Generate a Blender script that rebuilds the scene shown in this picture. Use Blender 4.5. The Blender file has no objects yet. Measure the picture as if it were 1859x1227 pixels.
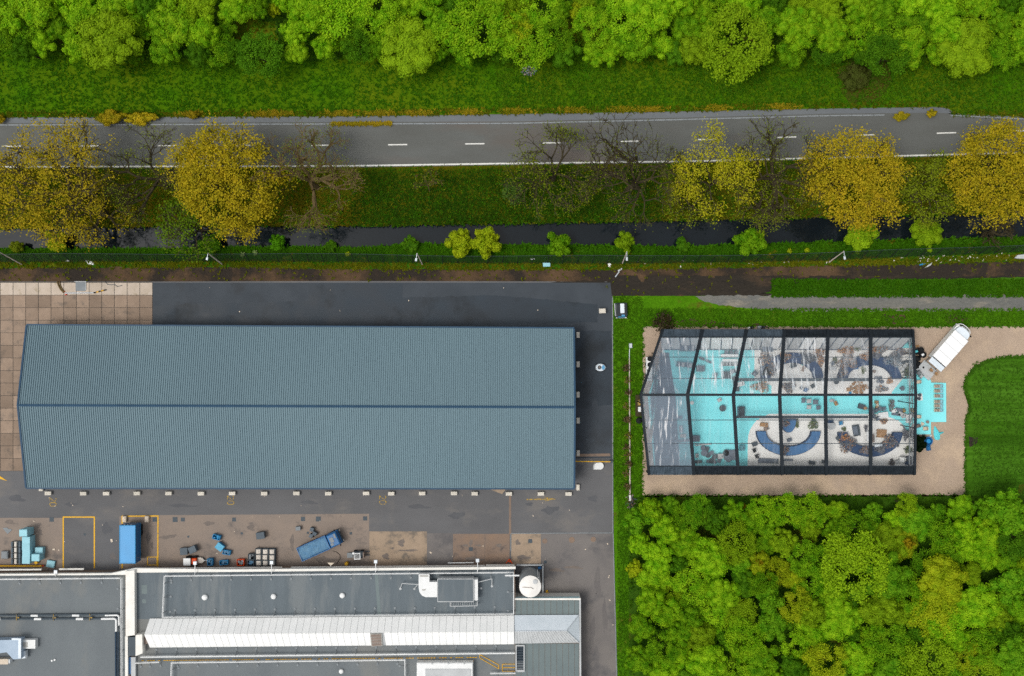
import bpy, math, random
import numpy as np
from mathutils import Vector, Matrix, noise

R = math.radians
scene = bpy.context.scene
COL = scene.collection

# ------------------------------------------------------------------ camera
S, H, CX, CY = 11.5, 150.0, 929.5, 613.5          # photo pixels per metre on the ground, flying height, nadir
cam = bpy.data.cameras.new('camera')
cam.sensor_width = 36.0
cam.lens = 36.0 * H / (1859 / S)
cam.clip_start, cam.clip_end = 1.0, 3000.0
cam_o = bpy.data.objects.new('camera', cam)
cam_o.location = (0, 0, H)
COL.objects.link(cam_o)
scene.camera = cam_o

# ------------------------------------------------------------------ light
SUN_DIR = Vector((0.45, 0.16, -1.0)).normalized()
SUN_EL = math.asin(-SUN_DIR.z)
world = bpy.data.worlds.new('World')
scene.world = world
world.use_nodes = True
wt = world.node_tree
wt.nodes.clear()
sky = wt.nodes.new('ShaderNodeTexSky')
sky.sky_type = 'NISHITA'
sky.sun_disc = False
sky.sun_elevation = SUN_EL
sky.sun_rotation = math.atan2(-SUN_DIR.x, -SUN_DIR.y) % (2 * math.pi)
sky.air_density, sky.dust_density, sky.ozone_density = 1.0, 4.0, 1.0
hsv = wt.nodes.new('ShaderNodeHueSaturation')
hsv.inputs['Saturation'].default_value = 0.22      # overcast: the blue of the sky is washed out
bg = wt.nodes.new('ShaderNodeBackground')
bg.inputs['Strength'].default_value = 0.15
wo = wt.nodes.new('ShaderNodeOutputWorld')
wt.links.new(sky.outputs[0], hsv.inputs['Color'])
wt.links.new(hsv.outputs[0], bg.inputs[0])
wt.links.new(bg.outputs[0], wo.inputs[0])
sun = bpy.data.lights.new('sun', 'SUN')
sun.energy = 1.2
sun.angle = R(18)
sun.color = (1.0, 0.96, 0.9)
sun_o = bpy.data.objects.new('sun', sun)
sun_o.rotation_euler = SUN_DIR.to_track_quat('-Z', 'Y').to_euler()
sun_o.location = (-60, -40, 120)
COL.objects.link(sun_o)
vs = scene.view_settings
vs.view_transform = 'Standard'
vs.look = 'None'
vs.gamma = 1.0
vs.use_curve_mapping = False
vs.exposure = 0.05
scene.cycles.use_denoising = False              # keeps leaf and gravel grain
scene.cycles.transparent_max_bounces = 16
scene.cycles.max_bounces = 8
scene.cycles.caustics_reflective = False
scene.cycles.caustics_refractive = False

# ------------------------------------------------------------------ helpers
def W(px, py, z=0.0):
    """photo pixel seen at height z -> world point"""
    f = (H - z) / H
    return Vector(((px - CX) / S * f, -(py - CY) / S * f, z))

def lin(h):
    h = h.lstrip('#')
    o = []
    for i in (0, 2, 4):
        c = int(h[i:i + 2], 16) / 255
        o.append(c / 12.92 if c <= 0.04045 else ((c + 0.055) / 1.055) ** 2.4)
    return (o[0], o[1], o[2], 1.0)

KIDS = {}
def put(o, parent=None):
    COL.objects.link(o)
    if parent is not None:
        o.parent = parent
        KIDS.setdefault(parent.name, []).append(o)
    return o

def tag(o, label, cat, group=None):
    o['label'] = label
    o['category'] = cat
    if group:
        o['group'] = group
    return o

def empty(name, label, cat, loc, rz=0.0, group=None):
    o = bpy.data.objects.new(name, None)
    o.empty_display_size = 0.3
    o.location = loc
    o.rotation_euler = (0, 0, rz)
    put(o)
    return tag(o, label, cat, group)

def inst(name, me, parent=None, loc=(0, 0, 0), rz=0.0, sc=1.0, mat=None, rot=None):
    o = bpy.data.objects.new(name, me)
    o.location = loc
    o.rotation_euler = rot if rot else (0, 0, rz)
    o.scale = (sc, sc, sc) if not hasattr(sc, '__len__') else sc
    put(o, parent)
    if mat is not None and len(o.material_slots):
        o.material_slots[0].link = 'OBJECT'
        o.material_slots[0].material = mat
    return o

def dup(root, loc, rz=None, label=None, group=None, sc=None):
    def cp(o, par):
        c = o.copy()
        put(c, par)
        for ch in KIDS.get(o.name, []):
            cp(ch, c)
        return c
    c = cp(root, None)
    c.location = loc
    if rz is not None:
        c.rotation_euler = (0, 0, rz)
    if sc is not None:
        c.scale = (sc, sc, sc)
    if label:
        c['label'] = label
    if group:
        c['group'] = group
    return c

class MB:
    """collects simple shapes and links them as ONE mesh object"""
    def __init__(self):
        self.v, self.f = [], []
    def add(self, vs_, fs):
        b = len(self.v)
        self.v += [tuple(p) for p in vs_]
        self.f += [tuple(i + b for i in q) for q in fs]
        return self
    def box(self, x0, x1, y0, y1, z0, z1):
        return self.add([(x0, y0, z0), (x1, y0, z0), (x1, y1, z0), (x0, y1, z0), (x0, y0, z1), (x1, y0, z1), (x1, y1, z1), (x0, y1, z1)],
                        [(3, 2, 1, 0), (4, 5, 6, 7), (0, 1, 5, 4), (1, 2, 6, 5), (2, 3, 7, 6), (3, 0, 4, 7)])
    def obox(self, c, s, rz=0.0, ch=0.0):
        """box centred at c (x,y,zbottom), size s, turned by rz, top edges chamfered by ch"""
        hx, hy, h = s[0] / 2, s[1] / 2, s[2]
        ca, sa = math.cos(rz), math.sin(rz)
        rings = [(0, 0), (h, 0)] if ch <= 0 else [(0, 0), (h - ch, 0), (h, ch)]
        vv, ff = [], []
        for z, k in rings:
            for x, y in ((-hx + k, -hy + k), (hx - k, -hy + k), (hx - k, hy - k), (-hx + k, hy - k)):
                vv.append((c[0] + x * ca - y * sa, c[1] + x * sa + y * ca, c[2] + z))
        ff.append((3, 2, 1, 0))
        n = len(rings)
        for i in range(n - 1):
            for k in range(4):
                ff.append((i * 4 + k, i * 4 + (k + 1) % 4, i * 4 + 4 + (k + 1) % 4, i * 4 + 4 + k))
        ff.append(tuple((n - 1) * 4 + k for k in range(4)))
        return self.add(vv, ff)
    def prism(self, pts, z0, z1, inset=0.0):
        n = len(pts)
        a = sum(pts[i][0] * pts[(i + 1) % n][1] - pts[(i + 1) % n][0] * pts[i][1] for i in range(n))
        if a < 0:
            pts = pts[::-1]
        cx = sum(p[0] for p in pts) / n
        cy = sum(p[1] for p in pts) / n
        top = [(p[0] + (cx - p[0]) * inset, p[1] + (cy - p[1]) * inset, z1) for p in pts]
        vv = [(p[0], p[1], z0) for p in pts] + top
        ff = [tuple(range(n))[::-1], tuple(range(n, 2 * n))] + [(i, (i + 1) % n, n + (i + 1) % n, n + i) for i in range(n)]
        return self.add(vv, ff)
    def tube(self, p0, p1, r0, r1=None, n=6, cap=True):
        r1 = r0 if r1 is None else r1
        p0, p1 = Vector(p0), Vector(p1)
        d = (p1 - p0)
        if d.length < 1e-6:
            return self
        d.normalize()
        a = d.cross(Vector((0, 0, 1)) if abs(d.z) < 0.9 else Vector((1, 0, 0))).normalized()
        b = d.cross(a)
        vv = []
        for p, r in ((p0, r0), (p1, r1)):
            for k in range(n):
                t = 2 * math.pi * k / n
                vv.append(p + (a * math.cos(t) + b * math.sin(t)) * r)
        ff = [(k, n + k, n + (k + 1) % n, (k + 1) % n) for k in range(n)]
        if cap:
            ff += [tuple(range(n)), tuple(range(n, 2 * n))[::-1]]
        return self.add(vv, ff)
    def path(self, pts, r, n=6):
        for a, b in zip(pts[:-1], pts[1:]):
            self.tube(a, b, r, r, n)
        return self
    def lathe(self, prof, c=(0, 0, 0), n=16, sx=1.0, sy=1.0):
        vv, ff = [], []
        m = len(prof)
        for r, z in prof:
            for k in range(n):
                t = 2 * math.pi * k / n
                vv.append((c[0] + r * math.cos(t) * sx, c[1] + r * math.sin(t) * sy, c[2] + z))
        for i in range(m - 1):
            for k in range(n):
                ff.append((i * n + k, i * n + (k + 1) % n, (i + 1) * n + (k + 1) % n, (i + 1) * n + k))
        ff.append(tuple(range(n))[::-1])
        ff.append(tuple(range((m - 1) * n, m * n)))
        return self.add(vv, ff)
    def quad(self, *p):
        return self.add(p, [tuple(range(len(p)))])
    def mesh(self, name, mat, smooth=False):
        me = bpy.data.meshes.new(name)
        me.from_pydata(self.v, [], self.f)
        if mat is not None:
            me.materials.append(mat)
        if smooth:
            me.polygons.foreach_set('use_smooth', [True] * len(me.polygons))
        me.update()
        return me
    def build(self, name, mat, parent=None, loc=(0, 0, 0), rz=0.0, smooth=False, world=False):
        if world and parent is not None:
            L = parent.location
            self.v = [(p[0] - L.x, p[1] - L.y, p[2] - L.z) for p in self.v]
        elif world:
            xs = [p[0] for p in self.v]; ys = [p[1] for p in self.v]; zs = [p[2] for p in self.v]
            L = Vector(((min(xs) + max(xs)) / 2, (min(ys) + max(ys)) / 2, min(zs)))
            self.v = [(p[0] - L.x, p[1] - L.y, p[2] - L.z) for p in self.v]
            loc = L
        return inst(name, self.mesh(name, mat, smooth), parent, loc, rz)

# ------------------------------------------------------------------ materials
MATS = {}
def mat(key, c1, c2=None, scale=1.0, rough=0.75, metal=0.0, spec=0.2, bump=0.0, bscale=None, c3=None, s3=0.2, t3=0.55,
        fine=0.0, fscale=20.0, rand=0.0, coord='P', stretch=(1, 1, 1), rough2=None, w3=0.06):
    if key in MATS:
        return MATS[key]
    m = bpy.data.materials.new(key)
    m.use_nodes = True
    t = m.node_tree
    p = t.nodes['Principled BSDF']
    p.inputs['Roughness'].default_value = rough
    p.inputs['Metallic'].default_value = metal
    p.inputs['Specular IOR Level'].default_value = spec
    N, L = t.nodes.new, t.links.new
    if coord == 'P':
        src = N('ShaderNodeNewGeometry').outputs['Position']
    else:
        src = N('ShaderNodeTexCoord').outputs['Object']
    mp = N('ShaderNodeMapping')
    mp.inputs['Scale'].default_value = stretch
    L(src, mp.inputs[0])
    vec = mp.outputs[0]
    def nz(sc, det=5, ro=0.6):
        n = N('ShaderNodeTexNoise')
        n.inputs['Scale'].default_value = sc
        n.inputs['Detail'].default_value = det
        n.inputs['Roughness'].default_value = ro
        L(vec, n.inputs['Vector'])
        return n.outputs['Fac']
    def ramp(v, lo, hi):
        r = N('ShaderNodeMapRange')
        r.inputs['From Min'].default_value = lo
        r.inputs['From Max'].default_value = hi
        L(v, r.inputs['Value'])
        return r.outputs['Result']
    def mix(f, a, b):
        x = N('ShaderNodeMix')
        x.data_type = 'RGBA'
        if isinstance(f, float):
            x.inputs['Factor'].default_value = f
        else:
            L(f, x.inputs['Factor'])
        for s_, v in ((x.inputs[6], a), (x.inputs[7], b)):
            if isinstance(v, tuple):
                s_.default_value = v
            else:
                L(v, s_)
        return x.outputs[2]
    c1 = lin(c1)
    colr = c1
    if c2:
        n1 = ramp(nz(scale), 0.32, 0.68)
        colr = mix(n1, c1, lin(c2))
        if rough2 is not None:
            rr = N('ShaderNodeMapRange')
            rr.inputs['To Min'].default_value = rough
            rr.inputs['To Max'].default_value = rough2
            L(n1, rr.inputs['Value'])
            L(rr.outputs[0], p.inputs['Roughness'])
    if c3:
        colr = mix(ramp(nz(s3, 6, 0.65), t3 - w3, t3 + w3), colr, lin(c3))
    if fine or rand:
        h = N('ShaderNodeHueSaturation')
        if isinstance(colr, tuple):
            h.inputs['Color'].default_value = colr
        else:
            L(colr, h.inputs['Color'])
        val = None
        if fine:
            r = N('ShaderNodeMapRange')
            r.inputs['From Min'].default_value = 0.25
            r.inputs['From Max'].default_value = 0.75
            r.inputs['To Min'].default_value = 1 - fine
            r.inputs['To Max'].default_value = 1 + fine
            L(nz(fscale, 3, 0.7), r.inputs['Value'])
            val = r.outputs[0]
        if rand:
            oi = N('ShaderNodeObjectInfo')
            r = N('ShaderNodeMapRange')
            r.inputs['To Min'].default_value = 1 - rand
            r.inputs['To Max'].default_value = 1 + rand
            L(oi.outputs['Random'], r.inputs['Value'])
            if val is None:
                val = r.outputs[0]
            else:
                mm = N('ShaderNodeMath')
                mm.operation = 'MULTIPLY'
                L(val, mm.inputs[0])
                L(r.outputs[0], mm.inputs[1])
                val = mm.outputs[0]
        L(val, h.inputs['Value'])
        colr = h.outputs[0]
    if isinstance(colr, tuple):
        p.inputs['Base Color'].default_value = colr
    else:
        L(colr, p.inputs['Base Color'])
    if bump:
        b = N('ShaderNodeBump')
        b.inputs['Strength'].default_value = 1.0
        b.inputs['Distance'].default_value = bump
        L(nz(bscale or fscale, 4, 0.6), b.inputs['Height'])
        L(b.outputs[0], p.inputs['Normal'])
    MATS[key] = m
    return m

def leafmat(key, c1, c2, rand=0.15, trans=0.3, scale=0.8):
    """foliage: two leaf hues in patches, brightness differing from tree to tree, some light shining through"""
    if key in MATS:
        return MATS[key]
    m = bpy.data.materials.new(key)
    m.use_nodes = True
    t = m.node_tree
    N, L = t.nodes.new, t.links.new
    p = t.nodes['Principled BSDF']
    out = t.nodes['Material Output']
    p.inputs['Roughness'].default_value = 0.6
    p.inputs['Specular IOR Level'].default_value = 0.05
    pos = N('ShaderNodeNewGeometry').outputs['Position']
    n = N('ShaderNodeTexNoise')
    n.inputs['Scale'].default_value = scale
    n.inputs['Detail'].default_value = 6
    n.inputs['Roughness'].default_value = 0.7
    L(pos, n.inputs['Vector'])
    r = N('ShaderNodeMapRange')
    r.inputs['From Min'].default_value = 0.36
    r.inputs['From Max'].default_value = 0.64
    L(n.outputs['Fac'], r.inputs['Value'])
    x = N('ShaderNodeMix')
    x.data_type = 'RGBA'
    L(r.outputs[0], x.inputs['Factor'])
    x.inputs[6].default_value = lin(c1)
    x.inputs[7].default_value = lin(c2)
    oi = N('ShaderNodeObjectInfo')
    v = N('ShaderNodeMapRange')
    v.inputs['To Min'].default_value = 1 - rand
    v.inputs['To Max'].default_value = 1 + rand
    L(oi.outputs['Random'], v.inputs['Value'])
    h = N('ShaderNodeHueSaturation')
    L(v.outputs[0], h.inputs['Value'])
    L(x.outputs[2], h.inputs['Color'])
    L(h.outputs[0], p.inputs['Base Color'])
    tr = N('ShaderNodeBsdfTranslucent')
    L(h.outputs[0], tr.inputs['Color'])
    ms = N('ShaderNodeMixShader')
    ms.inputs[0].default_value = trans
    L(p.outputs[0], ms.inputs[1])
    L(tr.outputs[0], ms.inputs[2])
    L(ms.outputs[0], out.inputs['Surface'])
    MATS[key] = m
    return m

def foil(key, milk_glare, glare_streak, tint='#c4ccd4', stretch=(9, 0.5, 1), seed=0.0):
    """clear roof foil: see-through, glossy, creased; milky where aged, with reflected glare painted in as white diffuse streaks"""
    m = bpy.data.materials.new(key)
    m.use_nodes = True
    t = m.node_tree
    N, L = t.nodes.new, t.links.new
    t.nodes.remove(t.nodes['Principled BSDF'])
    out = t.nodes['Material Output']
    pos = N('ShaderNodeNewGeometry').outputs['Position']
    mp = N('ShaderNodeMapping')
    mp.inputs['Scale'].default_value = stretch
    mp.inputs['Location'].default_value = (seed, seed * 1.7, 0)
    mp.inputs['Rotation'].default_value = (0, 0, 0.2 * math.sin(seed * 3.1))
    L(pos, mp.inputs[0])
    n = N('ShaderNodeTexNoise')
    n.inputs['Scale'].default_value = 0.55
    n.inputs['Detail'].default_value = 5
    n.inputs['Roughness'].default_value = 0.6
    n.inputs['Distortion'].default_value = 0.6
    L(mp.outputs[0], n.inputs['Vector'])
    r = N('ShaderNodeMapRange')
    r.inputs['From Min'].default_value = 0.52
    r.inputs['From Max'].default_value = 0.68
    r.inputs['To Min'].default_value = milk_glare
    r.inputs['To Max'].default_value = min(1.0, milk_glare + glare_streak)
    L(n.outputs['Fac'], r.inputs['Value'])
    b = N('ShaderNodeBump')
    b.inputs['Distance'].default_value = 0.03
    L(n.outputs['Fac'], b.inputs['Height'])
    tp = N('ShaderNodeBsdfTransparent')
    tp.inputs['Color'].default_value = (0.99, 0.995, 1.0, 1)
    gl = N('ShaderNodeBsdfGlossy')
    gl.inputs['Roughness'].default_value = 0.12
    L(b.outputs[0], gl.inputs['Normal'])
    fr = N('ShaderNodeFresnel')
    fr.inputs['IOR'].default_value = 1.3
    L(b.outputs[0], fr.inputs['Normal'])
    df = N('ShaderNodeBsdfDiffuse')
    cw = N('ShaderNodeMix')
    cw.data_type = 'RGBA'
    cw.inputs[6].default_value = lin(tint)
    cw.inputs[7].default_value = (1, 1, 1, 1)  # sky glare on the creases, painted as white diffuse
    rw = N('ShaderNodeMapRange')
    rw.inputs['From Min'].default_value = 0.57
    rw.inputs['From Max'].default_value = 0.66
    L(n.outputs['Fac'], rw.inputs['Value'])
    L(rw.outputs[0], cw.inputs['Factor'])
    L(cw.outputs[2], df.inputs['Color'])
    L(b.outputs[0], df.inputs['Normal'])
    tl = N('ShaderNodeBsdfTranslucent')
    tl.inputs['Color'].default_value = lin(tint)
    dm = N('ShaderNodeMixShader')
    dm.inputs[0].default_value = 0.35
    L(df.outputs[0], dm.inputs[1])
    L(tl.outputs[0], dm.inputs[2])
    m1 = N('ShaderNodeMixShader')
    L(r.outputs[0], m1.inputs[0])
    L(tp.outputs[0], m1.inputs[1])
    L(dm.outputs[0], m1.inputs[2])
    m2 = N('ShaderNodeMixShader')
    L(fr.outputs[0], m2.inputs[0])
    L(m1.outputs[0], m2.inputs[1])
    L(gl.outputs[0], m2.inputs[2])
    L(m2.outputs[0], out.inputs['Surface'])
    return m

def mesh_net(key, c, alpha):
    """wire netting too fine to see wire by wire: part open, part wire"""
    m = bpy.data.materials.new(key)
    m.use_nodes = True
    t = m.node_tree
    N, L = t.nodes.new, t.links.new
    p = t.nodes['Principled BSDF']
    p.inputs['Base Color'].default_value = lin(c)
    p.inputs['Alpha'].default_value = alpha
    return m

# ---- surfaces
m_soil = mat('soil', '#3d3423', '#4f3f2b', 0.6, rough=0.95, fine=0.25, fscale=6, bump=0.05)
m_verge = mat('verge_grass', '#316208', '#426c08', 0.12, rough=0.9, spec=0.0, c3='#55680c', s3=0.07, t3=0.5, w3=.12, fine=0.26, fscale=2.2, bump=0.12, bscale=2.0)
m_bank = mat('bank_grass', '#3a4a0b', '#2a4409', 0.1, rough=0.9, spec=0.0, c3='#57500e', s3=0.09, t3=0.5, w3=.1, fine=0.4, fscale=3.0, bump=0.15, bscale=2.0)
m_bank2 = mat('ditch_bank_grass', '#2a4d0c', '#39600f', 0.5, rough=0.9, spec=0.0, c3='#6b6414', s3=0.35, t3=0.6, fine=0.4, fscale=3.5, bump=0.15, bscale=2.0)
m_strip = mat('strip_grass', '#3d6a0c', '#4c7a10', 0.35, rough=0.9, spec=0.0, c3='#55571c', s3=0.3, t3=0.62, fine=0.3, fscale=3.5, bump=0.12, bscale=2.0)
m_lawn = mat('lawn_grass', '#365e10', '#48721e', 0.9, rough=0.9, spec=0.0, c3='#2d500e', s3=0.2, t3=0.55, fine=0.28, fscale=4, bump=0.12, bscale=2.0, stretch=(0.05, 0.8, 1))
m_wood = mat('wood_floor', '#274a08', '#3b5c10', 0.3, rough=0.95, spec=0.1, c3='#5b4f18', s3=0.12, t3=0.62, fine=0.35, fscale=2.5, bump=0.15, bscale=2)
m_road = mat('road_asphalt', '#60625f', '#585955', 0.25, rough=0.8, c3='#615b55', s3=0.05, t3=0.56, fine=0.12, fscale=14, stretch=(0.35, 1, 1))
m_cycle = mat('cycle_asphalt', '#6d7173', '#63676b', 0.3, rough=0.8, fine=0.1, fscale=10, stretch=(0.2, 1, 1))
m_kerb = mat('kerb_concrete', '#8b9092', '#7c8183', 0.8, rough=0.85, fine=0.1)
m_line = mat('white_paint', '#dcdcd6', '#c9c8c0', 3.0, rough=0.6)
m_yel = mat('yellow_paint', '#e2b12a', '#cf9c22', 4.0, rough=0.6, c3='#8a7b55', s3=3.0, t3=0.63)
m_yelold = mat('worn_yellow_paint', '#c09a35', '#a08742', 3.0, rough=0.7, c3='#6a675f', s3=4.0, t3=0.52)
m_dirt = mat('wet_dirt', '#5a4632', '#463727', 0.35, rough=0.9, c3='#2d2721', s3=0.15, t3=0.5, fine=0.28, fscale=5, bump=0.06, bscale=4)
m_dirt2 = mat('dark_mud', '#302a22', '#27231e', 0.5, rough=0.8, c3='#453729', s3=0.3, t3=0.6, fine=0.3, fscale=5, bump=0.05, bscale=4, stretch=(0.4, 1, 1))
m_awet = mat('wet_asphalt', '#333c44', '#2a3138', 0.22, rough=0.6, rough2=0.4, spec=0.2, c3='#22282d', s3=0.12, t3=0.6, fine=0.12, fscale=12)
m_amid = mat('dark_asphalt', '#42484e', '#3a4046', 0.25, rough=0.7, c3='#383c40', s3=0.16, t3=0.6, fine=0.1, fscale=12)
m_adry = mat('dry_asphalt', '#666667', '#5d5d5e', 0.2, rough=0.85, c3='#6f6c69', s3=0.15, t3=0.58, fine=0.1, fscale=14, stretch=(0.6, 1, 1))
m_adry2 = mat('old_asphalt', '#77726e', '#6c6866', 0.3, rough=0.85, c3='#5f5d5d', s3=0.2, t3=0.58, fine=0.12, fscale=12)
m_apron = mat('brown_concrete', '#8c7e72', '#81766d', 0.35, rough=0.85, c3='#6b645f', s3=0.28, t3=0.61, fine=0.11, fscale=9)
m_apron2 = mat('pale_concrete', '#a08d79', '#93826f', 0.5, rough=0.85, c3='#736a60', s3=0.5, t3=0.58, fine=0.14, fscale=8)
m_apron3 = mat('rusty_concrete', '#85705f', '#7a6c62', 0.4, rough=0.85, c3='#4f4a48', s3=0.4, t3=0.62, fine=0.14, fscale=8)
m_slab = mat('slab_concrete', '#93806f', '#877565', 0.7, rough=0.85, c3='#776a5e', s3=0.6, t3=0.6, fine=0.1, fscale=8, rand=0.2)
m_slabp = mat('pale_slab_concrete', '#bfb1a2', '#b3a594', 0.9, rough=0.85, c3='#a3957f', s3=0.7, t3=0.62, fine=0.08, fscale=8, rand=0.06)
m_joint = mat('slab_joint', '#4a4a48', '#3e3f3e', 1.0, rough=0.9)
m_gravel = mat('gravel', '#ab9885', '#a08d7a', 0.18, rough=0.9, c3='#b5a088', s3=0.1, t3=0.55, fine=0.16, fscale=7, bump=0.03, bscale=9)
m_water = mat('ditch_water', '#161e23', '#0e1316', 0.06, rough=0.05, spec=0.28, bump=0.006, bscale=1.5)
m_stream = mat('stream_water', '#6b6a62', '#5e5f5b', 0.3, rough=0.35, spec=0.5, c3='#7d776a', s3=0.4, t3=0.6, fine=0.22, fscale=2.4, bump=0.08, bscale=1.6, stretch=(0.6, 1.5, 1))
m_hroof = mat('hall_roof_steel', '#6d848c', '#667c85', 0.03, rough=0.5, spec=0.15, fine=0.04, fscale=4, stretch=(1, .3, 1))
m_htrim = mat('hall_trim_blue', '#2e4b63', '#29445a', 0.6, rough=0.5)
m_hwall = mat('hall_wall_steel', '#5d7480', '#566d79', 0.4, rough=0.6)
m_block = mat('ballast_concrete', '#d9d3c6', '#c7c0b2', 3.0, rough=0.85, fine=0.08, fscale=12, rand=0.06)
m_flat = mat('roof_bitumen', '#6f7577', '#666c6f', 0.25, rough=0.8, c3='#767876', s3=0.12, t3=0.56, fine=0.07, fscale=6, stretch=(0.9, 0.5, 1))
m_flat2 = mat('roof_bitumen_dark', '#646d72', '#5a6368', 0.3, rough=0.75, c3='#6f7577', s3=0.2, t3=0.56, fine=0.07, fscale=6, stretch=(2.0, 0.3, 1))
m_seam = mat('standing_seam_roof', '#6c7878', '#647071', 0.3, rough=0.55, fine=0.05, fscale=5)
m_white = mat('white_cladding', '#e9e7e0', '#dedbd2', 0.8, rough=0.6, fine=0.03, fscale=5)
m_skyl = mat('white_skylight', '#f8f8f5', '#f0f1ee', 0.5, rough=0.45, rand=0.02)
m_grille = mat('louvre_frame', '#b5b4ae', '#a5a49e', 1.0, rough=0.6)
m_wbl = mat('pale_blue_metal', '#dce4ea', '#cfd9df', 0.6, rough=0.45)
m_wgr = mat('weathered_white_metal', '#c3c6c6', '#b4b7b7', 0.9, rough=0.5, stretch=(3, 0.4, 1))
m_fac = mat('facade_brick', '#8c7868', '#7a6c62', 0.8, rough=0.8)
m_galv = mat('galvanised_steel', '#c9cfd3', '#b9c0c5', 2.0, rough=0.45, metal=0.3)
m_dgrey = mat('dark_grey_metal', '#4a545b', '#434c52', 0.8, rough=0.6)
m_mgrey = mat('mid_grey_metal', '#83898c', '#777d80', 1.0, rough=0.6)
m_lgrey = mat('light_grey_metal', '#b9bcbc', '#aaadad', 1.0, rough=0.6)
m_black = mat('black_rubber', '#16181a', '#1d1f21', 2.0, rough=0.7)
m_tank = mat('tank_white', '#e6e4de', '#dad7d0', 0.7, rough=0.5)
m_tankg = mat('tank_grey', '#9aa0a2', '#8c9294', 0.8, rough=0.5)
m_blue = mat('truck_blue', '#1289c4', '#1183bc', 0.6, rough=0.45, spec=0.5)
m_blued = mat('deep_blue', '#0a5f96', '#0c578a', 0.7, rough=0.45, spec=0.5)
m_bluel = mat('crate_pale_blue', '#98c8d2', '#8cbfca', 1.5, rough=0.55, rand=0.06)
m_bcrate = mat('crate_blue', '#2a88b8', '#2579a8', 2.0, rough=0.5, rand=0.1)
m_bload = mat('blue_grey_load', '#4f7898', '#5f829a', 1.6, rough=0.7, fine=0.25, fscale=6, coord='O')
m_orange = mat('orange_paint', '#e2521a', '#cf4716', 2.0, rough=0.5)
m_dbox = mat('dark_slate_plastic', '#59646c', '#505a62', 1.5, rough=0.6, rand=0.1)
m_beige = mat('beige_plastic', '#d2c5b2', '#c5b6a2', 2.0, rough=0.6, rand=0.06)
m_paleb = mat('pale_container', '#cfc9bf', '#c3bbb0', 2.0, rough=0.6, rand=0.06)
m_turq = mat('turquoise_carpet', '#8be4e8', '#82dfe4', 0.3, rough=0.9, spec=0.1, fine=0.03, fscale=6)
m_turqd = mat('turquoise_cloth', '#69d3da', '#5bc6ce', 1.0, rough=0.8)
m_floor = mat('white_floor_board', '#e6e5e0', '#dddcd7', 0.4, rough=0.7, fine=0.04, fscale=6)
m_tframe = mat('tent_frame_anthracite', '#262c32', '#20262b', 1.0, rough=0.5)
m_skirt = mat('black_tarpaulin', '#191e23', '#262d34', 0.9, rough=0.35, spec=0.25, stretch=(6, 0.6, 1), bump=0.15, bscale=0.7)
m_skirtg = mat('grey_tarpaulin', '#343e47', '#4b5863', 0.9, rough=0.35, spec=0.3, stretch=(6, 0.6, 1), bump=0.15, bscale=0.7)
m_sofa = mat('blue_cloth', '#5078a2', '#496f97', 1.0, rough=0.85, spec=0.1)
m_sofad = mat('navy_cloth', '#2b4668', '#243b58', 2.0, rough=0.85, spec=0.1)
m_gcloth = mat('grey_cloth', '#6d7681', '#616a75', 1.5, rough=0.9)
m_wch = mat('white_plastic', '#e4e5e3', '#d8dad8', 1.5, rough=0.5)
m_wood2 = mat('pale_wood', '#b08a62', '#9c7853', 2.0, rough=0.7, rand=0.12)
m_greyw = mat('grey_wood', '#93847a', '#82746b', 2.0, rough=0.8)
m_tan = leafmat('tan_dried_leaf', '#cf9a68', '#a5815f', 0.15, 0.15, 1.5)
m_greyl = leafmat('grey_dried_leaf', '#7f8288', '#6a6f7a', 0.15, 0.15, 1.5)
m_bluegl = leafmat('dusty_blue_leaf', '#7c97a8', '#8b8580', 0.15, 0.15, 1.5)
m_green2 = leafmat('pot_plant_leaf', '#5d7440', '#7a8460', 0.15, 0.2, 1.5)
m_bark = mat('bark', '#453e2a', '#363022', 2.0, rough=0.95, fine=0.2, fscale=8)
m_barkl = mat('pale_bark', '#6b5a3c', '#57492f', 2.0, rough=0.95)
m_twall = mat('truck_white', '#f0f0ee', '#e8e9e8', 0.6, rough=0.4, spec=0.5)
m_glass = mat('dark_glass', '#10161b', '#131b20', 1.0, rough=0.08, spec=0.8)
m_glassb = mat('sky_glass', '#5aa0c8', '#468cb6', 1.0, rough=0.08, spec=0.8)
m_red = mat('red_plastic', '#cf3a1c', '#b93217', 2.0, rough=0.5)
m_pipe = mat('weathered_white_pole', '#c3b7ad', '#b3a69b', 1.2, rough=0.6)
m_net = mesh_net('fence_netting', '#16231d', 0.38)

L_G = leafmat('leaf_bright_green', '#9cc21e', '#5c980c')
L_G2 = leafmat('leaf_mid_green', '#82ac18', '#4a820c')
L_D = leafmat('leaf_deep_green', '#5c8a14', '#38660c')
L_O = leafmat('leaf_olive', '#90b01a', '#6e9212')
L_B = leafmat('leaf_cool_green', '#7aa81c', '#48820e')
L_Y = leafmat('leaf_yellow', '#c9b024', '#8d8a18')
L_Y2 = leafmat('leaf_ochre', '#c0a624', '#888416')
L_YG = leafmat('leaf_yellow_green', '#aab61c', '#86a014')
L_OL = leafmat('leaf_dull_olive', '#86901e', '#6a7c16')
L_BR = leafmat('leaf_brown', '#3c361c', '#2e2818')
L_DK = leafmat('leaf_black_green', '#16260f', '#101c0b')

# ------------------------------------------------------------------ the setting
rng = random.Random(7)
def struct(o):
    o['kind'] = 'structure'
    return o
def stuff(o, label, cat):
    o['kind'] = 'stuff'
    o['label'] = label
    o['category'] = cat
    return o

def interp(pts, x):
    if x <= pts[0][0]:
        return pts[0][1]
    for (x0, y0), (x1, y1) in zip(pts[:-1], pts[1:]):
        if x <= x1:
            return y0 + (y1 - y0) * (x - x0) / (x1 - x0)
    return pts[-1][1]

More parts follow.
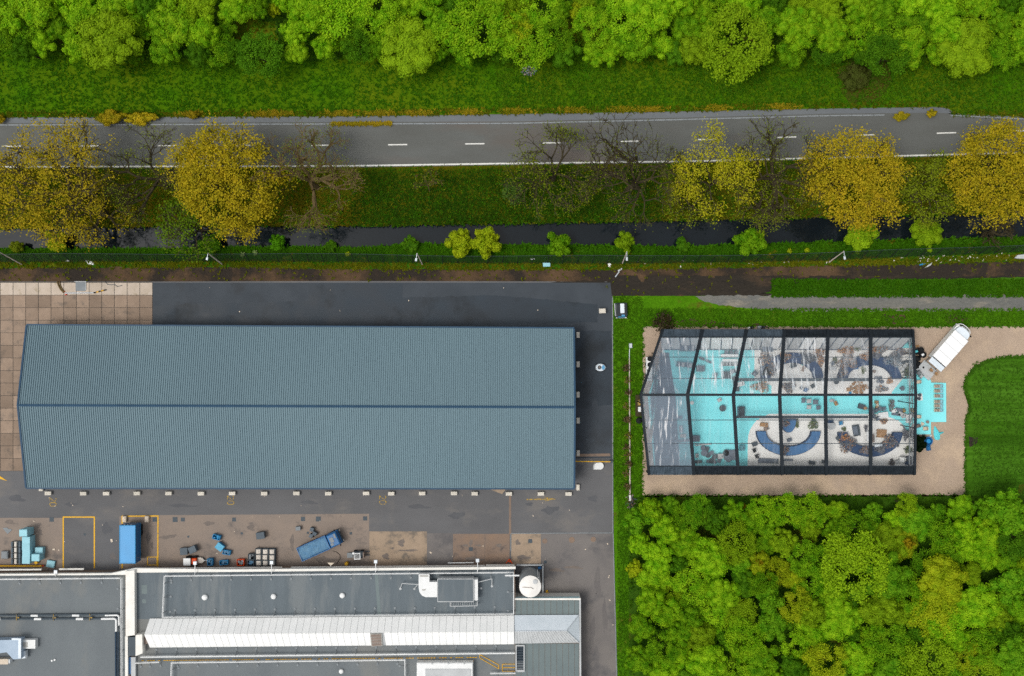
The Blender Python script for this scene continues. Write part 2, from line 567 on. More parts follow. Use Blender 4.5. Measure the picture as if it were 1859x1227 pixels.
def ragged(pts, amp, step=6.0, seed=0.0, closed=True):
    """pixel outline broken up into short uneven steps"""
    out = []
    n = len(pts)
    for i in range(n if closed else n - 1):
        a, b = pts[i], pts[(i + 1) % n]
        d = math.hypot(b[0] - a[0], b[1] - a[1])
        k = max(1, int(d / step))
        nx, ny = -(b[1] - a[1]) / max(d, 1e-6), (b[0] - a[0]) / max(d, 1e-6)
        for j in range(k):
            t = j / k
            x, y = a[0] + (b[0] - a[0]) * t, a[1] + (b[1] - a[1]) * t
            w = 0.0 if j == 0 else amp * (noise.noise(Vector((x * 0.07, y * 0.07, seed))) + 0.7 * noise.noise(Vector((x * 0.31, y * 0.31, seed + 5))))
            out.append((x + nx * w, y + ny * w))
    return out

def sheet(name, pts, z, m, depth=0.25, parent=None, amp=0.0, step=6.0, seed=0.0):
    if amp:
        pts = ragged(pts, amp, step, seed)
    p = [W(x, y)[:2] for x, y in pts]
    b = MB().prism(p, z - depth, z)
    o = b.build(name, m, parent, world=parent is not None)
    if parent is None:
        struct(o)
    return o

def strips(name, rows, m, x0=-760, x1=2620, n=260, amp=0.0, seed=0.0):
    """long strip of ground: rows of (polyline, z) from north to south"""
    v, f = [], []
    for i, (pl, z) in enumerate(rows):
        for k in range(n + 1):
            x = x0 + (x1 - x0) * k / n
            y = interp(pl, x)
            a = amp if not (i in (0,)) else amp * 0.3
            y += a * (noise.noise(Vector((x * 0.05, i * 7.3, seed))) + 0.8 * noise.noise(Vector((x * 0.2, i * 3.1, seed + 9))))
            w = W(x, y)
            v.append((w.x, w.y, z + (0.06 * noise.noise(Vector((x * 0.04, i * 2.2, seed + 3))) if amp and 0 < i < len(rows) - 1 else 0)))
    for i in range(len(rows) - 1):
        for k in range(n):
            a = i * (n + 1) + k
            f.append((a, a + n + 1, a + n + 2, a + 1))
    return struct(MB().add(v, f).build(name, m))

ROAD_N = [(-760, 216), (0, 213), (330, 212), (640, 211), (930, 207), (1240, 202), (1500, 197), (1700, 194), (1722, 196), (1730, 212), (1859, 212), (2620, 205)]
CYC_S = [(-760, 230), (0, 227), (330, 226), (640, 225), (930, 224), (1240, 217), (1500, 210), (1700, 208), (1859, 216), (2620, 206)]
ROAD_S = [(-760, 311), (0, 306), (640, 304), (900, 300), (1240, 296), (1520, 289), (1780, 282), (1859, 280), (2620, 262)]
LINE_S = [(-760, 307), (0, 303), (640, 301), (900, 297), (1240, 293), (1520, 286), (1780, 279), (1859, 277), (2620, 258)]
DITCH_N = [(-760, 416), (0, 413), (400, 410), (640, 410), (900, 406), (1100, 402), (1300, 398), (1500, 394), (1700, 390), (1859, 388), (2620, 376)]
DITCH_S = [(-760, 452), (0, 450), (140, 451), (400, 448), (560, 447), (640, 449), (760, 441), (1000, 443), (1240, 446), (1500, 438), (1700, 432), (1859, 428), (2620, 415)]
BANK_S = [(-760, 486), (0, 484), (420, 482), (640, 486), (900, 487), (1100, 487), (1240, 485), (1500, 480), (1700, 477), (1859, 471), (2620, 455)]
DIRT_S = [(-760, 511), (0, 511), (277, 510), (640, 510), (1000, 510), (1112, 536), (1240, 537), (1300, 538), (1500, 538), (1859, 538), (2620, 538)]
def sh(pl, dy):
    return [(x, y + dy) for x, y in pl]

ground = struct(MB().box(-420, 420, -420, 420, -1.6, -1.1).build('ground', m_soil))
strips('north_grass_verge', [([(-760, -760), (2620, -760)], 0.0), ([(-760, 60), (2620, 60)], 0.0), ([(-760, 130), (2620, 130)], 0.05), (sh(ROAD_N, -14), 0.02), (sh(ROAD_N, 3), 0.0)], m_verge, amp=1.2)
strips('south_grass_verge', [(sh(ROAD_S, -3), 0.0), (sh(ROAD_S, 14), 0.02), ([(-760, 365), (1859, 345), (2620, 335)], -0.05), (sh(DITCH_N, -8), -0.25), (sh(DITCH_N, 2), -0.95)], m_bank, amp=2.0, seed=3)
strips('ditch_bank', [(sh(DITCH_S, -2), -0.95), (sh(DITCH_S, 5), -0.2), (sh(DITCH_S, 20), 0.02), (sh(BANK_S, -6), 0.03), (sh(BANK_S, 2), 0.02)], m_bank2, amp=2.4, seed=6)
o = strips('ditch_water', [(sh(DITCH_N, -6), -0.7), (sh(DITCH_N, 10), -0.7), (sh(DITCH_S, 6), -0.7)], m_water)
strips('dirt_track', [(sh(BANK_S, -1), 0.0), (sh(BANK_S, 8), 0.01), (sh(DIRT_S, 3), 0.0)], m_dirt, amp=2.2, seed=11)

# ---- road with its cycle strip and painted lines
road = strips('road', [(ROAD_N, 0.035), (sh(CYC_S, 2), 0.035), ([(-760, 270), (1859, 240), (2620, 225)], 0.04), (ROAD_S, 0.035)], m_road)
def along(pl, dy0, dy1, x0, x1, z, n=40):
    b = MB()
    v, f = [], []
    for k in range(n + 1):
        x = x0 + (x1 - x0) * k / n
        for d in (dy0, dy1):
            w = W(x, interp(pl, x) + d)
            v.append((w.x, w.y, z))
    for k in range(n):
        f.append((2 * k, 2 * k + 1, 2 * k + 3, 2 * k + 2))
    return b.add(v, f)
o = along(ROAD_N, 1.2, 0, -760, 2620, 0.0)
cyc = MB()
v, f = [], []
for k in range(121):
    x = -760 + 3380 * k / 120
    for pl, d in ((ROAD_N, 1.0), (CYC_S, -3.5)):
        w = W(x, interp(pl, x) + d)
        v.append((w.x, w.y, 0.046))
for k in range(120):
    f.append((2 * k, 2 * k + 1, 2 * k + 3, 2 * k + 2))
cyc.add(v, f).build('cycle_strip', m_cycle, road, world=True)
b = MB()                                             # low kerb between strip and lane, broken where grass has overgrown it
for k in range(170):
    x0, x1 = -760 + 3380 * k / 170, -760 + 3380 * (k + 0.97) / 170
    if 600 < x0 < 700 or 1590 < x0 < 1720:
        continue
    w0, w1 = W(x0, interp(CYC_S, x0)), W(x1, interp(CYC_S, x1))
    b.obox(((w0.x + w1.x) / 2, (w0.y + w1.y) / 2, 0.03), ((w1 - w0).length, 0.22, 0.09), math.atan2(w1.y - w0.y, w1.x - w0.x), 0.03)
b.build('kerb', m_kerb, road, world=True)
along(LINE_S, -1.4, 1.4, -760, 2620, 0.047, 120).build('edge_line', m_line, road, world=True)
dash_me = MB().box(-1.52, 1.52, -0.1, 0.1, 0, 0.004).mesh('lane_dash', m_line)
DASH = [(-260, 268), (-118, 267), (21, 265.5), (163, 265), (304, 264.5), (445, 264), (583, 263.8), (722, 262.6), (862, 261), (1003, 259.3), (1144, 256.4), (1285, 253), (1428, 249), (1570, 245), (1718, 241.3), (1862, 237)]
for i, (x, y) in enumerate(DASH):
    w = W(x, y)
    j = min(i + 1, len(DASH) - 1)
    a = math.atan2(-(DASH[j][1] - DASH[j - 1][1]), DASH[j][0] - DASH[j - 1][0])
    inst('lane_dash', dash_me, road, (w.x, w.y, 0.044), a)

# ---- yard
yard = sheet('yard_asphalt', [(-760, 511), (277, 511), (640, 510), (1108, 511), (1112, 536), (1112, 760), (1114, 968), (1121, 1227), (1130, 1800), (-760, 1800)], 0.02, m_adry, 0.4)
sheet('wet_patch', [(277, 513), (1108, 513), (1111, 540), (1111, 832), (1038, 832), (1038, 610), (277, 600)], 0.028, m_amid, 0.02, yard)
sheet('wet_patch', [(560, 514), (731, 514), (731, 592), (277, 592), (277, 556), (335, 552), (560, 546)], 0.034, m_awet, 0.02, yard)
sheet('wet_patch', [(1044, 600), (1110, 600), (1110, 735), (1086, 738), (1080, 722), (1072, 742), (1044, 740)], 0.034, m_awet, 0.02, yard, amp=2.5)
sheet('wet_patch', [(732, 540), (900, 536), (1085, 552), (1085, 585), (732, 592)], 0.034, m_awet, 0.02, yard, amp=2.0)
for nm, pts, m_ in (('concrete_apron', [(-760, 940), (113, 940), (113, 1034), (-760, 1036)], m_apron),
                    ('concrete_apron', [(217, 937), (288, 935.5), (288, 1033), (217, 1033)], m_apron),
                    ('concrete_apron', [(288.4, 935), (670, 932.5), (670, 964), (670, 1031), (288.4, 1033)], m_apron),
                    ('concrete_apron', [(670.4, 964.5), (775, 964.5), (775, 1030), (670.4, 1031)], m_apron2),
                    ('asphalt_patch', [(775.4, 968), (822, 968), (822, 1030), (775.4, 1030)], m_adry2),
                    ('concrete_apron', [(822.4, 969), (880, 969), (880, 1030), (822.4, 1030)], m_apron3),
                    ('concrete_apron', [(880.4, 969), (925, 969), (925, 1030), (880.4, 1030)], m_apron3),
                    ('concrete_apron', [(928, 969), (982, 969), (982, 1026), (928, 1026)], m_apron2),
                    ('asphalt_patch', [(982.4, 969), (1113, 969), (1119, 1227), (1130, 1800), (982.4, 1800)], m_adry2)):
    sheet(nm, pts, 0.03, m_, 0.02, yard, amp=0.25, step=9)
sheet('bay_floor', [(114, 938), (172, 938), (172, 1034), (114, 1034)], 0.026, m_adry, 0.02, yard)
# repaired strips and seams in the asphalt
for pts in ([(335, 550), (640, 549), (640, 551.5), (337.5, 552), (337.5, 592), (335, 592)], [(383, 556), (385.5, 556), (385.5, 590), (383, 590)],
            [(740, 568), (1085, 566), (1085, 568.5), (742, 570.5)], [(770, 575), (777, 575), (777, 592), (770, 592)]):
    sheet('asphalt_seam', pts, 0.04, m_awet, 0.02, yard)
sheet('drain_strip', [(924, 897), (928, 897), (928, 970), (924, 970)], 0.04, m_apron3, 0.02, yard)
sheet('drain_strip', [(1044, 824), (1108, 823), (1108, 828), (1044, 829)], 0.04, m_apron3, 0.02, yard)
k = MB()
for a, b_ in (((928, 968), (1113, 967)), ((927.6, 968), (927.6, 1000)), ((1113, 967), (1119.5, 1227)), ((1112, 540), (1112.6, 966))):
    p0, p1 = W(*a), W(*b_)
    k.obox(((p0.x + p1.x) / 2, (p0.y + p1.y) / 2, 0), ((p1 - p0).length, 0.13, 0.09), math.atan2(p1.y - p0.y, p1.x - p0.x), 0.02)
k.build('kerb', m_kerb, yard, world=True)

# stains, patches and oil marks with a shape of their own
m_stain = mat('oil_stain', '#756b63', '#6a625c', 0.8, rough=.7, fine=.15, fscale=5)
m_stain2 = mat('asphalt_patching', '#5b5c5e', '#545558', 0.6, rough=.8, fine=.12, fscale=8)
m_stain3 = mat('tyre_marks', '#6c6865', '#656160', 0.6, rough=.8, fine=.12, fscale=8)
rs = random.Random(77)
def blob(px, py, a, b_, m, z):
    ph = rs.uniform(0, 6)
    pts = [(px + a * math.cos(t) * (1 + .35 * math.sin(2 * t + ph) + .2 * math.sin(5 * t + ph * 2)), py + b_ * math.sin(t) * (1 + .35 * math.sin(3 * t + ph))) for t in [k * 6.283 / 16 for k in range(16)]]
    sheet('stain', pts, z, m, .004, yard, amp=.8, step=2.0, seed=px)
for px, py, a, b_ in ((270, 975, 4, 10), (276, 990, 3, 6), (303, 975, 14, 3), (312, 972, 10, 2), (68, 953, 8, 4), (72, 966, 6, 5), (18, 948, 10, 4), (455, 958, 9, 5), (470, 1000, 4, 8), (380, 950, 8, 4), (530, 985, 5, 14), (590, 1016, 16, 5), (650, 1020, 20, 4), (713, 995, 3, 2), (740, 999, 22, 1.6), (700, 1010, 8, 5), (728, 985, 8, 6), (845, 990, 7, 2), (855, 985, 3, 7), (868, 990, 8, 1.6), (860, 1015, 14, 4), (905, 990, 7, 3), (950, 1012, 10, 4), (940, 985, 4, 5), (1010, 1035, 14, 3), (1040, 1030, 18, 2.5), (1010, 1080, 22, 5)):
    blob(px, py, a, b_, m_stain, .036 + rs.uniform(0, .003))
for px, py, a, b_ in ((1000, 925, 14, 7), (960, 915, 9, 3), (1075, 905, 12, 5), (1052, 850, 5, 9), (560, 912, 16, 3), (330, 918, 22, 3), (830, 935, 14, 6), (760, 920, 18, 4), (130, 915, 10, 4), (30, 905, 14, 6), (194, 960, 8, 10), (205, 1010, 6, 6), (1085, 1060, 7, 26), (1075, 1150, 6, 30), (1098, 1120, 4, 30)):
    blob(px, py, a, b_, m_stain2 if py < 965 else m_stain3, .0255 if px < 1000 or py < 960 else .036)

# ---- large concrete slabs, two metres each
slabs = struct(MB().prism([W(*p)[:2] for p in ((-760, 512), (277.2, 512), (277.2, 600), (60, 600), (60, 855), (-760, 855))], -0.2, 0.045).build('slab_paving', m_joint))
slab_me = MB().obox((0, 0, 0), (1.93, 1.93, 0.05), 0, 0.015).mesh('slab', m_slab)
slab_mp = MB().obox((0, 0, 0), (1.93, 1.93, 0.05), 0, 0.015).mesh('slab', m_slabp)
for r in range(15):
    for c in range(-2, 12):
        if r > 3 and c > 1:
            continue
        w = W(1.2 + 23 * c + 11.5, 512.8 + 22.8 * r + 11.4)
        o = inst('slab', slab_mp if r == 0 else slab_me, slabs, (w.x, w.y, 0.04 + rng.uniform(-.006, .006)), rng.uniform(-.004, .004))

# ---- right-hand ground: mud, strips of grass, stream, gravel, lawn
sheet('mud', [(1000, 512), (1112, 508), (1500, 504), (1560, 506), (1500, 538), (1112, 537), (1060, 530)], 0.025, m_dirt2, 0.02, None, amp=4)
sheet('ditch_edge', [(1112, 500), (1859, 501), (2620, 490), (2620, 499), (1859, 508), (1500, 511), (1112, 514)], 0.02, m_dirt2, 0.02, None, amp=2)
sheet('grass_strip', [(1430, 522), (1480, 512), (1560, 509), (1859, 503), (2620, 494), (2620, 532), (1859, 533), (1480, 535), (1380, 533)], 0.08, m_lawn, 0.2, None, amp=2.2)
sheet('field_grass', [(1112, 537), (1250, 537), (2620, 537), (2620, 600), (1859, 592), (1167, 596), (1167, 905), (1141, 905), (1141, 1227), (1130, 1800), (1121, 1227), (1114, 968)], 0.05, m_strip, 0.4, None, amp=0.6)
sheet('stream', [(1262, 538), (1320, 536), (1500, 536), (1859, 533.5), (2620, 530), (2620, 563), (1859, 564), (1560, 565), (1400, 564), (1330, 556), (1280, 548)], 0.058, m_stream, 0.02, None, amp=3.2, step=4)
gravel = sheet('gravel_pad', [(1167, 592), (1660, 593), (1859, 592), (2620, 590), (2620, 650), (1859, 647), (1820, 648), (1790, 655), (1768, 668), (1754, 686), (1750, 702), (1755, 720), (1760, 735), (1759, 748), (1753, 762), (1752, 800), (1751, 850), (1753, 898), (1460, 899), (1166, 899)],
               0.075, m_gravel, 0.3, None, amp=1.7, step=3)
sheet('lawn', [(2620, 649), (1859, 646), (1820, 647), (1790, 654), (1768, 667), (1754, 685), (1749, 702), (1754, 720), (1759, 735), (1758, 748), (1752, 762), (1751, 800), (1750, 850), (1752, 900), (1840, 905), (2620, 905)], 0.06, m_lawn, 0.3, None, amp=1.7, step=3)
sheet('bare_soil', [(1215, 584), (1260, 578), (1330, 588), (1400, 587), (1400, 592), (1215, 593)], 0.056, m_dirt, 0.02, None, amp=3)
sheet('bare_soil', [(1600, 573), (1640, 570), (1650, 584), (1612, 588)], 0.056, m_dirt, 0.02, None, amp=4)
sheet('bare_soil', [(1715, 570), (1745, 567), (1762, 580), (1722, 587)], 0.056, m_dirt, 0.02, None, amp=4)
sheet('bare_soil', [(1758, 792), (1775, 794), (1772, 806), (1760, 812)], 0.066, m_dirt, 0.02, None, amp=3)
sheet('wood_floor_south', [(1141, 902), (1845, 901), (1850, 880), (2620, 872), (2620, 1800), (1141, 1800)], 0.07, m_wood, 0.3, None, amp=1.5)
sheet('wood_floor_north', [(-760, -700), (2620, -700), (2620, 84), (1859, 92), (1780, 106), (1650, 100), (1560, 112), (1400, 96), (1250, 112), (1120, 92), (960, 102), (820, 106), (700, 98), (540, 112), (400, 102), (230, 112), (100, 78), (0, 88), (-760, 80)], 0.09, m_wood, 0.1, None, amp=6, step=9)
sheet('bare_hollow', [(1520, 128), (1560, 92), (1610, 100), (1618, 150), (1590, 184), (1540, 188), (1524, 160)], 0.1, mat('scrub_ground', '#3c4a16', '#4a4018', 0.5, rough=.95, spec=0, fine=.35, fscale=3), 0.05, None, amp=9, step=4)
m_glade = mat('glade_grass', '#4c6a10', '#6b6a16', 0.3, rough=.95, spec=0, c3='#855a1c', s3=.25, t3=.6, fine=.3, fscale=3)
sheet('bare_hollow', [(430, 30), (500, 38), (505, 75), (450, 84), (425, 66)], 0.12, m_glade, 0.05, None, amp=6)
sheet('bare_hollow', [(1010, 30), (1110, 45), (1105, 78), (1060, 84), (1020, 60)], 0.12, m_glade, 0.05, None, amp=6)
sheet('bare_hollow', [(1680, 40), (1760, 48), (1755, 80), (1700, 84)], 0.12, m_glade, 0.05, None, amp=6)

# ---- grass tufts: uncountable, one object for each meadow
def tufts(name, label, region, n, m, size, z, seed, colour_clumps=None):
    r = np.random.RandomState(seed)
    xs, ys = region(r, n)
    n = len(xs)
    f = 1.0 / S
    bx = (xs - CX) * f
    by = -(ys - CY) * f
    k = 4
    ang = r.rand(n, k) * 2 * np.pi
    ln = size * (0.5 + r.rand(n, k))
    wd = ln * 0.32
    ca, sa = np.cos(ang), np.sin(ang)
    V = np.zeros((n, k, 3, 3))
    base = np.stack([bx, by, np.full(n, z)], -1)[:, None, :]
    V[:, :, 0] = base + np.stack([-sa * wd, ca * wd, np.zeros_like(ca)], -1)
    V[:, :, 1] = base + np.stack([sa * wd, -ca * wd, np.zeros_like(ca)], -1)
    V[:, :, 2] = base + np.stack([ca * ln, sa * ln, ln * (0.5 + 0.6 * r.rand(n, k))], -1)
    me = bpy.data.meshes.new(name)
    me.from_pydata(V.reshape(-1, 3).tolist(), [], np.arange(n * k * 3).reshape(-1, 3).tolist())
    me.materials.append(m)
    o = inst(name, me)
    return stuff(o, label, 'grass')
def band(plN, plS, x0=-120, x1=1980, bias=1.0, bare=None):
    def g(r, n):
        x = r.uniform(x0, x1, n)
        t = r.rand(n) ** bias
        yn = np.interp(x, [p[0] for p in plN], [p[1] for p in plN])
        ys = np.interp(x, [p[0] for p in plS], [p[1] for p in plS])
        return x, yn + (ys - yn) * t
    return g
G_dk = leafmat('grass_deep', '#3f6c08', '#325f07', 0.0, 0.2, 0.2)
G_md = leafmat('grass_mid', '#4c780e', '#3d6a0c', 0.0, 0.2, 0.25)
G_yl = leafmat('grass_straw', '#66660e', '#4c5a0c', 0.0, 0.2, 0.2)
G_ln = leafmat('grass_lawn', '#386012', '#48721a', 0.0, 0.2, 0.3)
tufts('verge_tufts', 'long dark green grass of the verge north of the road', band([(-200, 70), (2000, 70)], sh(ROAD_N, -1)), 15000, G_dk, 0.3, 0.0, 1)
tufts('verge_tufts', 'yellowed grass tufts along the north edge of the road', band(sh(ROAD_N, -10), sh(ROAD_N, 1)), 1300, G_yl, 0.34, 0.0, 2)
tufts('kerb_weeds', 'golden weeds overgrowing the kerb of the cycle strip', band(sh(CYC_S, -2.5), sh(CYC_S, 2.5), 600, 712), 260, leafmat('weed_gold', '#a48c1e', '#8a8218', 0, .2, .3), 0.3, 0.04, 37)
tufts('verge_clumps', 'golden grass clumps along the north road edge', lambda r, n: (lambda c: (c + r.normal(0, 14, n), np.interp(c, [p[0] for p in ROAD_N], [p[1] for p in ROAD_N]) - 5 + r.normal(0, 2.2, n)))(r.choice([350, 480, 500, 620, 690, 760, 845, 935, 1040, 1130, 1180, 1300, 1420], n)), 1500, leafmat('weed_gold', '#a48c1e', '#8a8218', 0, .2, .3), 0.3, 0.02, 38)
tufts('bank_tufts', 'olive grass tufts of the bank between road and ditch', band(sh(ROAD_S, 0), sh(DITCH_N, 1)), 11000, G_yl, 0.3, -0.12, 3)
tufts('bank_tufts', 'green grass tufts of the bank between road and ditch', band(sh(ROAD_S, 0), sh(DITCH_N, 2)), 9000, G_dk, 0.34, -0.12, 4)
tufts('bank_tufts', 'golden dry grass on the left part of the bank below the road', band(sh(ROAD_S, 2), sh(DITCH_N, 0), -120, 660, .8), 6500, leafmat('grass_gold', '#7c6e14', '#5e5c10', 0, .2, .15), 0.3, -.1, 33)
tufts('bank_tufts', 'olive dry grass on the right part of the bank below the road', band(sh(ROAD_S, 8), sh(DITCH_N, 0), 1180, 1980, .8), 6500, leafmat('grass_drab', '#6a6412', '#525410', 0, .2, .15), 0.3, -.1, 34)
tufts('bank_tufts', 'deep green grass in the middle of the bank below the road', band(sh(ROAD_S, 8), sh(DITCH_N, 0), 640, 1200), 6000, leafmat('grass_dark', '#33500a', '#264408', 0, .2, .15), 0.34, -.1, 35)  # tufts of a darker green on the middle bank
tufts('verge_tufts', 'yellowish grass on the right part of the north verge', band([(-200, 110), (2000, 105)], sh(ROAD_N, -3), 900, 1980), 4500, leafmat('grass_lime', '#52700c', '#40660a', 0, .2, .12), 0.3, 0, 36)
tufts('ditch_tufts', 'green weeds along the south bank of the ditch', band(sh(DITCH_S, 0), sh(BANK_S, -9)), 7000, G_dk, 0.36, -0.05, 5)
tufts('ditch_tufts', 'yellow weeds along the dirt track', band(sh(BANK_S, -10), sh(BANK_S, 3), bias=1.2), 3600, G_yl, 0.3, 0.0, 6)
tufts('dirt_weeds', 'scattered straw weeds on the dirt track', band(sh(BANK_S, 2), sh(DIRT_S, 0), bias=2.2), 500, G_yl, 0.26, 0.0, 12)
tufts('strip_tufts', 'short grass of the strip beside the yard', lambda r, n: (r.uniform(1114, 1166, n), r.uniform(538, 903, n)), 3800, G_md, 0.2, 0.05, 7)
tufts('strip_tufts', 'short grass of the strip beside the wood', lambda r, n: (r.uniform(1121, 1142, n), r.uniform(903, 1240, n)), 1300, G_md, 0.2, 0.05, 8)
tufts('field_tufts', 'grass between the stream and the gravel pad', lambda r, n: (r.uniform(1167, 1980, n), r.uniform(560, 594, n)), 6000, G_md, 0.22, 0.05, 9)
tufts('field_tufts', 'long grass between the dirt track and the stream', lambda r, n: (r.uniform(1400, 1980, n), r.uniform(507, 539, n)), 5600, G_dk, 0.26, 0.06, 10)
EDGE = [(1859, 647), (1820, 648), (1790, 655), (1768, 668), (1754, 686), (1750, 702), (1755, 720), (1760, 735), (1759, 748), (1753, 762), (1752, 800), (1751, 850), (1753, 898), (1600, 899), (1460, 899), (1300, 899), (1167, 899), (1167, 740), (1167, 592), (1400, 592), (1660, 593), (1859, 592)]
def edge_pts(r, n):
    i = r.randint(0, len(EDGE) - 1, n)
    t = r.rand(n)
    a, b_ = np.array(EDGE)[i], np.array(EDGE)[i + 1]
    p = a + (b_ - a) * t[:, None] + r.normal(0, 1.5, (n, 2))
    return p[:, 0], p[:, 1]
tufts('edge_tufts', 'ragged grass along the edges of the gravel pad', edge_pts, 1500, G_ln, .2, .07, 39)
tufts('lawn_tufts', 'mown lawn east of the gravel pad', lambda r, n: (r.uniform(1765, 1980, n), r.uniform(655, 900, n)), 5200, G_ln, 0.17, 0.06, 11)

# ------------------------------------------------------------------ long grey hall
hall = empty('storage_hall', 'long storage hall with blue-grey ribbed steel roof in the yard', 'building', W(545, 738))
EZ, RZ = 5.0, 7.6
e_nw, e_ne, e_se, e_sw = W(49, 590.5, EZ), W(1041.5, 596.5, EZ), W(1042, 886, EZ), W(48, 885, EZ)
r_w, r_e = W(34, 735.5, RZ), W(1043, 739, RZ)
r_w.x = min(r_w.x, e_nw.x)
MB().prism([(p.x * 0.9965, p.y) for p in (e_nw + Vector((0, -.25, 0)), e_ne + Vector((0, -.25, 0)), e_se + Vector((0, .25, 0)), e_sw + Vector((0, .25, 0)))], 0.02, EZ - 0.12).build('wall', m_hwall, hall, world=True)
for nm, a, b_, in (('north', e_nw, e_ne), ('south', e_sw, e_se)):
    n = 252
    prof = [(0.0, 0.0), (0.5, 0.0), (0.58, 0.12), (0.86, 0.12), (0.96, 0.0)]
    v, f = [], []
    for k in range(n):
        for t, hgt in prof:
            u = (k + t) / n
            p, q = a.lerp(b_, u), r_w.lerp(r_e, u)
            v += [(p.x, p.y, p.z + hgt), (q.x, q.y, q.z + hgt)]
    m_ = len(v) // 2
    for k in range(m_ - 1):
        f.append((2 * k, 2 * k + 2, 2 * k + 3, 2 * k + 1) if nm == 'north' else (2 * k, 2 * k + 1, 2 * k + 3, 2 * k + 2))
    sl = MB().add(v, f).build('roof_slope', m_hroof, hall, world=True)
    g = MB()                                        # gutter
    o_ = 1 if nm == 'north' else -1
    d = (b_ - a)
    g.obox(((a.x + b_.x) / 2, (a.y + b_.y) / 2 + o_ * 0.1, EZ - 0.2), (d.length + 0.2, 0.26, 0.2), math.atan2(d.y, d.x), 0.02)
    g.build('gutter', m_htrim, hall, world=True)
for a, b_, s_ in ((e_nw, r_w, -1), (e_sw, r_w, -1), (e_ne, r_e, 1), (e_se, r_e, 1)):
    q = MB()
    o_ = Vector((s_ * 0.08, 0, 0))
    p = [a + o_ * 2.2, a - o_ * 1.2, b_ - o_ * 1.2, b_ + o_ * 2.2]
    up, dn = Vector((0, 0, 0.13)), Vector((0, 0, -0.3))
    q.add([x + up for x in p] + [x + dn for x in p], [(0, 1, 2, 3), (7, 6, 5, 4), (0, 4, 5, 1), (1, 5, 6, 2), (2, 6, 7, 3), (3, 7, 4, 0)])
    q.build('verge_trim', m_htrim, hall, world=True)
for a, b_, c_ in ((e_nw, e_sw, r_w), (e_ne, e_se, r_e)):
    MB().quad(a + Vector((0, 0, -.12)), b_ + Vector((0, 0, -.12)), c_).build('gable', m_hwall, hall, world=True)
q = MB()
d = Vector((0, 0.21, 0))
up = Vector((0, 0, 0.16))
q.add([r_w + d + Vector((0, 0, .06)), r_w + up, r_w - d + Vector((0, 0, .06)), r_e + d + Vector((0, 0, .06)), r_e + up, r_e - d + Vector((0, 0, .06))], [(0, 3, 4, 1), (1, 4, 5, 2)])
q.build('ridge_cap', m_htrim, hall, world=True)
p = [W(884.6, 886)[:2], W(920, 886)[:2], W(911.5, 896.5)[:2]]
tag(MB().prism(p, 0.03, 0.14).build('ramp_plate', m_apron2, world=True), 'beige wedge shaped ramp plate poking out under the south eave of the hall', 'ramp')

ORD = ['first', 'second', 'third', 'fourth', 'fifth', 'sixth', 'seventh', 'eighth', 'ninth', 'tenth', 'eleventh', 'twelfth', 'thirteenth', 'fourteenth', 'fifteenth', 'sixteenth', 'seventeenth', 'eighteenth', 'nineteenth', 'twentieth',
       'twenty-first', 'twenty-second', 'twenty-third', 'twenty-fourth', 'twenty-fifth', 'twenty-sixth', 'twenty-seventh', 'twenty-eighth', 'twenty-ninth', 'thirtieth']
for t_ in ('thirty', 'forty', 'fifty', 'sixty', 'seventy'):
    if t_ != 'thirty':
        ORD.append({'forty': 'fortieth', 'fifty': 'fiftieth', 'sixty': 'sixtieth', 'seventy': 'seventieth'}[t_])
    ORD += [t_ + '-' + o_ for o_ in ORD[:9]]
def block_mesh(sx, sy):
    b = MB()
    b.obox((0, 0, 0.12), (sx, sy, 0.42), 0, 0.05)
    for s_ in (-1, 1):
        b.obox((s_ * sx * 0.3, 0, 0), (sx * 0.22, sy * 0.9, 0.12))
    b.obox((-sx * 0.22, 0, 0.54), (0.1, 0.1, 0.04)).obox((sx * 0.22, 0, 0.54), (0.1, 0.1, 0.04))
    return b.mesh('ballast_block', m_block)
bm_h, bm_v, bm_s = block_mesh(1.0, 0.58), block_mesh(0.5, 0.92), block_mesh(0.62, 0.45)
SB = [89.7, 153.6, 195, 250.6, 308, 366.6, 423, 481, 539.5, 597, 665.5, 711, 767, 824.6, 862, 924, 982, 1032]
for i, x in enumerate(SB):
    o = inst('ballast_block', bm_h, None, W(x, 894.8 + (0.6 if x > 900 else 0) + rng.uniform(-.3, .3)), rng.uniform(-.02, .02))
    o.location.z = 0.02
    tag(o, 'white concrete ballast block, %s from the west along the south wall of the hall' % ORD[i], 'concrete block', 'ballast blocks round the hall')
for i, y in enumerate([608, 661, 716, 763, 822, 884]):
    o = inst('ballast_block', bm_v, None, W(1049, y), rng.uniform(-.02, .02))
    o.location.z = 0.02
    tag(o, 'white concrete ballast block, %s from the north along the east wall of the hall' % ORD[i], 'concrete block', 'ballast blocks round the hall')
o = inst('ballast_block', bm_s, None, W(77, 888))
o.location.z = 0.02
tag(o, 'small white ballast block at the south-west corner of the hall', 'concrete block', 'ballast blocks round the hall')
o = inst('ballast_block', bm_s, None, W(1093, 564.5), 0.03, 1.65)
o.location.z = 0.03
tag(o, 'square cream concrete block alone near the north-east corner of the yard', 'concrete block')

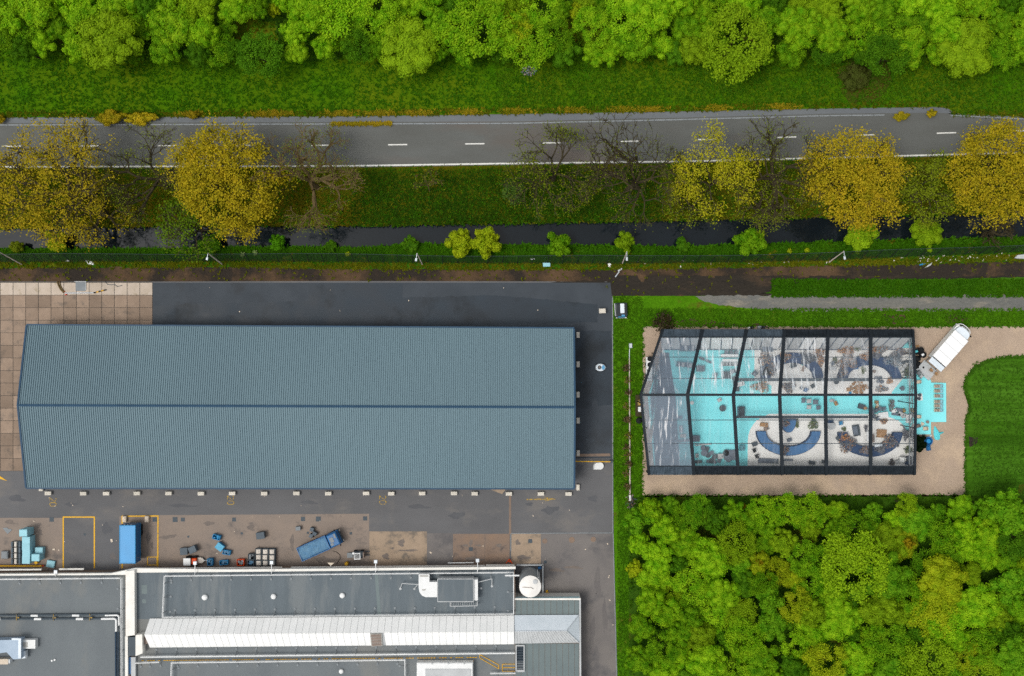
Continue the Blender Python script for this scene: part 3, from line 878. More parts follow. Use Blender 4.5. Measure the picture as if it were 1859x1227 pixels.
# ------------------------------------------------------------------ painted marks of the yard
def ribbon(b, pts, w, z):
    for p, q in zip(pts[:-1], pts[1:]):
        p, q = Vector((p[0], p[1], 0)), Vector((q[0], q[1], 0))
        d = (q - p).normalized()
        n_ = Vector((-d.y, d.x, 0)) * w / 2
        p, q = p - d * w * 0.3, q + d * w * 0.3
        b.quad((p - n_).to_tuple()[:2] + (z,), (q - n_).to_tuple()[:2] + (z,), (q + n_).to_tuple()[:2] + (z,), (p + n_).to_tuple()[:2] + (z,))
        z += 0.0006
    return b
def pline(name, pts, wpx, m, z=0.045):
    return ribbon(MB(), [W(*p)[:2] for p in pts], wpx / S, z).build(name, m, yard, world=True)
pline('bay_marking', [(115, 1031), (115, 938.5), (171.5, 938.5), (171.5, 1031)], 2.4, m_yel)
pline('bay_marking', [(222, 950), (222, 937), (287, 936.5), (286.5, 1031)], 2.4, m_yel)
pline('bay_marking', [(222, 1022), (222, 1031)], 2.4, m_yel)
pline('square_marking', [(268, 1025.5), (268, 1011), (285, 1011), (285, 1025.5), (267, 1025.5)], 1.5, m_yel, 0.052)
TWO = [(0, .8), (.1, .95), (.3, 1), (.5, .92), (.55, .72), (.4, .45), (0, 0), (.58, 0)]
ZERO = [(.15, 0), (.4, 0), (.55, .2), (.55, .8), (.4, 1), (.15, 1), (0, .8), (0, .2), (.15, 0)]
def painted_twenty(px, py):
    b = MB()
    for ch, off in ((TWO, 0), (ZERO, 0.78)):
        pts = [((y - .5) * 1.0, -(x + off - .68) * 1.0) for x, y in ch]      # reads from north to south
        w = W(px, py)
        ribbon(b, [(w.x + x, w.y + y) for x, y in pts], 0.12, 0.045 if off == 0 else 0.047)
    b.build('painted_number', m_yelold, yard, world=True)
for p in ((96.5, 911), (419, 908), (695, 907.5)):
    painted_twenty(*p)
a = [W(956, 906.5)[:2], W(995, 906)[:2]]
ribbon(MB(), a, 0.2, 0.045).build('painted_arrow_shaft', m_yelold, yard, world=True)
MB().quad(*[W(x, y, 0.046) for x, y in ((988, 902), (1010, 906), (988, 910), (993, 906))][::-1]).build('painted_arrow_head', m_yelold, yard, world=True)
MB().quad(*[W(x, y, 0.046) for x, y in ((-9, 858), (13, 873), (-4, 868))][::-1]).build('painted_arrow_head', m_yel, yard, world=True)
ribbon(MB(), [W(-30, 852)[:2], W(0, 866)[:2]], 0.3, 0.048).build('painted_arrow_shaft', m_yel, yard, world=True)
for x, y, s_ in ((94, 943, 8), (318, 943, 9), (332, 943, 7), (425, 943, 7), (550, 942, 7.5), (578, 942, 9), (663, 941, 7.5), (342, 974, 3.6), (439, 968, 4), (154, 970, 4), (559, 967, 4), (637, 968, 4.5), (962.6, 982, 7), (854.7, 996.6, 7), (990, 1020, 5), (281, 943, 8)):
    w = W(x, y)
    MB().obox((w.x, w.y, 0.02), (s_ / S, s_ / S, 0.028), 0, 0.006).build('manhole_cover', m_dgrey, yard, world=True)
for x, y, r_ in ((989, 982, 4.6), (1038, 980, 5.4), (1077, 979, 4.8)):
    w = W(x, y)
    MB().lathe([(r_ / S, 0), (r_ / S, 0.035), (r_ / S * 0.85, 0.04), (r_ / S * 0.82, 0.03), (0.02, 0.032)], (w.x, w.y, 0.02), 18).build('manhole_cover', m_apron3, yard, world=True)

# ------------------------------------------------------------------ factory
FZ = 3.0
fac = empty('factory_building', 'flat-roofed factory with white skylight ridge at the bottom of the yard', 'building', W(500, 1140))
def fp(pts, z0, z1, name, m, parent=fac, zm=None, **k):
    zm = z1 if zm is None else zm
    return MB().prism([W(x, y, zm)[:2] for x, y in pts], z0, z1).build(name, m, parent, world=True, **k)
fp([(-160, 1045), (228, 1042.5), (244, 1037), (934, 1032.5), (936, 1088), (1053, 1088), (1053, 1420), (-160, 1420)], 0.0, FZ, 'wall', m_fac, zm=FZ)
fp([(-160, 1045.5), (227, 1043), (227, 1420), (-160, 1420)], FZ, FZ + 0.03, 'roof', m_flat)
fp([(245, 1038), (933, 1033), (934.5, 1118), (262, 1124), (245, 1124)], FZ, FZ + 0.03, 'roof', m_flat2)
fp([(245, 1124), (934.5, 1118.2), (934.5, 1420), (245, 1420)], FZ, FZ + 0.026, 'roof', m_flat)
fp([(680, 1041), (686, 1041), (692, 1117), (686, 1117)], FZ + 0.03, FZ + 0.04, 'roof_strip', m_seam)
fp([(257, 1062), (267, 1062), (267, 1078), (257, 1078)], FZ + 0.03, FZ + 0.04, 'roof_strip', m_seam)
fp([(258, 1088), (265, 1088), (265, 1095), (258, 1095)], FZ + 0.03, FZ + 0.04, 'roof_strip', m_seam)
fp([(0, 1115), (215, 1111), (215, 1125), (0, 1126)], FZ + 0.03, FZ + 0.04, 'roof_strip', m_flat2)
# east wing: standing seam sheets
for i in range(11):
    x0, x1 = 935.5 + i * 10.8, 935.5 + (i + 1) * 10.8 - 0.6
    x1 = min(x1, 1051)
    for y0, y1 in ((1089.5, 1116), (1168, 1300)):
        fp([(x0, y0), (x1, y0), (x1, y1), (x0, y1)], FZ, FZ + 0.05 + 0.01 * (i % 2), 'roof_sheet', m_seam)
fp([(1051.5, 1087), (1054.5, 1087), (1056, 1420), (1053, 1420)], 0.1, FZ + 0.3, 'parapet', m_lgrey)
fp([(934.5, 1086), (1054, 1086), (1054, 1089.2), (934.5, 1089.2)], 0.1, FZ + 0.32, 'parapet', m_white)
fp([(936.5, 1084.4), (1052, 1083.8), (1052, 1085.6), (936.5, 1085.6)], FZ - 0.4, FZ - 0.1, 'gutter', m_bluel)
# north parapet and canopy bands
fp([(-160, 1043), (222, 1040.5), (222, 1043.5), (-160, 1046)], FZ - 0.3, FZ + 0.35, 'parapet', m_white)
fp([(200, 1041), (245, 1031.5), (420, 1033.8), (936, 1028.8), (936, 1033.2), (420, 1038.2), (245, 1039.5), (226, 1043.5), (200, 1043.5)], FZ - 0.3, FZ + 0.4, 'parapet', m_white)
fp([(250, 1031), (512, 1029), (512, 1032), (250, 1033.4)], 1.9, 2.1, 'canopy', m_white)
fp([(528, 1029), (880, 1025.8), (880, 1028.6), (528, 1031.4)], 1.9, 2.1, 'canopy', m_white)
fp([(882, 1025.6), (934, 1025.2), (934, 1028.4), (882, 1028.6)], 1.9, 2.3, 'canopy', m_white)
fp([(-100, 1034), (75, 1032.6), (75, 1035.2), (-100, 1036.6)], 1.9, 2.1, 'canopy', m_white)
fp([(107, 1032), (152, 1031.6), (152, 1034.4), (107, 1034.8)], 1.9, 2.1, 'canopy', m_white)
fp([(813, 1021), (860, 1020.4), (860, 1022.2), (813, 1022.8)], 1.0, 1.1, 'handrail', m_wch)
# fire wall and stair boxes
fp([(228, 1037), (244, 1035), (244.5, 1153), (228, 1155)], FZ, FZ + 0.9, 'fire_wall', m_white)
fp([(227, 1155.3), (232, 1155), (232, 1420), (227, 1420)], FZ, FZ + 0.7, 'fire_wall', m_white)
fp([(246, 1153), (258, 1151.5), (258.5, 1186), (246, 1191)], FZ, FZ + 1.3, 'stair_house', m_white)
fp([(233, 1157), (245.6, 1156), (245.6, 1190), (233, 1191)], FZ, FZ + 1.0, 'stair_house', m_dgrey)
fp([(238, 1193), (246, 1193), (246, 1420), (238, 1420)], FZ, FZ + 0.5, 'duct', m_lgrey)
fp([(233, 1193), (237.5, 1193), (237.5, 1224), (233, 1224)], FZ, FZ + 0.3, 'duct', m_blued)
fp([(256, 1155), (266, 1155), (268, 1169), (256, 1169)], FZ, FZ + 0.6, 'stair_house', m_greyw)

# skylight ridge: every panel its own part
SE, SR = FZ + 0.25, FZ + 2.4
sk = MB()
sa, sb_ = W(272, 1123, SE), W(933.5, 1117, SE)
sc_, sd = W(272, 1175, SE), W(933.5, 1169, SE)
ra, rb = W(262, 1152, SR), W(933.5, 1146.7, SR)
sk.prism([p[:2] for p in (sa, sb_, sd, sc_)], FZ, SE - 0.02)
skb = sk.build('skylight', m_white, fac, world=True)
skb.name = 'skylight'
NP = 54
for i in range(NP):
    u0, u1 = (i + 0.02) / NP, (i + 0.98) / NP
    for side, (a, b_) in enumerate(((sa, sb_), (sc_, sd))):
        p0, p1, q0, q1 = a.lerp(b_, u0), a.lerp(b_, u1), ra.lerp(rb, u0), ra.lerp(rb, u1)
        if side == 1 and i in (33, 34):
            continue
        up = Vector((0, 0.02 * (1 if side == 0 else -1), 0.05))
        lo = [p0, p1, q1, q0]
        hi = [x + up + Vector((0, 0, 0.0)) for x in lo]
        fs = [(4, 5, 6, 7), (0, 1, 5, 4), (1, 2, 6, 5), (2, 3, 7, 6), (3, 0, 4, 7)]
        b = MB().add(lo + hi, fs if side == 0 else [q[::-1] for q in fs])
        b.build('panel', m_grille if i == 2 else m_skyl, skb, world=False) if False else None
        L0 = fac.location
        b.v = [(p[0] - L0.x, p[1] - L0.y, p[2] - L0.z) for p in b.v]
        inst('panel', b.mesh('panel', m_skyl), skb, (0, 0, 0))
b = MB()
b.add([sa, sc_, ra, sb_, sd, rb], [(0, 2, 1), (3, 4, 5), (0, 3, 5, 2), (1, 2, 5, 4)])
L0 = fac.location
b.v = [(p[0] - L0.x, p[1] - L0.y, p[2] - L0.z) for p in b.v]
inst('glazing_bars', b.mesh('glazing_bars', m_lgrey), skb)
a = W(672, 1150, SR - .1); 
lv = empty('roof_louvre', 'beige louvred smoke vent in the south slope of the skylight ridge', 'vent', W(683, 1161, SE))
pa, pb, pc, pd = W(671.5, 1150.5, SR + .12), W(693, 1150, SR + .12), W(694.5, 1172.5, SE + .2), W(674, 1173.5, SE + .2)
b = MB().add([pa, pb, pc, pd] + [p - Vector((0, 0, .3)) for p in (pa, pb, pc, pd)], [(3, 2, 1, 0), (0, 1, 5, 4), (1, 2, 6, 5), (2, 3, 7, 6), (3, 0, 4, 7)])
b.build('frame', m_grille, lv, world=True)
for i in range(4):
    t0, t1 = 0.06 + i * 0.235, 0.06 + i * 0.235 + 0.19
    q = [pa.lerp(pd, t0).lerp(pb.lerp(pc, t0), .08), pa.lerp(pd, t0).lerp(pb.lerp(pc, t0), .92), pa.lerp(pd, t1).lerp(pb.lerp(pc, t1), .92), pa.lerp(pd, t1).lerp(pb.lerp(pc, t1), .08)]
    up = Vector((0, 0, .06))
    MB().add([x + up for x in q] + [x for x in q], [(3, 2, 1, 0), (0, 1, 5, 4), (1, 2, 6, 5), (2, 3, 7, 6), (3, 0, 4, 7)]).build('slat', m_greyw, lv, world=True)
# hipped metal ridge of the east wing
ha, hb, hc, hd = W(934, 1116.5, SE), W(1051, 1116, SE), W(1052, 1166.5, SE), W(934, 1168.5, SE)
h0, h1 = W(934, 1146, SR - .2), W(1029, 1145, SR - .2)
MB().quad(ha, h0, h1, hb).build('hip_slope', m_wbl, fac, world=True)
b = MB()                                             # ribbed south slope
n = 22
for i in range(n):
    u0, u1 = i / n, (i + 0.9) / n
    lo = [hd.lerp(hc, u0), hd.lerp(hc, u1)]
    hi = [h0.lerp(h1, u1), h0.lerp(h1, u0)]
    b.quad(*lo, *hi)
    b.quad(hd.lerp(hc, u1), hd.lerp(hc, (i + 1) / n) + Vector((0, 0, .05)), h0.lerp(h1, (i + 1) / n) + Vector((0, 0, .05)), h0.lerp(h1, u1))
b.build('hip_slope', m_wgr, fac, world=True)
MB().quad(hb, h1, hc).build('hip_slope', m_wbl, fac, world=True)
MB().tube(h1, hb, .07).tube(h1, hc, .07).tube(h0, h1, .06).build('hip_cap', m_galv, fac, world=True)

# roof railings: rail, posts, weighted feet
arm_me = MB().tube((0, 0, 0.0), (0, 0, 1.0), 0.035, n=6).tube((0, 0, .04), (0, 0.82, .04), 0.04, n=6).lathe([(0.19, 0), (0.19, .06), (.12, .1), (0.02, .1)], (0, .86, 0.0), 10).tube((0, 0, .95), (0, .5, .06), .03, n=5).mesh('post', m_mgrey)
def railing(p0, p1, ts, dirpx, thick=0.065, two=True):
    a, b_ = W(p0[0], p0[1], FZ + 1.0), W(p1[0], p1[1], FZ + 1.0)
    q = MB().tube(a, b_, thick, n=8)
    if two:
        q.tube(a - Vector((0, 0, .45)), b_ - Vector((0, 0, .45)), 0.035, n=6)
    r_ = q.build('railing', m_wch, fac, world=True)
    L0 = fac.location
    ang = math.atan2(-dirpx[1], dirpx[0]) - math.pi / 2
    for t in ts:
        p = a.lerp(b_, t)
        inst('post', arm_me, r_, (p.x - L0.x, p.y - L0.y, FZ + 0.03 - L0.z), ang)
def xs(x0, x1, st, a, b_):
    out = []
    x = st
    while x < b_:
        if x > a:
            out.append((x - x0) / (x1 - x0))
        x += 36.5
    return out
railing((-60, 1052.5), (217.5, 1050), [(x + 60) / 277.5 for x in (30, 67, 104.7, 142, 180)], (0, 1))
railing((219.5, 1050), (220, 1260), [(y - 1050) / 210 for y in (1072, 1108, 1145, 1183, 1220)], (-1, 0))
railing((298, 1046), (932.5, 1039.5), xs(298, 932.5, 307, 299, 930), (0, 1))
railing((298, 1046), (294.5, 1121), [.19, .53, .9], (1, 0))
railing((294.5, 1121), (932.5, 1115), xs(294.5, 932.5, 314, 299, 930), (0, -1), 0.05)
railing((932.5, 1039.5), (932.5, 1115), [.5, .96], (-1, 0))
railing((255, 1193), (935, 1186), xs(255, 935, 280, 256, 934), (0, -1), 0.09)
railing((310, 1203.5), (735, 1198.5), xs(310, 735, 319, 311, 734), (0, 1), 0.07)
railing((735, 1198.5), (735.5, 1270), [.2], (-1, 0))
railing((311, 1203.5), (309, 1270), [.2], (1, 0))
railing((245, 1204), (289, 1202.5), [.15, .53, .97], (0, 1))
railing((890, 1223), (936, 1222.6), [.3, .9], (0, 1))
b = MB()
for x in range(257, 864, 5):
    if rng.random() < 0.85:
        p, q = W(x, 1199.3 - (x - 255) * .0096, FZ + .1), W(x + 4, 1199.3 - (x - 251) * .0096, FZ + .1)
        b.tube(p, q, 0.06, n=5)
for pts in (((871, 1188), (905.5, 1207), (905.5, 1214), (871, 1194.5), (871, 1188)), ((935, 1205.5), (912, 1205.5), (912, 1218.5), (935, 1218.5)), ((770, 1201.5), (860, 1200)), ((912, 1212), (935, 1212))):
    b.path([W(x, y, FZ + .1) for x, y in pts], 0.055, 5)
b.build('safety_line', m_yel, fac, world=True)
# domes, dark louvre pit
for x, y, r_ in ((371, 1085, 5), (496, 1083.5, 4.6), (621, 1081.5, 4.6), (619, 1219.5, 4)):
    w = W(x, y, FZ + .4)
    MB().lathe([(r_ / S * 1.05, -.4), (r_ / S * 1.05, -.15), (r_ / S * .95, -.05), (r_ / S * .6, .03), (.03, .06)], w, 16).build('roof_dome', m_wch, fac, smooth=True, world=True)
for x, y in ((94, 1199.5), (99, 1198)):
    w = W(x, y, FZ + .2)
    MB().lathe([(.16, -.2), (.16, .0), (.04, .06)], w, 10).build('roof_vent', m_wch, fac, world=True)
lp = empty('light_well', 'dark blue slatted light well with white rim beside the hipped ridge', 'light well', W(944, 1195, FZ))
b = MB()
for pts in (((936, 1171), (952.5, 1171), (952.5, 1173.3), (936, 1173.3)), ((936, 1216), (952.5, 1216), (952.5, 1220), (936, 1220)), ((936, 1173.3), (938, 1173.3), (938, 1216), (936, 1216)), ((950.5, 1173.3), (952.5, 1173.3), (952.5, 1216), (950.5, 1216))):
    b.prism([W(x, y, FZ + .35)[:2] for x, y in pts], FZ + .06, FZ + .35)
b.build('rim', m_lgrey, lp, world=True)
MB().prism([W(x, y, FZ + .08)[:2] for x, y in ((938, 1173.3), (950.5, 1173.3), (950.5, 1216), (938, 1216))], FZ + .05, FZ + .08).build('pit', mat('pit_blue', '#14293a', '#0f202f', 1.0), lp, world=True)
for i in range(14):
    y = 1174.5 + i * 2.95
    MB().prism([W(x, yy, FZ + .24)[:2] for x, yy in ((938, y), (950.5, y), (950.5, y + 1.2), (938, y + 1.2))], FZ + .16, FZ + .24).build('slat', m_dgrey if i < 9 else m_mgrey, lp, world=True)
# pipes on the left roof
pr = empty('roof_pipe_run', 'insulated pipes on yellow brackets across the left factory roof', 'pipe', W(110, 1120, FZ))
b = MB()
for y0, y1 in ((1117.5, 1115), (1124, 1122.6)):
    b.tube(W(-60, y0, FZ + .35), W(215, y1, FZ + .35), 0.13, n=8)
b.build('dark_pipe', m_dgrey, pr, world=True)
for x, y in ((63, 1117.3), (69, 1123.6), (138, 1117.0), (145, 1123.5), (-5, 1123.5)):
    w = W(x, y, FZ + .35)
    MB().tube(w - Vector((.55, 0, 0)), w + Vector((.55, 0, 0)), .19, n=10).build('white_sleeve', m_wch, pr, world=True)
for x in (30, 97, 163):
    MB().tube(W(x, 1115, FZ + .55), W(x, 1126, FZ + .55), .05).tube(W(x, 1115, FZ), W(x, 1115, FZ + .55), .05).tube(W(x, 1126, FZ), W(x, 1126, FZ + .55), .05).obox(W(x + 2, 1121, FZ + .4), (.5, .16, .1)).build('bracket', m_yelold, pr, world=True)
MB().path([W(191, 1117, FZ + .4), W(213, 1116.5, FZ + .4), W(216, 1119, FZ + .4), W(216.5, 1135, FZ + .4)], .15, 8).path([W(184, 1123.5, FZ + .4), W(208, 1123, FZ + .4), W(211, 1125, FZ + .4), W(211, 1146, FZ + .4)], .17, 8).build('white_elbow', m_wch, pr, world=True)
MB().path([W(210, 1147, FZ + .35), W(210.5, 1260, FZ + .35)], .14, 8).path([W(214.5, 1147, FZ + .35), W(214.5, 1260, FZ + .35)], .1, 8).build('dark_pipe', mat('pipe_navy', '#26384a', '#2f4152', 1.0), pr, world=True)

# ---- rooftop machines
ac = empty('ventilation_unit', 'big dark-topped ventilation unit with white curved duct on the factory roof', 'ventilation unit', W(812, 1072, FZ))
z0 = FZ + .03
def ub(x0, y0, x1, y1, za, zb, name, m, par, ch=0.0):
    a, b_ = W(x0, y0, zb), W(x1, y1, zb)
    return MB().obox(((a.x + b_.x) / 2, (a.y + b_.y) / 2, za), (b_.x - a.x, a.y - b_.y, zb - za), 0, ch).build(name, m, par, world=True)
ub(794, 1050.5, 860, 1093, z0 + .3, FZ + 1.9, 'casing', m_lgrey, ac)
ub(795.2, 1052, 858.6, 1091.5, FZ + 1.9, FZ + 1.96, 'lid', m_flat2, ac)
ub(860.2, 1052, 867.5, 1090, z0 + .3, FZ + 1.6, 'end_panel', m_wch, ac)
ub(800, 1053, 855, 1090, z0, z0 + .3, 'plinth', m_dgrey, ac)
duct = [(760, 1042.5), (779.5, 1042.5), (779.5, 1056.5), (793.6, 1056.5), (793.6, 1084), (773, 1084), (766, 1081), (761.5, 1075), (760, 1067)]
MB().prism([W(x, y, FZ + 1.5)[:2] for x, y in duct], z0 + .4, FZ + 1.5, 0.0).build('duct', m_wch, ac, world=True)
for pts in (((762, 1044), (777.5, 1044), (777.5, 1047), (762, 1047)), ((766, 1070), (773, 1069), (772, 1072), (767, 1072.5))):
    MB().prism([W(x, y, FZ + 1.52)[:2] for x, y in pts], FZ + 1.5, FZ + 1.53).build('duct_flange', m_grille, ac, world=True)
for x in (765, 777, 789):
    ub(x, 1072, x + 2, 1076, z0, z0 + .4, 'leg', m_dgrey, ac)
b = MB()
b.path([W(817.5, 1093.5, FZ + 1.2), W(817.5, 1100.5, FZ + 1.2), W(866.5, 1099.5, FZ + 1.2), W(866.5, 1091.5, FZ + 1.2)], .08, 6)
for i in range(12):
    x = 820 + i * 4
    b.tube(W(x, 1093.6, FZ + 1.1), W(x, 1100, FZ + 1.1), .03, n=4)
for x in (818, 866):
    b.tube(W(x, 1100, FZ + 1.2), W(x, 1100, FZ + 1.2) - Vector((0, 0, 1.2)), .05)
b.build('service_grating', m_lgrey, ac, world=True)
MB().path([W(867, 1057, FZ + .9), W(893, 1050.5, FZ + .9), W(893.3, 1063, FZ + .1)], .07, 6).lathe([(.2, 0), (.2, .1), (.05, .15)], W(893.3, 1063.5, z0), 10).lathe([(.18, 0), (.18, .1), (.05, .15)], W(873.5, 1067.5, z0), 10).build('tie_bar', m_lgrey, ac, world=True)
MB().path([W(760, 1061, FZ + .9), W(730, 1059, FZ + .9), W(727, 1068, FZ + .1)], .07, 6).lathe([(.2, 0), (.2, .1), (.05, .15)], W(727, 1068.5, z0), 10).tube(W(758, 1062, FZ + .9), W(752.5, 1068, FZ + .1), .05).lathe([(.18, 0), (.18, .1), (.05, .15)], W(752.5, 1068.5, z0), 10).build('tie_bar', m_lgrey, ac, world=True)

wu = empty('rooftop_cabin', 'white rooftop plant cabin with pale grey lid at the bottom edge', 'ventilation unit', W(808, 1225, FZ))
ub(756.5, 1203.5, 858.5, 1262, z0, FZ + 1.4, 'casing', m_wch, wu, .12)
ub(772, 1214.5, 855, 1262, FZ + 1.4, FZ + 1.5, 'lid', m_lgrey, wu, .04)
for x in (784, 814, 843):
    w = W(x, 1204.5, FZ + 1.5)
    MB().lathe([(.13, -.15), (.13, 0), (.04, .05)], w, 8).build('lifting_eye', m_lgrey, wu, world=True)

lu = empty('air_handler', 'pale blue air handling unit with intake box on the left factory roof', 'ventilation unit', W(20, 1180, FZ))
MB().prism([W(x, y, FZ + 1.7)[:2] for x, y in ((-30, 1163), (36, 1161), (37.5, 1196), (24, 1197), (12, 1184), (-30, 1190))], z0 + .15, FZ + 1.7).build('casing', mat('blue_grey_casing', '#a3b4c4', '#98aabb', 0.8, rough=.5), lu, world=True)
ub(33, 1159, 38, 1195, FZ + 1.7, FZ + 1.78, 'edge_cap', m_wbl, lu)
ub(21, 1158.5, 33, 1162, FZ + 1.7, FZ + 1.8, 'edge_cap', m_wbl, lu)
ub(38.3, 1161.5, 64, 1177.5, z0, FZ + .9, 'intake_box', m_wch, lu)
ub(41, 1166, 50, 1175, FZ + .9, FZ + .94, 'grille', m_grille, lu)
ub(38.3, 1182, 46, 1195, z0, FZ + .8, 'side_duct', m_wbl, lu)
MB().path([W(48.5, 1180, FZ + .6), W(48.5, 1194, FZ + .6), W(38, 1195.5, FZ + .6)], .05, 6).build('pipe', m_lgrey, lu, world=True)
ub(-25, 1196.5, 14.5, 1206, z0, FZ + 1.0, 'lower_duct', m_beige, lu)
ub(14.6, 1197, 17.5, 1204, z0, FZ + .9, 'duct_end', m_wch, lu)

# ---- round tank in its bund
tk = empty('storage_tank', 'white round storage tank standing in a bund beside the factory', 'tank', W(962.5, 1065, 6.0) - Vector((0, 0, 6.0)))
rT = 19.6 / S * (1 - 6 / H)
MB().lathe([(rT, .1), (rT, 5.75), (rT * .985, 5.8)], (0, 0, 0), 40).build('shell', m_tankg, tk, smooth=False)
tlid = MB().lathe([(rT * 1.01, 5.78), (rT * 1.01, 5.9), (rT * .6, 6.02), (.05, 6.08)], (0, 0, 0), 40).build('lid', m_tank, tk)
MB().lathe([(.36, 6.0), (.36, 6.1), (.05, 6.12)], (.75, .75, 0), 16).build('hatch', m_lgrey, tlid)
MB().path([(-1.2, -.05, 6.1), (.1, -.1, 6.16), (.5, -.3, 6.14)], .035, 5).build('lid_pipe', m_greyw, tlid)
MB().tube((-rT, 1.5, 5.2), (-rT - 2.2, 1.5, 5.2), .13).tube((rT * .9, .9, 0), (rT * .9, .9, 5.6), .08).tube((rT * .75, 1.25, 0), (rT * .75, 1.25, 5.6), .08).build('pipework', m_wch, tk)
bd = tag(MB().obox(W(962, 1026, .6) - Vector((0, 0, .6)), (4.2, .2, .6)).obox(W(985.5, 1054, .6) - Vector((0, 0, .6)), (.2, 5.2, .6)).build('tank_bund', m_lgrey, world=True), 'low pale wall of the bund round the white tank', 'low wall')
for x, y, s_ in ((958, 1035, .5), (964, 1038, .35), (969, 1034, .3), (980, 1031, .5)):
    w = W(x, y, .5)
    tag(MB().obox((w.x, w.y, .03), (s_, s_ * .8, .5), rng.random(), .06).tube((w.x, w.y, .5), (w.x + .1, w.y, .75), .06).build('pump', m_blued, world=True), 'small blue pump in the tank bund, %s' % {958: 'leftmost of the four', 964: 'second from the left', 969: 'third from the left', 980: 'alone in the right corner'}[x], 'pump', 'pumps in the tank bund')
tag(MB().tube(W(990, 1078, .1), W(994, 1071, .1), .1).tube(W(991, 1072, .15), W(996, 1076, .15), .08).build('yellow_valve', m_yel, world=True), 'yellow valve bracket on the ground right of the tank', 'valve')
b = MB()
for a, c_ in (((919, 1022), (925, 1015)), ((925, 1015), (930, 1023)), ((921, 1019), (929, 1020.5))):
    b.tube(W(*a, .4), W(*c_, .7), .07)
tag(b.build('barrier_stand', m_orange, world=True), 'orange folding barrier stand at the factory corner', 'barrier')

# ---- wall lamps that reach out over the yard
for i, (x, y, yb) in enumerate(((354, 1022, 1044), (493, 1021, 1043), (682, 1019.5, 1041), (867, 1017.5, 1041), (101, 1038, 1046))):
    lo_ = empty('wall_lamp', 'white floodlight on an arm over the factory parapet, %s' % ['second from the left', 'third from the left', 'fourth from the left', 'rightmost', 'leftmost, on a short arm'][i], 'lamp', W(x, yb, FZ), 0, 'floodlights along the factory parapet')
    hp = W(x, y, FZ + .9)
    MB().obox((hp.x, hp.y, hp.z - .1), (.55, .55, .18), 0, .06).build('lamp_head', m_galv, lo_, world=True)
    MB().path([W(x, yb, FZ + .03), W(x, yb - 4, FZ + 1.0), hp], .06, 6).build('arm', m_wch, lo_, world=True)

# ------------------------------------------------------------------ yard things
def crate_mesh(sx, sy, h, m, rim=0.05, lid=True, ribs=True):
    """open or lidded plastic crate with rim and corner ribs"""
    b = MB()
    b.obox((0, 0, 0), (sx * .96, sy * .96, h - .06))
    if lid:
        b.obox((0, 0, h - .06), (sx, sy, .06), 0, .02)
        b.obox((0, 0, h), (sx * .8, sy * .8, .015))
    else:
        for x, y, a, c in ((0, sy / 2 - rim / 2, sx, rim), (0, -sy / 2 + rim / 2, sx, rim), (sx / 2 - rim / 2, 0, rim, sy - 2 * rim), (-sx / 2 + rim / 2, 0, rim, sy - 2 * rim)):
            b.obox((x, y, h - .06), (a, c, .1))
    if ribs:
        for s1 in (-1, 1):
            for k in range(3):
                b.obox((s1 * sx * .485, (k - 1) * sy * .38, .02), (.05, .1, h - .09))
                b.obox(((k - 1) * sx * .38, s1 * sy * .485, .02), (.1, .05, h - .09))
    return b.mesh('crate', m)
pc_me = crate_mesh(1.24, 1.08, 0.42, m_bluel)
def crate_stack(px, py, n, what, gname='pale blue crates stacked in the yard'):
    zt = n * .43
    w = W(px, py, zt)
    for k in range(n):
        o = inst('plastic_crate', pc_me, None, (w.x + rng.uniform(-.02, .02), w.y + rng.uniform(-.02, .02), 0.03 + k * .43), rng.uniform(-.015, .015))
        tag(o, 'pale blue crate, %s of %s' % ('only crate' if n == 1 else ORD[k] + ' from the ground', what), 'crate', gname)
crate_stack(42.3, 967.5, 5, 'the tall stack at the top')
for i, (y, n) in enumerate(((981, 4), (993, 4), (1005, 4), (1017, 4))):
    crate_stack(47.3, y, n, 'stack %s in the long row' % ['one', 'two', 'three', 'four'][i])
crate_stack(70.5, 1000, 2, 'the low stack right of the row')
crate_stack(64.3, 1012.5, 4, 'the stack beside the long row')
w = W(91.6, 1024, .45)
o = inst('plastic_crate', pc_me, None, (w.x, w.y, .03), -.2)
tag(o, 'single pale blue crate lying askew near the empty bay', 'crate')
def trolley():
    t = empty('goods_trolley', 'x', 'trolley', (0, 0, 0))
    MB().obox((0, 0, .22), (1.5, .82, .08), 0, .02).build('deck', m_dbox, t)
    MB().obox((-.1, 0, .3), (.4, .76, .35), 0, .04).build('load', m_paleb, t)
    for s_ in (-1, 1):
        MB().obox((s_ * .6, 0, .3), (.28, .78, .45), 0, .03).build('end_box', m_dbox, t)
    for x in (-.55, .55):
        for y in (-.33, .33):
            MB().tube((x, y - .04, .12), (x, y + .04, .12), .11, n=8).build('wheel', m_black, t)
    return t
t0_ = trolley()
for i, y in enumerate((987.5, 998, 1008.5, 1019)):
    o = t0_ if i == 0 else dup(t0_, (0, 0, 0))
    o.location = W(30, y, .5) - Vector((0, 0, .47))
    tag(o, 'dark trolley with a pale load left of the blue crates, %s from the top' % ORD[i], 'trolley', 'trolleys by the pale blue crates')
tag(MB().obox((0, 0, 0), (1.08, 1.2, .5), 0, .05).obox((0, 0, .5), (.85, 1.0, .05), 0, .02).build('grey_box', m_mgrey, None, W(8.3, 1007.5, .5) - Vector((0, 0, .47))), 'flat grey lidded box at the left edge beside the trolleys', 'box')
tag(MB().prism([W(x, y)[:2] for x, y in ((5.2, 958), (13.6, 957.6), (15.5, 960), (21, 960.2), (22, 962), (14, 969.3))], .03, .09).build('metal_plate', m_mgrey, world=True), 'grey angular steel plate lying left of the tall crate stack', 'plate')
bar = empty('guard_beam', 'yellow guard beam with red flashes along the factory front left', 'barrier', W(30, 1026))
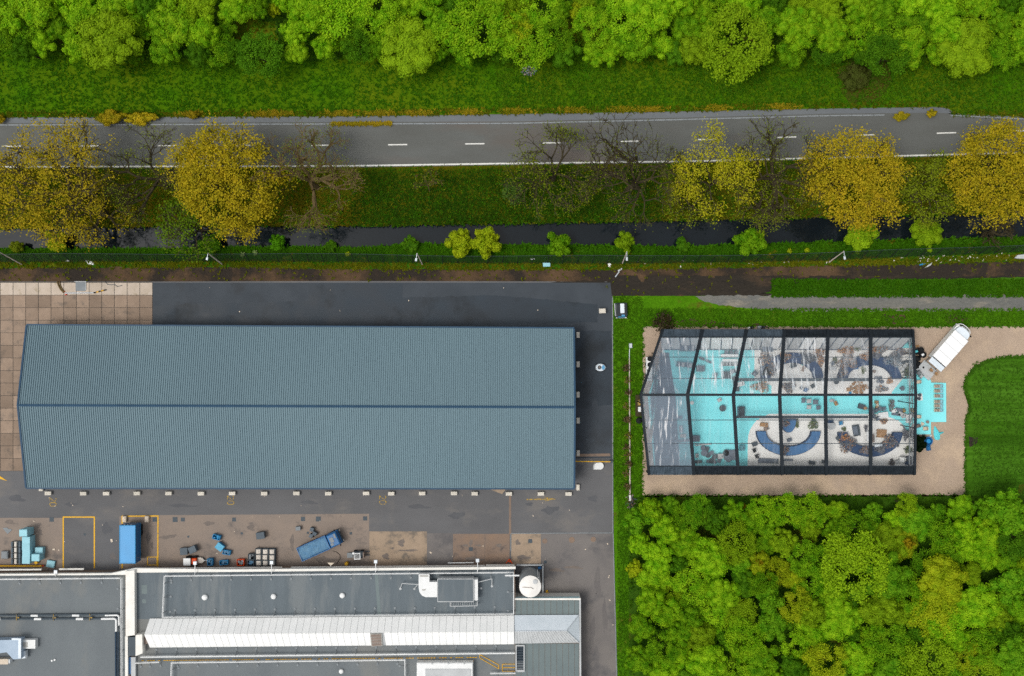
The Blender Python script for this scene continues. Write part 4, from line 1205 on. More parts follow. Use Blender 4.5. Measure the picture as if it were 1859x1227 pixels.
MB().obox((W(20, 1025.6).x - bar.location.x, 0, .35), (10.2, .22, .24), 0, .03).build('beam', m_yel, bar)
for k in range(5):
    MB().obox((-4.6 + k * 2.2 - .3, -.005, .3), (1.2, .235, .12)).build('red_band', m_red, bar)
    MB().obox((-4.8 + k * 2.2, 0, 0), (.14, .14, .36)).build('post', m_yel, bar)
def barrel(px, py, r_, h, m, label):
    w = W(px, py, h)
    return tag(MB().lathe([(r_, 0), (r_ * 1.03, .03), (r_, .08), (r_, h * .33), (r_ * 1.04, h * .36), (r_, h * .39), (r_, h * .63), (r_ * 1.04, h * .66), (r_, h * .69), (r_, h - .03), (r_ * 1.03, h), (r_ * .9, h - .02), (.05, h - .02)], (0, 0, 0), 18).build('drum', m, None, (w.x, w.y, .03)), label, 'drum')
barrel(628.5, 1024, .27, .85, m_yel, 'small yellow drum by the factory wall between truck and forklift')
barrel(65, 1021.4, .24, .6, m_yel, 'yellow drum below the pale blue crate stacks')

# ---- blue box trailer
tr = empty('box_trailer', 'blue box trailer parked in the yellow bay', 'trailer', W(231.3, 988.3, 3.05) - Vector((0, 0, 3.03)))
bw, bl = 28.6 / S * .98, 69.5 / S * .98
tbody = MB().obox((0, 0, .9), (bw, bl, 2.12), 0, .05).build('box_body', m_blue, tr)
b = MB()
for s_ in (-1, 1):
    b.obox((s_ * bw * .49, 0, 3.0), (.1, bl, .05)).obox((0, s_ * bl * .49, 3.003), (bw, .1, .05))
    b.obox((s_ * (bw / 2 + .01), 0, .9), (.03, bl, .14))
b.build('edge_rail', m_bcrate, tbody)
MB().obox((bw / 2 + .012, 0, 1.06), (.02, bl * .99, 1.85)).build('shaded_side', m_blued, tbody)  # shade on the east side painted as a deeper blue sheet
for s_ in (-1, 1):
    MB().obox((s_ * bw * .245, bl / 2 + .012, .95), (bw * .47, .03, 1.95)).build('rear_door', m_blued, tbody)
for k in range(3):
    MB().obox((-.5 + .5 * k, bl / 2 + .05, .95), (.05, .05, 1.95)).build('locking_bar', m_galv, tbody)
MB().obox((-.5, 0, .65), (.2, bl * .95, .25)).obox((.5, 0, .65), (.2, bl * .95, .25)).build('chassis', m_dgrey, tr)
for y in (1.3, 2.2):
    for s_ in (-1, 1):
        MB().tube((s_ * (bw / 2 - .3), y, .45), (s_ * (bw / 2 + .02), y, .45), .45, n=16).build('wheel', m_black, tr)
for s_ in (-1, 1):
    MB().obox((s_ * .8, -2.2, 0), (.14, .14, .7)).obox((s_ * .8, -2.2, 0), (.35, .35, .05)).build('landing_leg', m_dgrey, tr)
for i, x in enumerate((225.5, 266)):
    w = W(x, 942.5, .5)
    tag(MB().obox((0, 0, 0), (.62, .95, .5), 0, .08).obox((0, .2, .5), (.2, .2, .05)).obox((0, -.2, .5), (.2, .2, .05)).build('wheel_stop', m_beige, None, (w.x, w.y, .03)), ['beige concrete wheel stop behind the left corner of the blue trailer', 'beige concrete wheel stop behind the right side of the blue trailer'][i], 'wheel stop', 'wheel stops in the trailer bay')

# ---- boxes, bins and crates
def dbox(px, py, sx, sy, rz, h, m, label, name='lidded_box', cat='box', lid=None):
    w = W(px, py, h)
    t = empty(name, label, cat, (w.x, w.y, .03), R(rz))
    sx, sy = sx / S, sy / S
    MB().obox((0, 0, 0.08), (sx * .95, sy * .95, h - .16), 0, .02).build('body', m, t)
    MB().obox((0, 0, h - .08), (sx, sy, .08), 0, .03).build('lid', lid or m, t)
    MB().obox((-sx * .3, 0, 0), (.12, sy * .9, .08)).obox((sx * .3, 0, 0), (.12, sy * .9, .08)).build('skid', m_dgrey, t)
    return t
dbox(333.5, 1001, 13.5, 12.5, 4, .8, m_dbox, 'dark slate box above the white and orange tractor, left of the pair')
dbox(348.8, 998, 13.5, 12, 24, 1.1, m_dbox, 'tilted dark slate box above the tractor, right of the pair')
dbox(472.5, 972.5, 15, 12, 8, 1.0, m_dbox, 'dark slate box standing alone in the middle of the apron')
dbox(541, 959.5, 9, 7, 4, .6, m_dbox, 'small slate box with a white corner left of the dump truck', lid=m_mgrey)
dbox(566, 961.5, 7, 7, -15, .7, m_dbox, 'small slate bin above the dump truck, topmost of three')
dbox(571, 969, 7.5, 6.5, -30, .7, m_dbox, 'small slate bin above the dump truck, rightmost of three')
dbox(564.5, 973, 6.5, 6.5, -25, .7, m_dbox, 'small slate bin above the dump truck, lowest of three')
def ocrate(px, py, sx, sy, rz, h, m, fill, label):
    w = W(px, py, h)
    t = empty('open_crate', label, 'crate', (w.x, w.y, .03), R(rz))
    sx, sy = sx / S, sy / S
    b = MB().obox((0, 0, 0), (sx, sy, .06))
    for x, y, a, c in ((0, sy / 2 - .04, sx, .08), (0, -sy / 2 + .04, sx, .08), (sx / 2 - .04, 0, .08, sy - .16), (-sx / 2 + .04, 0, .08, sy - .16)):
        b.obox((x, y, .06), (a, c, h - .06), 0, .015)
    b.build('shell', m, t)
    b = MB()
    for k in range(7):
        b.obox((rng.uniform(-.3, .3) * sx, rng.uniform(-.3, .3) * sy, h * .45), (sx * .35, sy * .3, h * rng.uniform(.25, .6)), rng.random() * 3, .03)
    b.build('contents', fill, t)
    return t
ocrate(392.5, 975.5, 14, 8.5, -16, .8, m_bcrate, m_bcrate, 'blue open crate with wooden slats, topmost of the blue crates')
dbox(398.5, 993, 14, 12, -38, .9, m_bcrate, 'turned light blue lidded crate in the middle of the apron', lid=mat('crate_teal', '#5fa9c8', '#529dbd', 2.0, rough=.55))
ocrate(411, 1003, 14, 8, -10, .7, m_bcrate, m_bload, 'blue open crate touching the turned light blue crate')
ocrate(381, 1020.5, 9.5, 12.5, 0, .8, m_bcrate, m_bload, 'upright blue crate beside the tractor drawbar')
ocrate(406, 1021.5, 15, 8, 4, .7, m_bcrate, m_bload, 'long blue crate by the wall between upright and orange crate')
ocrate(436.5, 1021.5, 13, 11.5, 0, .8, m_orange, m_mgrey, 'orange crate with grey load beside the white containers')
ocrate(456, 1011, 11.5, 10.5, 0, 1.0, m_dgrey, m_mgrey, 'dark crate of clear film, upper of two by the white containers')
ocrate(455, 1022.5, 12, 11, 0, 1.0, m_dgrey, m_bload, 'dark crate of blue scrap, lower of two by the white containers')
def ibc():
    t = empty('pallet_tank', 'x', 'tank', (0, 0, 0))
    MB().obox((0, 0, 0), (.98, .9, .12)).build('pallet', m_dgrey, t)
    MB().obox((0, 0, .12), (.72, .72, .72), 0, .08).lathe([(.14, .84), (.14, .9), (.03, .91)], (0, 0, 0), 12).build('bottle', m_paleb, t)
    b = MB()
    for z in (.14, .4, .66, .88):
        for s_ in (-1, 1):
            b.obox((s_ * .47, 0, z), (.035, .88, .035)).obox((0, s_ * .43, z), (.96, .035, .035))
    for x in (-.47, -.16, .16, .47):
        for s_ in (-1, 1):
            b.obox((x, s_ * .43, .12), (.03, .03, .78))
    b.build('cage', m_dgrey, t)
    return t
ib = ibc()
k = 0
for r_, y in enumerate((1001.5, 1012, 1022.5)):
    for c, x in enumerate((469, 481, 493)):
        o = ib if k == 0 else dup(ib, (0, 0, 0))
        k += 1
        w = W(x + rng.uniform(-.4, .4), y + rng.uniform(-.4, .4), .9)
        o.location = (w.x, w.y, .03)
        tag(o, 'pale pallet tank in dark cage, %s row, %s of three' % (['top', 'middle', 'bottom'][r_], ['left', 'centre', 'right'][c]), 'tank', 'pallet tanks in three rows of three')

# ---- little tractor with its cart
tc = empty('yard_tractor', 'small yard tractor with white cab roof and orange bonnet', 'tractor', W(346, 1019.8, 1.2) - Vector((0, 0, 1.17)))
MB().obox((-.55, 0, 1.2), (1.14, 1.15, .12), 0, .06).build('cab_roof', m_wch, tc)
MB().obox((-.55, 0, .5), (1.0, .95, .7)).build('cab', m_glass, tc)
MB().obox((.42, 0, .4), (.8, .95, .62), 0, .08).build('bonnet', m_orange, tc)
for x, r_ in ((-.5, .45), (.5, .34)):
    for s_ in (-1, 1):
        MB().tube((x, s_ * .5, r_), (x, s_ * .72, r_), r_, n=16).build('wheel', m_black, tc)
MB().obox((-.1, 0, .3), (1.7, .5, .2)).build('chassis', m_dgrey, tc)
ct = empty('drawbar_cart', 'pale flat cart with pointed drawbar in front of the tractor', 'cart', W(364, 1017.5, .5) - Vector((0, 0, .47)))
MB().prism([(-.6, -.42), (.25, -.42), (.55, -.12), (.55, .1), (.25, .42), (-.6, .42)], .35, .45).build('deck', m_paleb, ct)
MB().tube((.5, 0, .4), (1.15, -.02, .3), .06).build('drawbar', m_galv, ct)
MB().obox((-.15, .36, .45), (.6, .25, .08), 0, .02).build('side_box', m_paleb, ct)
for s_ in (-1, 1):
    MB().tube((-.2, s_ * .3, .17), (-.2, s_ * .45, .17), .17, n=12).build('wheel', m_black, ct)

# ---- blue dump truck
dt = empty('dump_truck', 'blue dump truck parked at an angle on the apron', 'truck', W(582.5, 989, 1.4) - Vector((0, 0, 1.38)), R(24.2))
# local +x is forward; total length about 7.5 m
b = MB().obox((-1.15, 0, 1.0), (4.9, 2.2, .1))
for y in (-1.08, 1.08):
    b.obox((-1.15, y, 1.1), (4.9, .1, .85), 0, .02)
b.obox((-3.55, 0, 1.1), (.1, 2.05, .8)).obox((1.25, 0, 1.1), (.12, 2.05, 1.0))
for x in (-3.2, -2.2, -1.2, -.2, .8):
    for y in (-1.15, 1.15):
        b.obox((x, y, 1.1), (.1, .06, .85))
b.build('tipper_body', m_blued, dt)
v, f = [], []
nx, ny = 22, 10
for i in range(nx + 1):
    for j in range(ny + 1):
        x, y = -3.5 + 4.7 * i / nx, -1.0 + 2.0 * j / ny
        v.append((x, y, 1.62 + .2 * (1 - (y / 1.1) ** 2) + .12 * noise.noise(Vector((x * 2, y * 2, 1)))))
for i in range(nx):
    for j in range(ny):
        a = i * (ny + 1) + j
        f.append((a, a + ny + 1, a + ny + 2, a + 1))
MB().add(v, f).build('load', m_bload, dt)
dcab = MB().obox((2.35, 0, .75), (1.75, 2.15, .6), 0, .06).obox((2.3, 0, 1.35), (1.6, 2.05, 1.0), 0, .14).build('cab', m_blued, dt)
MB().obox((2.1, .1, 2.35), (.6, .8, .06), 0, .02).obox((1.9, -.55, 2.35), (.5, .4, .05), 0, .02).obox((2.75, .5, 2.35), (.3, .7, .04), 0, .01).build('roof_hatch', m_mgrey, dcab)
MB().quad((3.12, -.95, 1.5), (3.12, .95, 1.5), (2.96, .9, 2.2), (2.96, -.9, 2.2)).build('windscreen', m_glass, dcab)
MB().obox((3.28, 0, .45), (.2, 2.2, .45), 0, .05).build('bumper', m_dgrey, dt)
for s_ in (-1, 1):
    MB().obox((3.4, s_ * .85, .62), (.06, .3, .16)).build('headlight', m_wch, dcab)
    MB().obox((2.9, s_ * 1.25, 1.5), (.1, .22, .4), 0, .02).build('mirror', m_black, dcab)
    for x in (2.4, -1.6, -2.8):
        MB().tube((x, s_ * .78, .5), (x, s_ * 1.1, .5), .5, n=18).build('wheel', m_black, dt)
MB().obox((-.3, 0, .6), (6.6, .9, .3)).build('chassis', m_dgrey, dt)

# ---- forklift
fk = empty('forklift', 'grey forklift with open cage and plate parked by the factory wall', 'forklift', W(649, 1008, 1.2) - Vector((0, 0, 1.18)), R(3))
MB().obox((.1, 0, .3), (1.5, 1.0, .55), 0, .08).build('body', m_dgrey, fk)
b = MB()
for x in (-.35, .45):
    for y in (-.42, .42):
        b.obox((x, y, .85), (.07, .07, .95))
b.obox((.05, -.45, 1.8), (.95, .09, .09)).obox((.05, .45, 1.8), (.95, .09, .09)).obox((-.4, 0, 1.803), (.09, .95, .09)).obox((.5, 0, 1.803), (.09, .95, .09))
for k in range(4):
    b.obox((-.2 + k * .18, 0, 1.8), (.04, .85, .05))
b.build('cage', m_wch, fk)
MB().obox((.0, 0, .85), (.5, .5, .3), 0, .06).obox((-.22, 0, 1.1), (.1, .45, .4), 0, .04).build('seat', m_black, fk)
MB().obox((.95, 0, .2), (.12, .9, 1.3)).obox((1.05, .3, .2), (.1, .12, 1.6)).obox((1.05, -.3, .2), (.1, .12, 1.6)).build('mast', m_greyw, fk)
for s_ in (-1, 1):
    MB().obox((1.4, s_ * .3, .08), (.7, .14, .05)).build('fork', m_dgrey, fk)
    for x in (-.45, .6):
        MB().tube((x, s_ * .42, .26), (x, s_ * .62, .26), .26, n=14).build('wheel', m_black, fk)
MB().obox((-1.3, -.1, .35), (.95, .8, .1), 0, .02).obox((-1.05, -.1, .45), (.4, .5, .05)).build('tow_plate', m_mgrey, fk)
MB().lathe([(.17, 1.7), (.17, 1.95), (.05, 2.0)], (-.5, .5, 0), 12).build('beacon', m_wch, fk)
tag(MB().path([W(x, y, .06) for x, y in ((604, 1000), (611, 1002), (617, 1007), (618, 1013), (614, 1019), (611, 1024))], .04, 5).build('hose', m_black, world=True), 'thin black hose curling over the concrete below the dump truck', 'hose')
wl = empty('wall_light', 'pale flared wall light on the factory front below the dump truck', 'lamp', W(600, 1028, 2.2))
MB().prism([W(x, y, 2.4)[:2] for x, y in ((594.5, 1021.5), (607, 1021.5), (602, 1026), (599, 1026))], 2.3, 2.42).build('shade', m_beige, wl, world=True)
MB().tube(W(600.3, 1025, 2.3), W(600.3, 1030, 2.3), .06).build('arm', m_wch, wl, world=True)

# ---- east side of the yard
boom = empty('boom_barrier', 'yellow boom barrier across the yard beside the east wall', 'barrier', W(1109, 836.5))
MB().obox((-2.95, .02, .95), (5.7, .14, .12), R(-.6), .03).build('boom', m_yel, boom)
MB().obox((0, 0, 0), (.35, .35, 1.1), 0, .04).build('post', m_dgrey, boom)
MB().obox((-5.6, .05, 0), (.15, .15, .95)).build('rest_post', m_yel, boom)
dm = empty('plastic_dome', 'white D-shaped plastic cover on the asphalt below the yellow boom', 'cover', W(1087, 846, .6) - Vector((0, 0, .57)))
pts = [(-.82, -.58), (.25, -.6)] + [(.25 + .57 * math.cos(t), .6 * math.sin(t)) for t in [R(a) for a in range(-75, 80, 15)]] + [(.2, .6), (-.45, .55), (-.72, .3), (-.82, 0)]
MB().prism(pts, .1, .55, .1).build('shell', m_wch, dm)
MB().prism([(x * 1.02, y * 1.02) for x, y in pts], 0, .1).build('skirt', m_lgrey, dm)
pd_ = empty('pod_cart', 'small white rounded pod with dark open seat on the wet asphalt', 'cart', W(1090.5, 667, .7) - Vector((0, 0, .67)))
pts = [(.85 * math.cos(R(a)) * (1.0 if abs(a) < 90 else .95), .62 * math.sin(R(a)) * (1 if math.cos(R(a)) > 0 else 1.05)) for a in range(-180, 180, 15)]
MB().prism(pts, .12, .5, .06).prism([(x * .94, y * .94) for x, y in pts], .5, .62, .12).build('hull', m_wbl, pd_)
MB().prism([(x * .36 - .18, y * .5) for x, y in pts], .6, .645).build('seat_well', m_dgrey, pd_)
MB().obox((-.2, .02, .64), (.22, .3, .1), .2, .03).build('seat', m_greyw, pd_)
MB().prism([(x * .3 + .42, y * .6) for x, y in pts], .62, .66, .15).build('windscreen', m_glassb, pd_)
for x in (-.5, .5):
    for s_ in (-1, 1):
        MB().tube((x, s_ * .45, .17), (x, s_ * .58, .17), .17, n=12).build('wheel', m_black, pd_)

# ---- microcar on the grass
mc = empty('microcar', 'tiny dark microcar with white roof panel parked on the grass', 'car', W(1128, 563, 1.3) - Vector((0, 0, 1.24)), R(2))
pts = [(-.95, 1.18), (.95, 1.18), (1.0, .9), (1.0, -.75), (.88, -1.05), (.6, -1.22), (-.55, -1.22), (-.88, -1.05), (-1.0, -.6)]
MB().prism(pts, .25, .8, .03).build('body', mat('car_navy', '#1b2c3c', '#182735', 1.0, rough=.3, spec=.6), mc)
ccab = MB().prism([(x * .86, y * .86 + .05) for x, y in pts], .8, 1.35, .1).build('cabin', m_glass, mc)
MB().obox((.15, .28, 1.35), (.62, 1.5, .04), 0, .015).build('roof_panel', m_wbl, ccab)
MB().obox((-.92, .1, .5), (.13, 2.0, .32), R(2), .03).build('side_panel', m_lgrey, mc)
MB().quad((-.5, -.93, 1.15), (.6, -.93, 1.15), (.65, -1.12, .82), (-.55, -1.12, .82)).build('windscreen', m_glassb, ccab)
MB().obox((.25, -.82, 1.35), (.5, .22, .03), 0, .01).build('front_glass', m_glassb, ccab)
MB().obox((.2, -1.19, .42), (1.2, .12, .18), 0, .03).build('bumper', m_lgrey, mc)
for s_ in (-1, 1):
    MB().obox((s_ * .7, -1.18, .62), (.25, .08, .13)).build('headlight', m_wch, mc)
    for y in (-.75, .75):
        MB().tube((s_ * .78, y, .27), (s_ * .98, y, .27), .27, n=14).build('wheel', m_black, mc)

# ---- toppled lamp post on the grass strip
fl = empty('toppled_lamp_post', 'long pale lamp post lying along the grass strip beside the tent', 'lamp post', W(1144, 770))
y0, y1, y2 = W(1143.5, 640).y - fl.location.y, W(1143.5, 650).y - fl.location.y, W(1144, 898).y - fl.location.y
MB().tube((-.15, y1, .22), (-.05, y2, .22), .085, .13, n=10).build('mast', m_pipe, fl)
MB().tube((-.12, y0 + .6, .25), (-.15, y1, .22), .06, n=8).build('neck', m_galv, fl)
MB().obox((.05, y0 + 1.1, .08), (.5, .75, .3), R(3), .08).build('lamp_head', m_galv, fl)
MB().tube((-.05, y2, .22), (-.03, y2 - .9, .2), .17, n=10).build('foot', m_wch, fl)
hp = empty('brushwood_heap', 'heap of broken wood and roots at the foot of the toppled lamp post', 'wood heap', W(1145, 910))
rr = random.Random(4)
for k in range(46):
    a, r_ = rr.uniform(0, 6.28), rr.uniform(.1, 1.0)
    p = Vector((math.cos(a) * r_ * .8, math.sin(a) * r_ * 1.3, rr.uniform(.05, .4)))
    d = Vector((rr.uniform(-1, 1), rr.uniform(-1, 1), rr.uniform(-.2, .2))) * rr.uniform(.3, .75)
    MB().tube(p - d * .6, p + d * .6, rr.uniform(.04, .12), rr.uniform(.02, .07), 5).build('branch' if k % 3 else 'plank', [m_bark, m_greyw, m_barkl, m_dgrey][k % 4], hp)

# ---- left edge of the yard: cover plate, boom arm, sheets
cp = empty('cover_plate', 'grey steel cover plate on the pale concrete slabs', 'plate', W(147, 520))
MB().obox((0, 0, .09), (1.6, 1.45, .06), 0, .015).build('plate', m_mgrey, cp)
MB().obox((0, .78, .09), (1.9, .1, .1)).obox((.84, .1, .09), (.08, 1.3, .1)).build('frame', m_lgrey, cp)
ba = empty('striped_barrier', 'grey barrier arm with yellow and black tip lying on the slabs', 'barrier', W(145, 531.5))
o0 = ba.location
def rel(px, py, z):
    w = W(px, py)
    return (w.x - o0.x, w.y - o0.y, z)
MB().tube(rel(119, 532, .16), rel(171, 531.5, .16), .09, n=8).build('arm', m_galv, ba)
for i in range(5):
    a, c = Vector(rel(171, 531.5, .16)), Vector(rel(193.5, 526, .16))
    MB().tube(a.lerp(c, i / 5), a.lerp(c, (i + 1) / 5), .1, n=8).build('tip_band', [m_black, m_yel][i % 2], ba)
for p in ((117, 529.8), (120.5, 534.5)):
    MB().obox(rel(p[0], p[1], .1), (.32, .16, .1), R(15), .03).build('reflector', m_red, ba)
b = MB()
b.path([W(x, y, .12) for x, y in ((104, 511), (106, 517), (110, 525), (116, 531))], .14, 6).path([W(x, y, .12) for x, y in ((108, 511), (110, 519), (114, 527), (117.5, 530))], .11, 6)
tag(b.build('muddy_hose', m_barkl, world=True), 'muddy brown hose pair leading from the dirt to the barrier arm', 'hose')
tag(MB().path([W(x, y, .1) for x, y in ((191, 511), (195, 516), (202, 517), (208, 516), (213, 520), (222, 518))], .05, 5).build('cable', m_dgrey, world=True), 'dark cable curling over the pale slabs', 'cable')

# ---- fence, lamp posts and litter on the ditch bank
FEN = [(-200, 482), (0, 477), (420, 475), (760, 478), (1140, 480), (1500, 474), (1859, 458), (2100, 448)]
fence = empty('wire_fence', 'long dark wire fence leaning over the south bank of the ditch', 'fence', W(900, 478))
top = []
x = -60.0
fl0 = fence.location
post_pts = []
while x < 1930:
    lean = 1.15 + .12 * math.sin(x * .013)
    w = W(x, interp(FEN, x))
    sx_ = (x - 700) / 1100
    post_pts.append((w.copy(), Vector((w.x + sx_ * .95, w.y + lean, 1.75))))
    x += 27.0
for a, c in post_pts:
    MB().tube(a - fl0, c - fl0, .05, n=6).build('post', m_black, fence)
b = MB()
for (a, c), (a2, c2) in zip(post_pts[:-1], post_pts[1:]):
    b.tube(c - fl0, c2 - fl0, .022, n=4, cap=False)
b.build('top_wire', m_dgrey, fence)
for (a, c), (a2, c2) in zip(post_pts[:-1], post_pts[1:]):
    d = Vector((0, 0, .02))
    MB().quad(a - fl0 + d, a2 - fl0 + d, c2 - fl0, c - fl0).build('netting', m_net, fence)
LPS = [((40, 480), (-4, 456), (-8, 470), 'leftmost, cut by the left edge'), ((404, 480), (377.5, 459.5), (375.5, 472), 'above the pale slabs'), ((767, 480), (757, 460), (755, 474), 'above the middle of the hall'),
       ((1130, 478), (1138, 457), (1138, 473), 'above the corner of the yard'), ((1505, 476), (1532, 456), (1534, 471), 'rightmost, above the tent')]
for i, (ft, tp, hd_, wh) in enumerate(LPS):
    t = empty('lamp_post', 'grey street lamp on the ditch bank, %s' % wh, 'lamp post', W(*ft), 0, 'street lamps along the ditch')
    l0 = t.location
    zt = 6.2
    a, c, e = W(*ft), W(tp[0], tp[1], zt), W(hd_[0], hd_[1], zt - .25)
    MB().tube(a - l0, c - l0, .1, .07, n=8).build('mast', m_pipe, t)
    MB().tube(c - l0, c.lerp(e, .55) - l0, .05, n=6).build('arm', m_galv, t)
    d = (e - c)
    m_ = c.lerp(e, .8) - l0
    MB().obox((m_.x, m_.y, m_.z - .08), (d.length * .42, .32, .16), math.atan2(d.y, d.x), .05).build('lamp_head', m_galv, t)
t = empty('broken_lamp', 'broken street lamp head lying on the dark mud', 'lamp', W(1122, 496))
MB().tube((-.45, -.6, .1), (.2, .3, .12), .09, n=8).build('stub', m_galv, t)
MB().obox((.3, .55, .05), (.75, .28, .18), R(35), .05).build('lamp_head', m_lgrey, t)
def flat_scrap(name, pts, m, label, cat, h=.12):
    return tag(MB().prism([W(x, y)[:2] for x, y in pts], .03, .03 + h, .08).build(name, m, world=True), label, cat)
flat_scrap('white_sheet', [(155, 472), (166, 472.5), (172, 478), (170, 481), (161, 480), (156, 475)], m_wch, 'crumpled white sheet on the bank left of the slabs', 'sheet')
flat_scrap('white_board', [(119.5, 472.3), (126.5, 472), (126.8, 474.6), (120, 475)], m_wch, 'small white board on the bank near the left edge', 'board')
flat_scrap('pale_crate', [(985, 477), (999, 477), (999.5, 484), (985.5, 484.5)], m_bluel, 'pale blue crate lid lying between dirt track and bank', 'crate lid', .3)
flat_scrap('white_board', [(963, 469.5), (971, 469), (971.5, 471), (964, 472)], m_wch, 'thin white board below the round green ditch bush', 'board')
flat_scrap('white_bag', [(1103, 479), (1107, 477.5), (1109.5, 480.5), (1105, 484)], m_wch, 'white bag on the bank left of the yard corner lamp', 'bag', .3)
flat_scrap('blue_sheet', [(1668.5, 480.5), (1675, 477.5), (1681, 478), (1678, 481), (1670, 482)], m_bcrate, 'scrap of blue sheet beside the dirt track', 'sheet', .06)
flat_scrap('grey_board', [(1676.5, 487), (1686, 480), (1692.5, 475.5), (1689.5, 481.5), (1683, 485)], m_lgrey, 'pointed grey board lying across the dirt track edge', 'board')
flat_scrap('concrete_lump', [(1839, 469), (1845, 463), (1858, 461.5), (1872, 462), (1872, 470), (1850, 470)], m_lgrey, 'pale flat concrete lump at the right edge of the dirt track', 'concrete lump', .35)
sh_ = empty('stone_heap', 'grey heap of stones on the grass below the north wood', 'stone heap', W(961, 129))
for k in range(26):
    a, q = k * 2.4, .25 * math.sqrt(k)
    MB().lathe([(.12, 0), (.2, .1), (.13, .2), (.03, .24)], (math.cos(a) * q * .95, math.sin(a) * q * .6, .02), 6, 1 + .4 * math.sin(k), 1).build('stone', [m_dgrey, m_mgrey, m_greyw][k % 3], sh_, smooth=False)
b = MB()
rr = random.Random(12)
for k in range(70):
    x = rr.uniform(1664, 1836) if k < 48 else rr.uniform(1100, 1660)
    y = interp(BANK_S, x) - rr.uniform(0, 14)
    w = W(x, y)
    b.obox((w.x, w.y, .05), (rr.uniform(.1, .38), rr.uniform(.06, .18), rr.uniform(.03, .12)), rr.random() * 6.28, .01)
stuff(b.build('litter', m_paleb, world=True), 'pale scraps of litter strewn along the fence', 'litter')
b = MB()
for k in range(40):
    x, y = rr.uniform(0, 1108), rr.choice([rr.uniform(514, 588), rr.uniform(898, 1020), rr.uniform(898, 1020)])
    w = W(x, y)
    b.obox((w.x, w.y, .03), (rr.uniform(.06, .22), rr.uniform(.05, .15), .04), rr.random() * 6.28, .01)
for x, y, s_ in ((62, 946, .22), (203, 981, .5), (98, 997, .4), (782, 1003, .35), (1063, 997, .22), (1106, 1045, .22), (1107, 1089, .25), (1105, 1048, .2), (1103, 987, .25), (877, 991, .2), (1113, 1134, .2)):
    w = W(x, y)
    b.obox((w.x, w.y, .03), (s_, s_ * .7, .08), rr.random() * 3, .02)
stuff(b.build('yard_litter', m_beige, world=True), 'small pale scraps scattered over the yard', 'litter')

# ------------------------------------------------------------------ event tent with clear roof
tent = empty('event_tent', 'dark framed event tent with clear foil roof on the gravel pad', 'tent', W(1415, 730))
T0 = tent.location
ZS, ZE, ZR = 2.5, 3.4, 6.2                    # skirt edge, eave, ridge
XN = [1203, 1275, 1355, 1424, 1503, 1580, 1657]   # rafters where they meet the north edge, the ridge and the south edge
XR = [1163, 1248, 1331, 1415, 1498, 1580, 1662]
XS = [1178, 1260, 1340, 1420, 1500, 1580, 1660]
def tp(i, v):
    """point on rafter i: v=-2 north skirt edge, -1 north eave, 0 ridge, 1 south eave, 2 south skirt edge"""
    y = {-2: 597.5, -1: 612, 0: 716, 1: 846, 2: 862}
    n, r_, s_ = XN[i], XR[i], XS[i]
    if v == 0:
        return W(r_, 716.5, ZR)
    side, far = (n, -1) if v < 0 else (s_, 1)
    if abs(v) == 2:
        return W(side, y[v], ZS)
    f = (y[v] - 716) / ((597.5 if v < 0 else 862) - 716)
    return W(r_ + (side - r_) * f, y[v], ZE)
MILK_GLARE_N = [(.42, .58), (.14, .86), (.1, .85), (.09, .8), (.07, .3), (.06, .2)]  # per bay: aged milkiness plus painted glare, base and streaks
MILK_GLARE_S = [(.6, .35), (.03, .12), (.02, .08), (.02, .08), (.02, .05), (.02, .05)]
def grid_panel(a, b_, c, d, n, m_, sag, wr, seed):
    v, f = [], []
    for i in range(n + 1):
        for j in range(m_ + 1):
            u, t = i / n, j / m_
            p = a.lerp(b_, u).lerp(d.lerp(c, u), t)
            e = math.sin(math.pi * u) * math.sin(math.pi * t)
            p.z -= sag * e
            p.z += wr * noise.noise(Vector((u * 9 + seed, t * 1.6, seed))) * min(1, 6 * min(u, 1 - u, t, 1 - t))
            v.append(p)
    for i in range(n):
        for j in range(m_):
            q = i * (m_ + 1) + j
            f.append((q, q + m_ + 1, q + m_ + 2, q + 1))
    return MB().add(v, f)
dz = Vector((0, 0, .06))
for i in range(6):
    for v_, milk_glare in ((-1, MILK_GLARE_N[i]), (1, MILK_GLARE_S[i])):
        a, b_, c, d = tp(i, v_), tp(i + 1, v_), tp(i + 1, 0), tp(i, 0)
        m_ = foil('roof_foil_%d%s' % (i, 'n' if v_ < 0 else 's'), milk_glare[0], milk_glare[1], '#e6edf2' if i else ('#8f9cab' if v_ < 0 else '#93a0ae'), (5 if i < 4 else 3, .4, 1), i * 3.7 + v_)
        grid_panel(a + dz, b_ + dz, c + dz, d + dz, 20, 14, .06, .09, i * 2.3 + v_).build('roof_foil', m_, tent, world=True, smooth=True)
    for v_ in (-1, 1):
        a, b_, c, d = tp(i, v_), tp(i + 1, v_), tp(i + 1, 2 * v_), tp(i, 2 * v_)
        grid_panel(a, b_, c, d, 22, 5, .05, .1, i * 1.9 + v_ + 9).build('eave_tarpaulin', m_skirtg if (i < 3 and v_ < 0) or (i < 1) else m_skirt, tent, world=True)
def beam(pts, w, h, name, m=m_tframe):
    b = MB()
    for p, q in zip(pts[:-1], pts[1:]):
        d = q - p
        n_ = Vector((-d.y, d.x, 0)).normalized() * w / 2
        u = Vector((0, 0, h / 2))
        vv = [p - n_ - u, p + n_ - u, p + n_ + u, p - n_ + u, q - n_ - u, q + n_ - u, q + n_ + u, q - n_ + u]
        b.add(vv, [(0, 1, 2, 3), (7, 6, 5, 4), (0, 4, 5, 1), (1, 5, 6, 2), (2, 6, 7, 3), (3, 7, 4, 0)])
    return b.build(name, m, tent, world=True)
up = Vector((0, 0, .1))
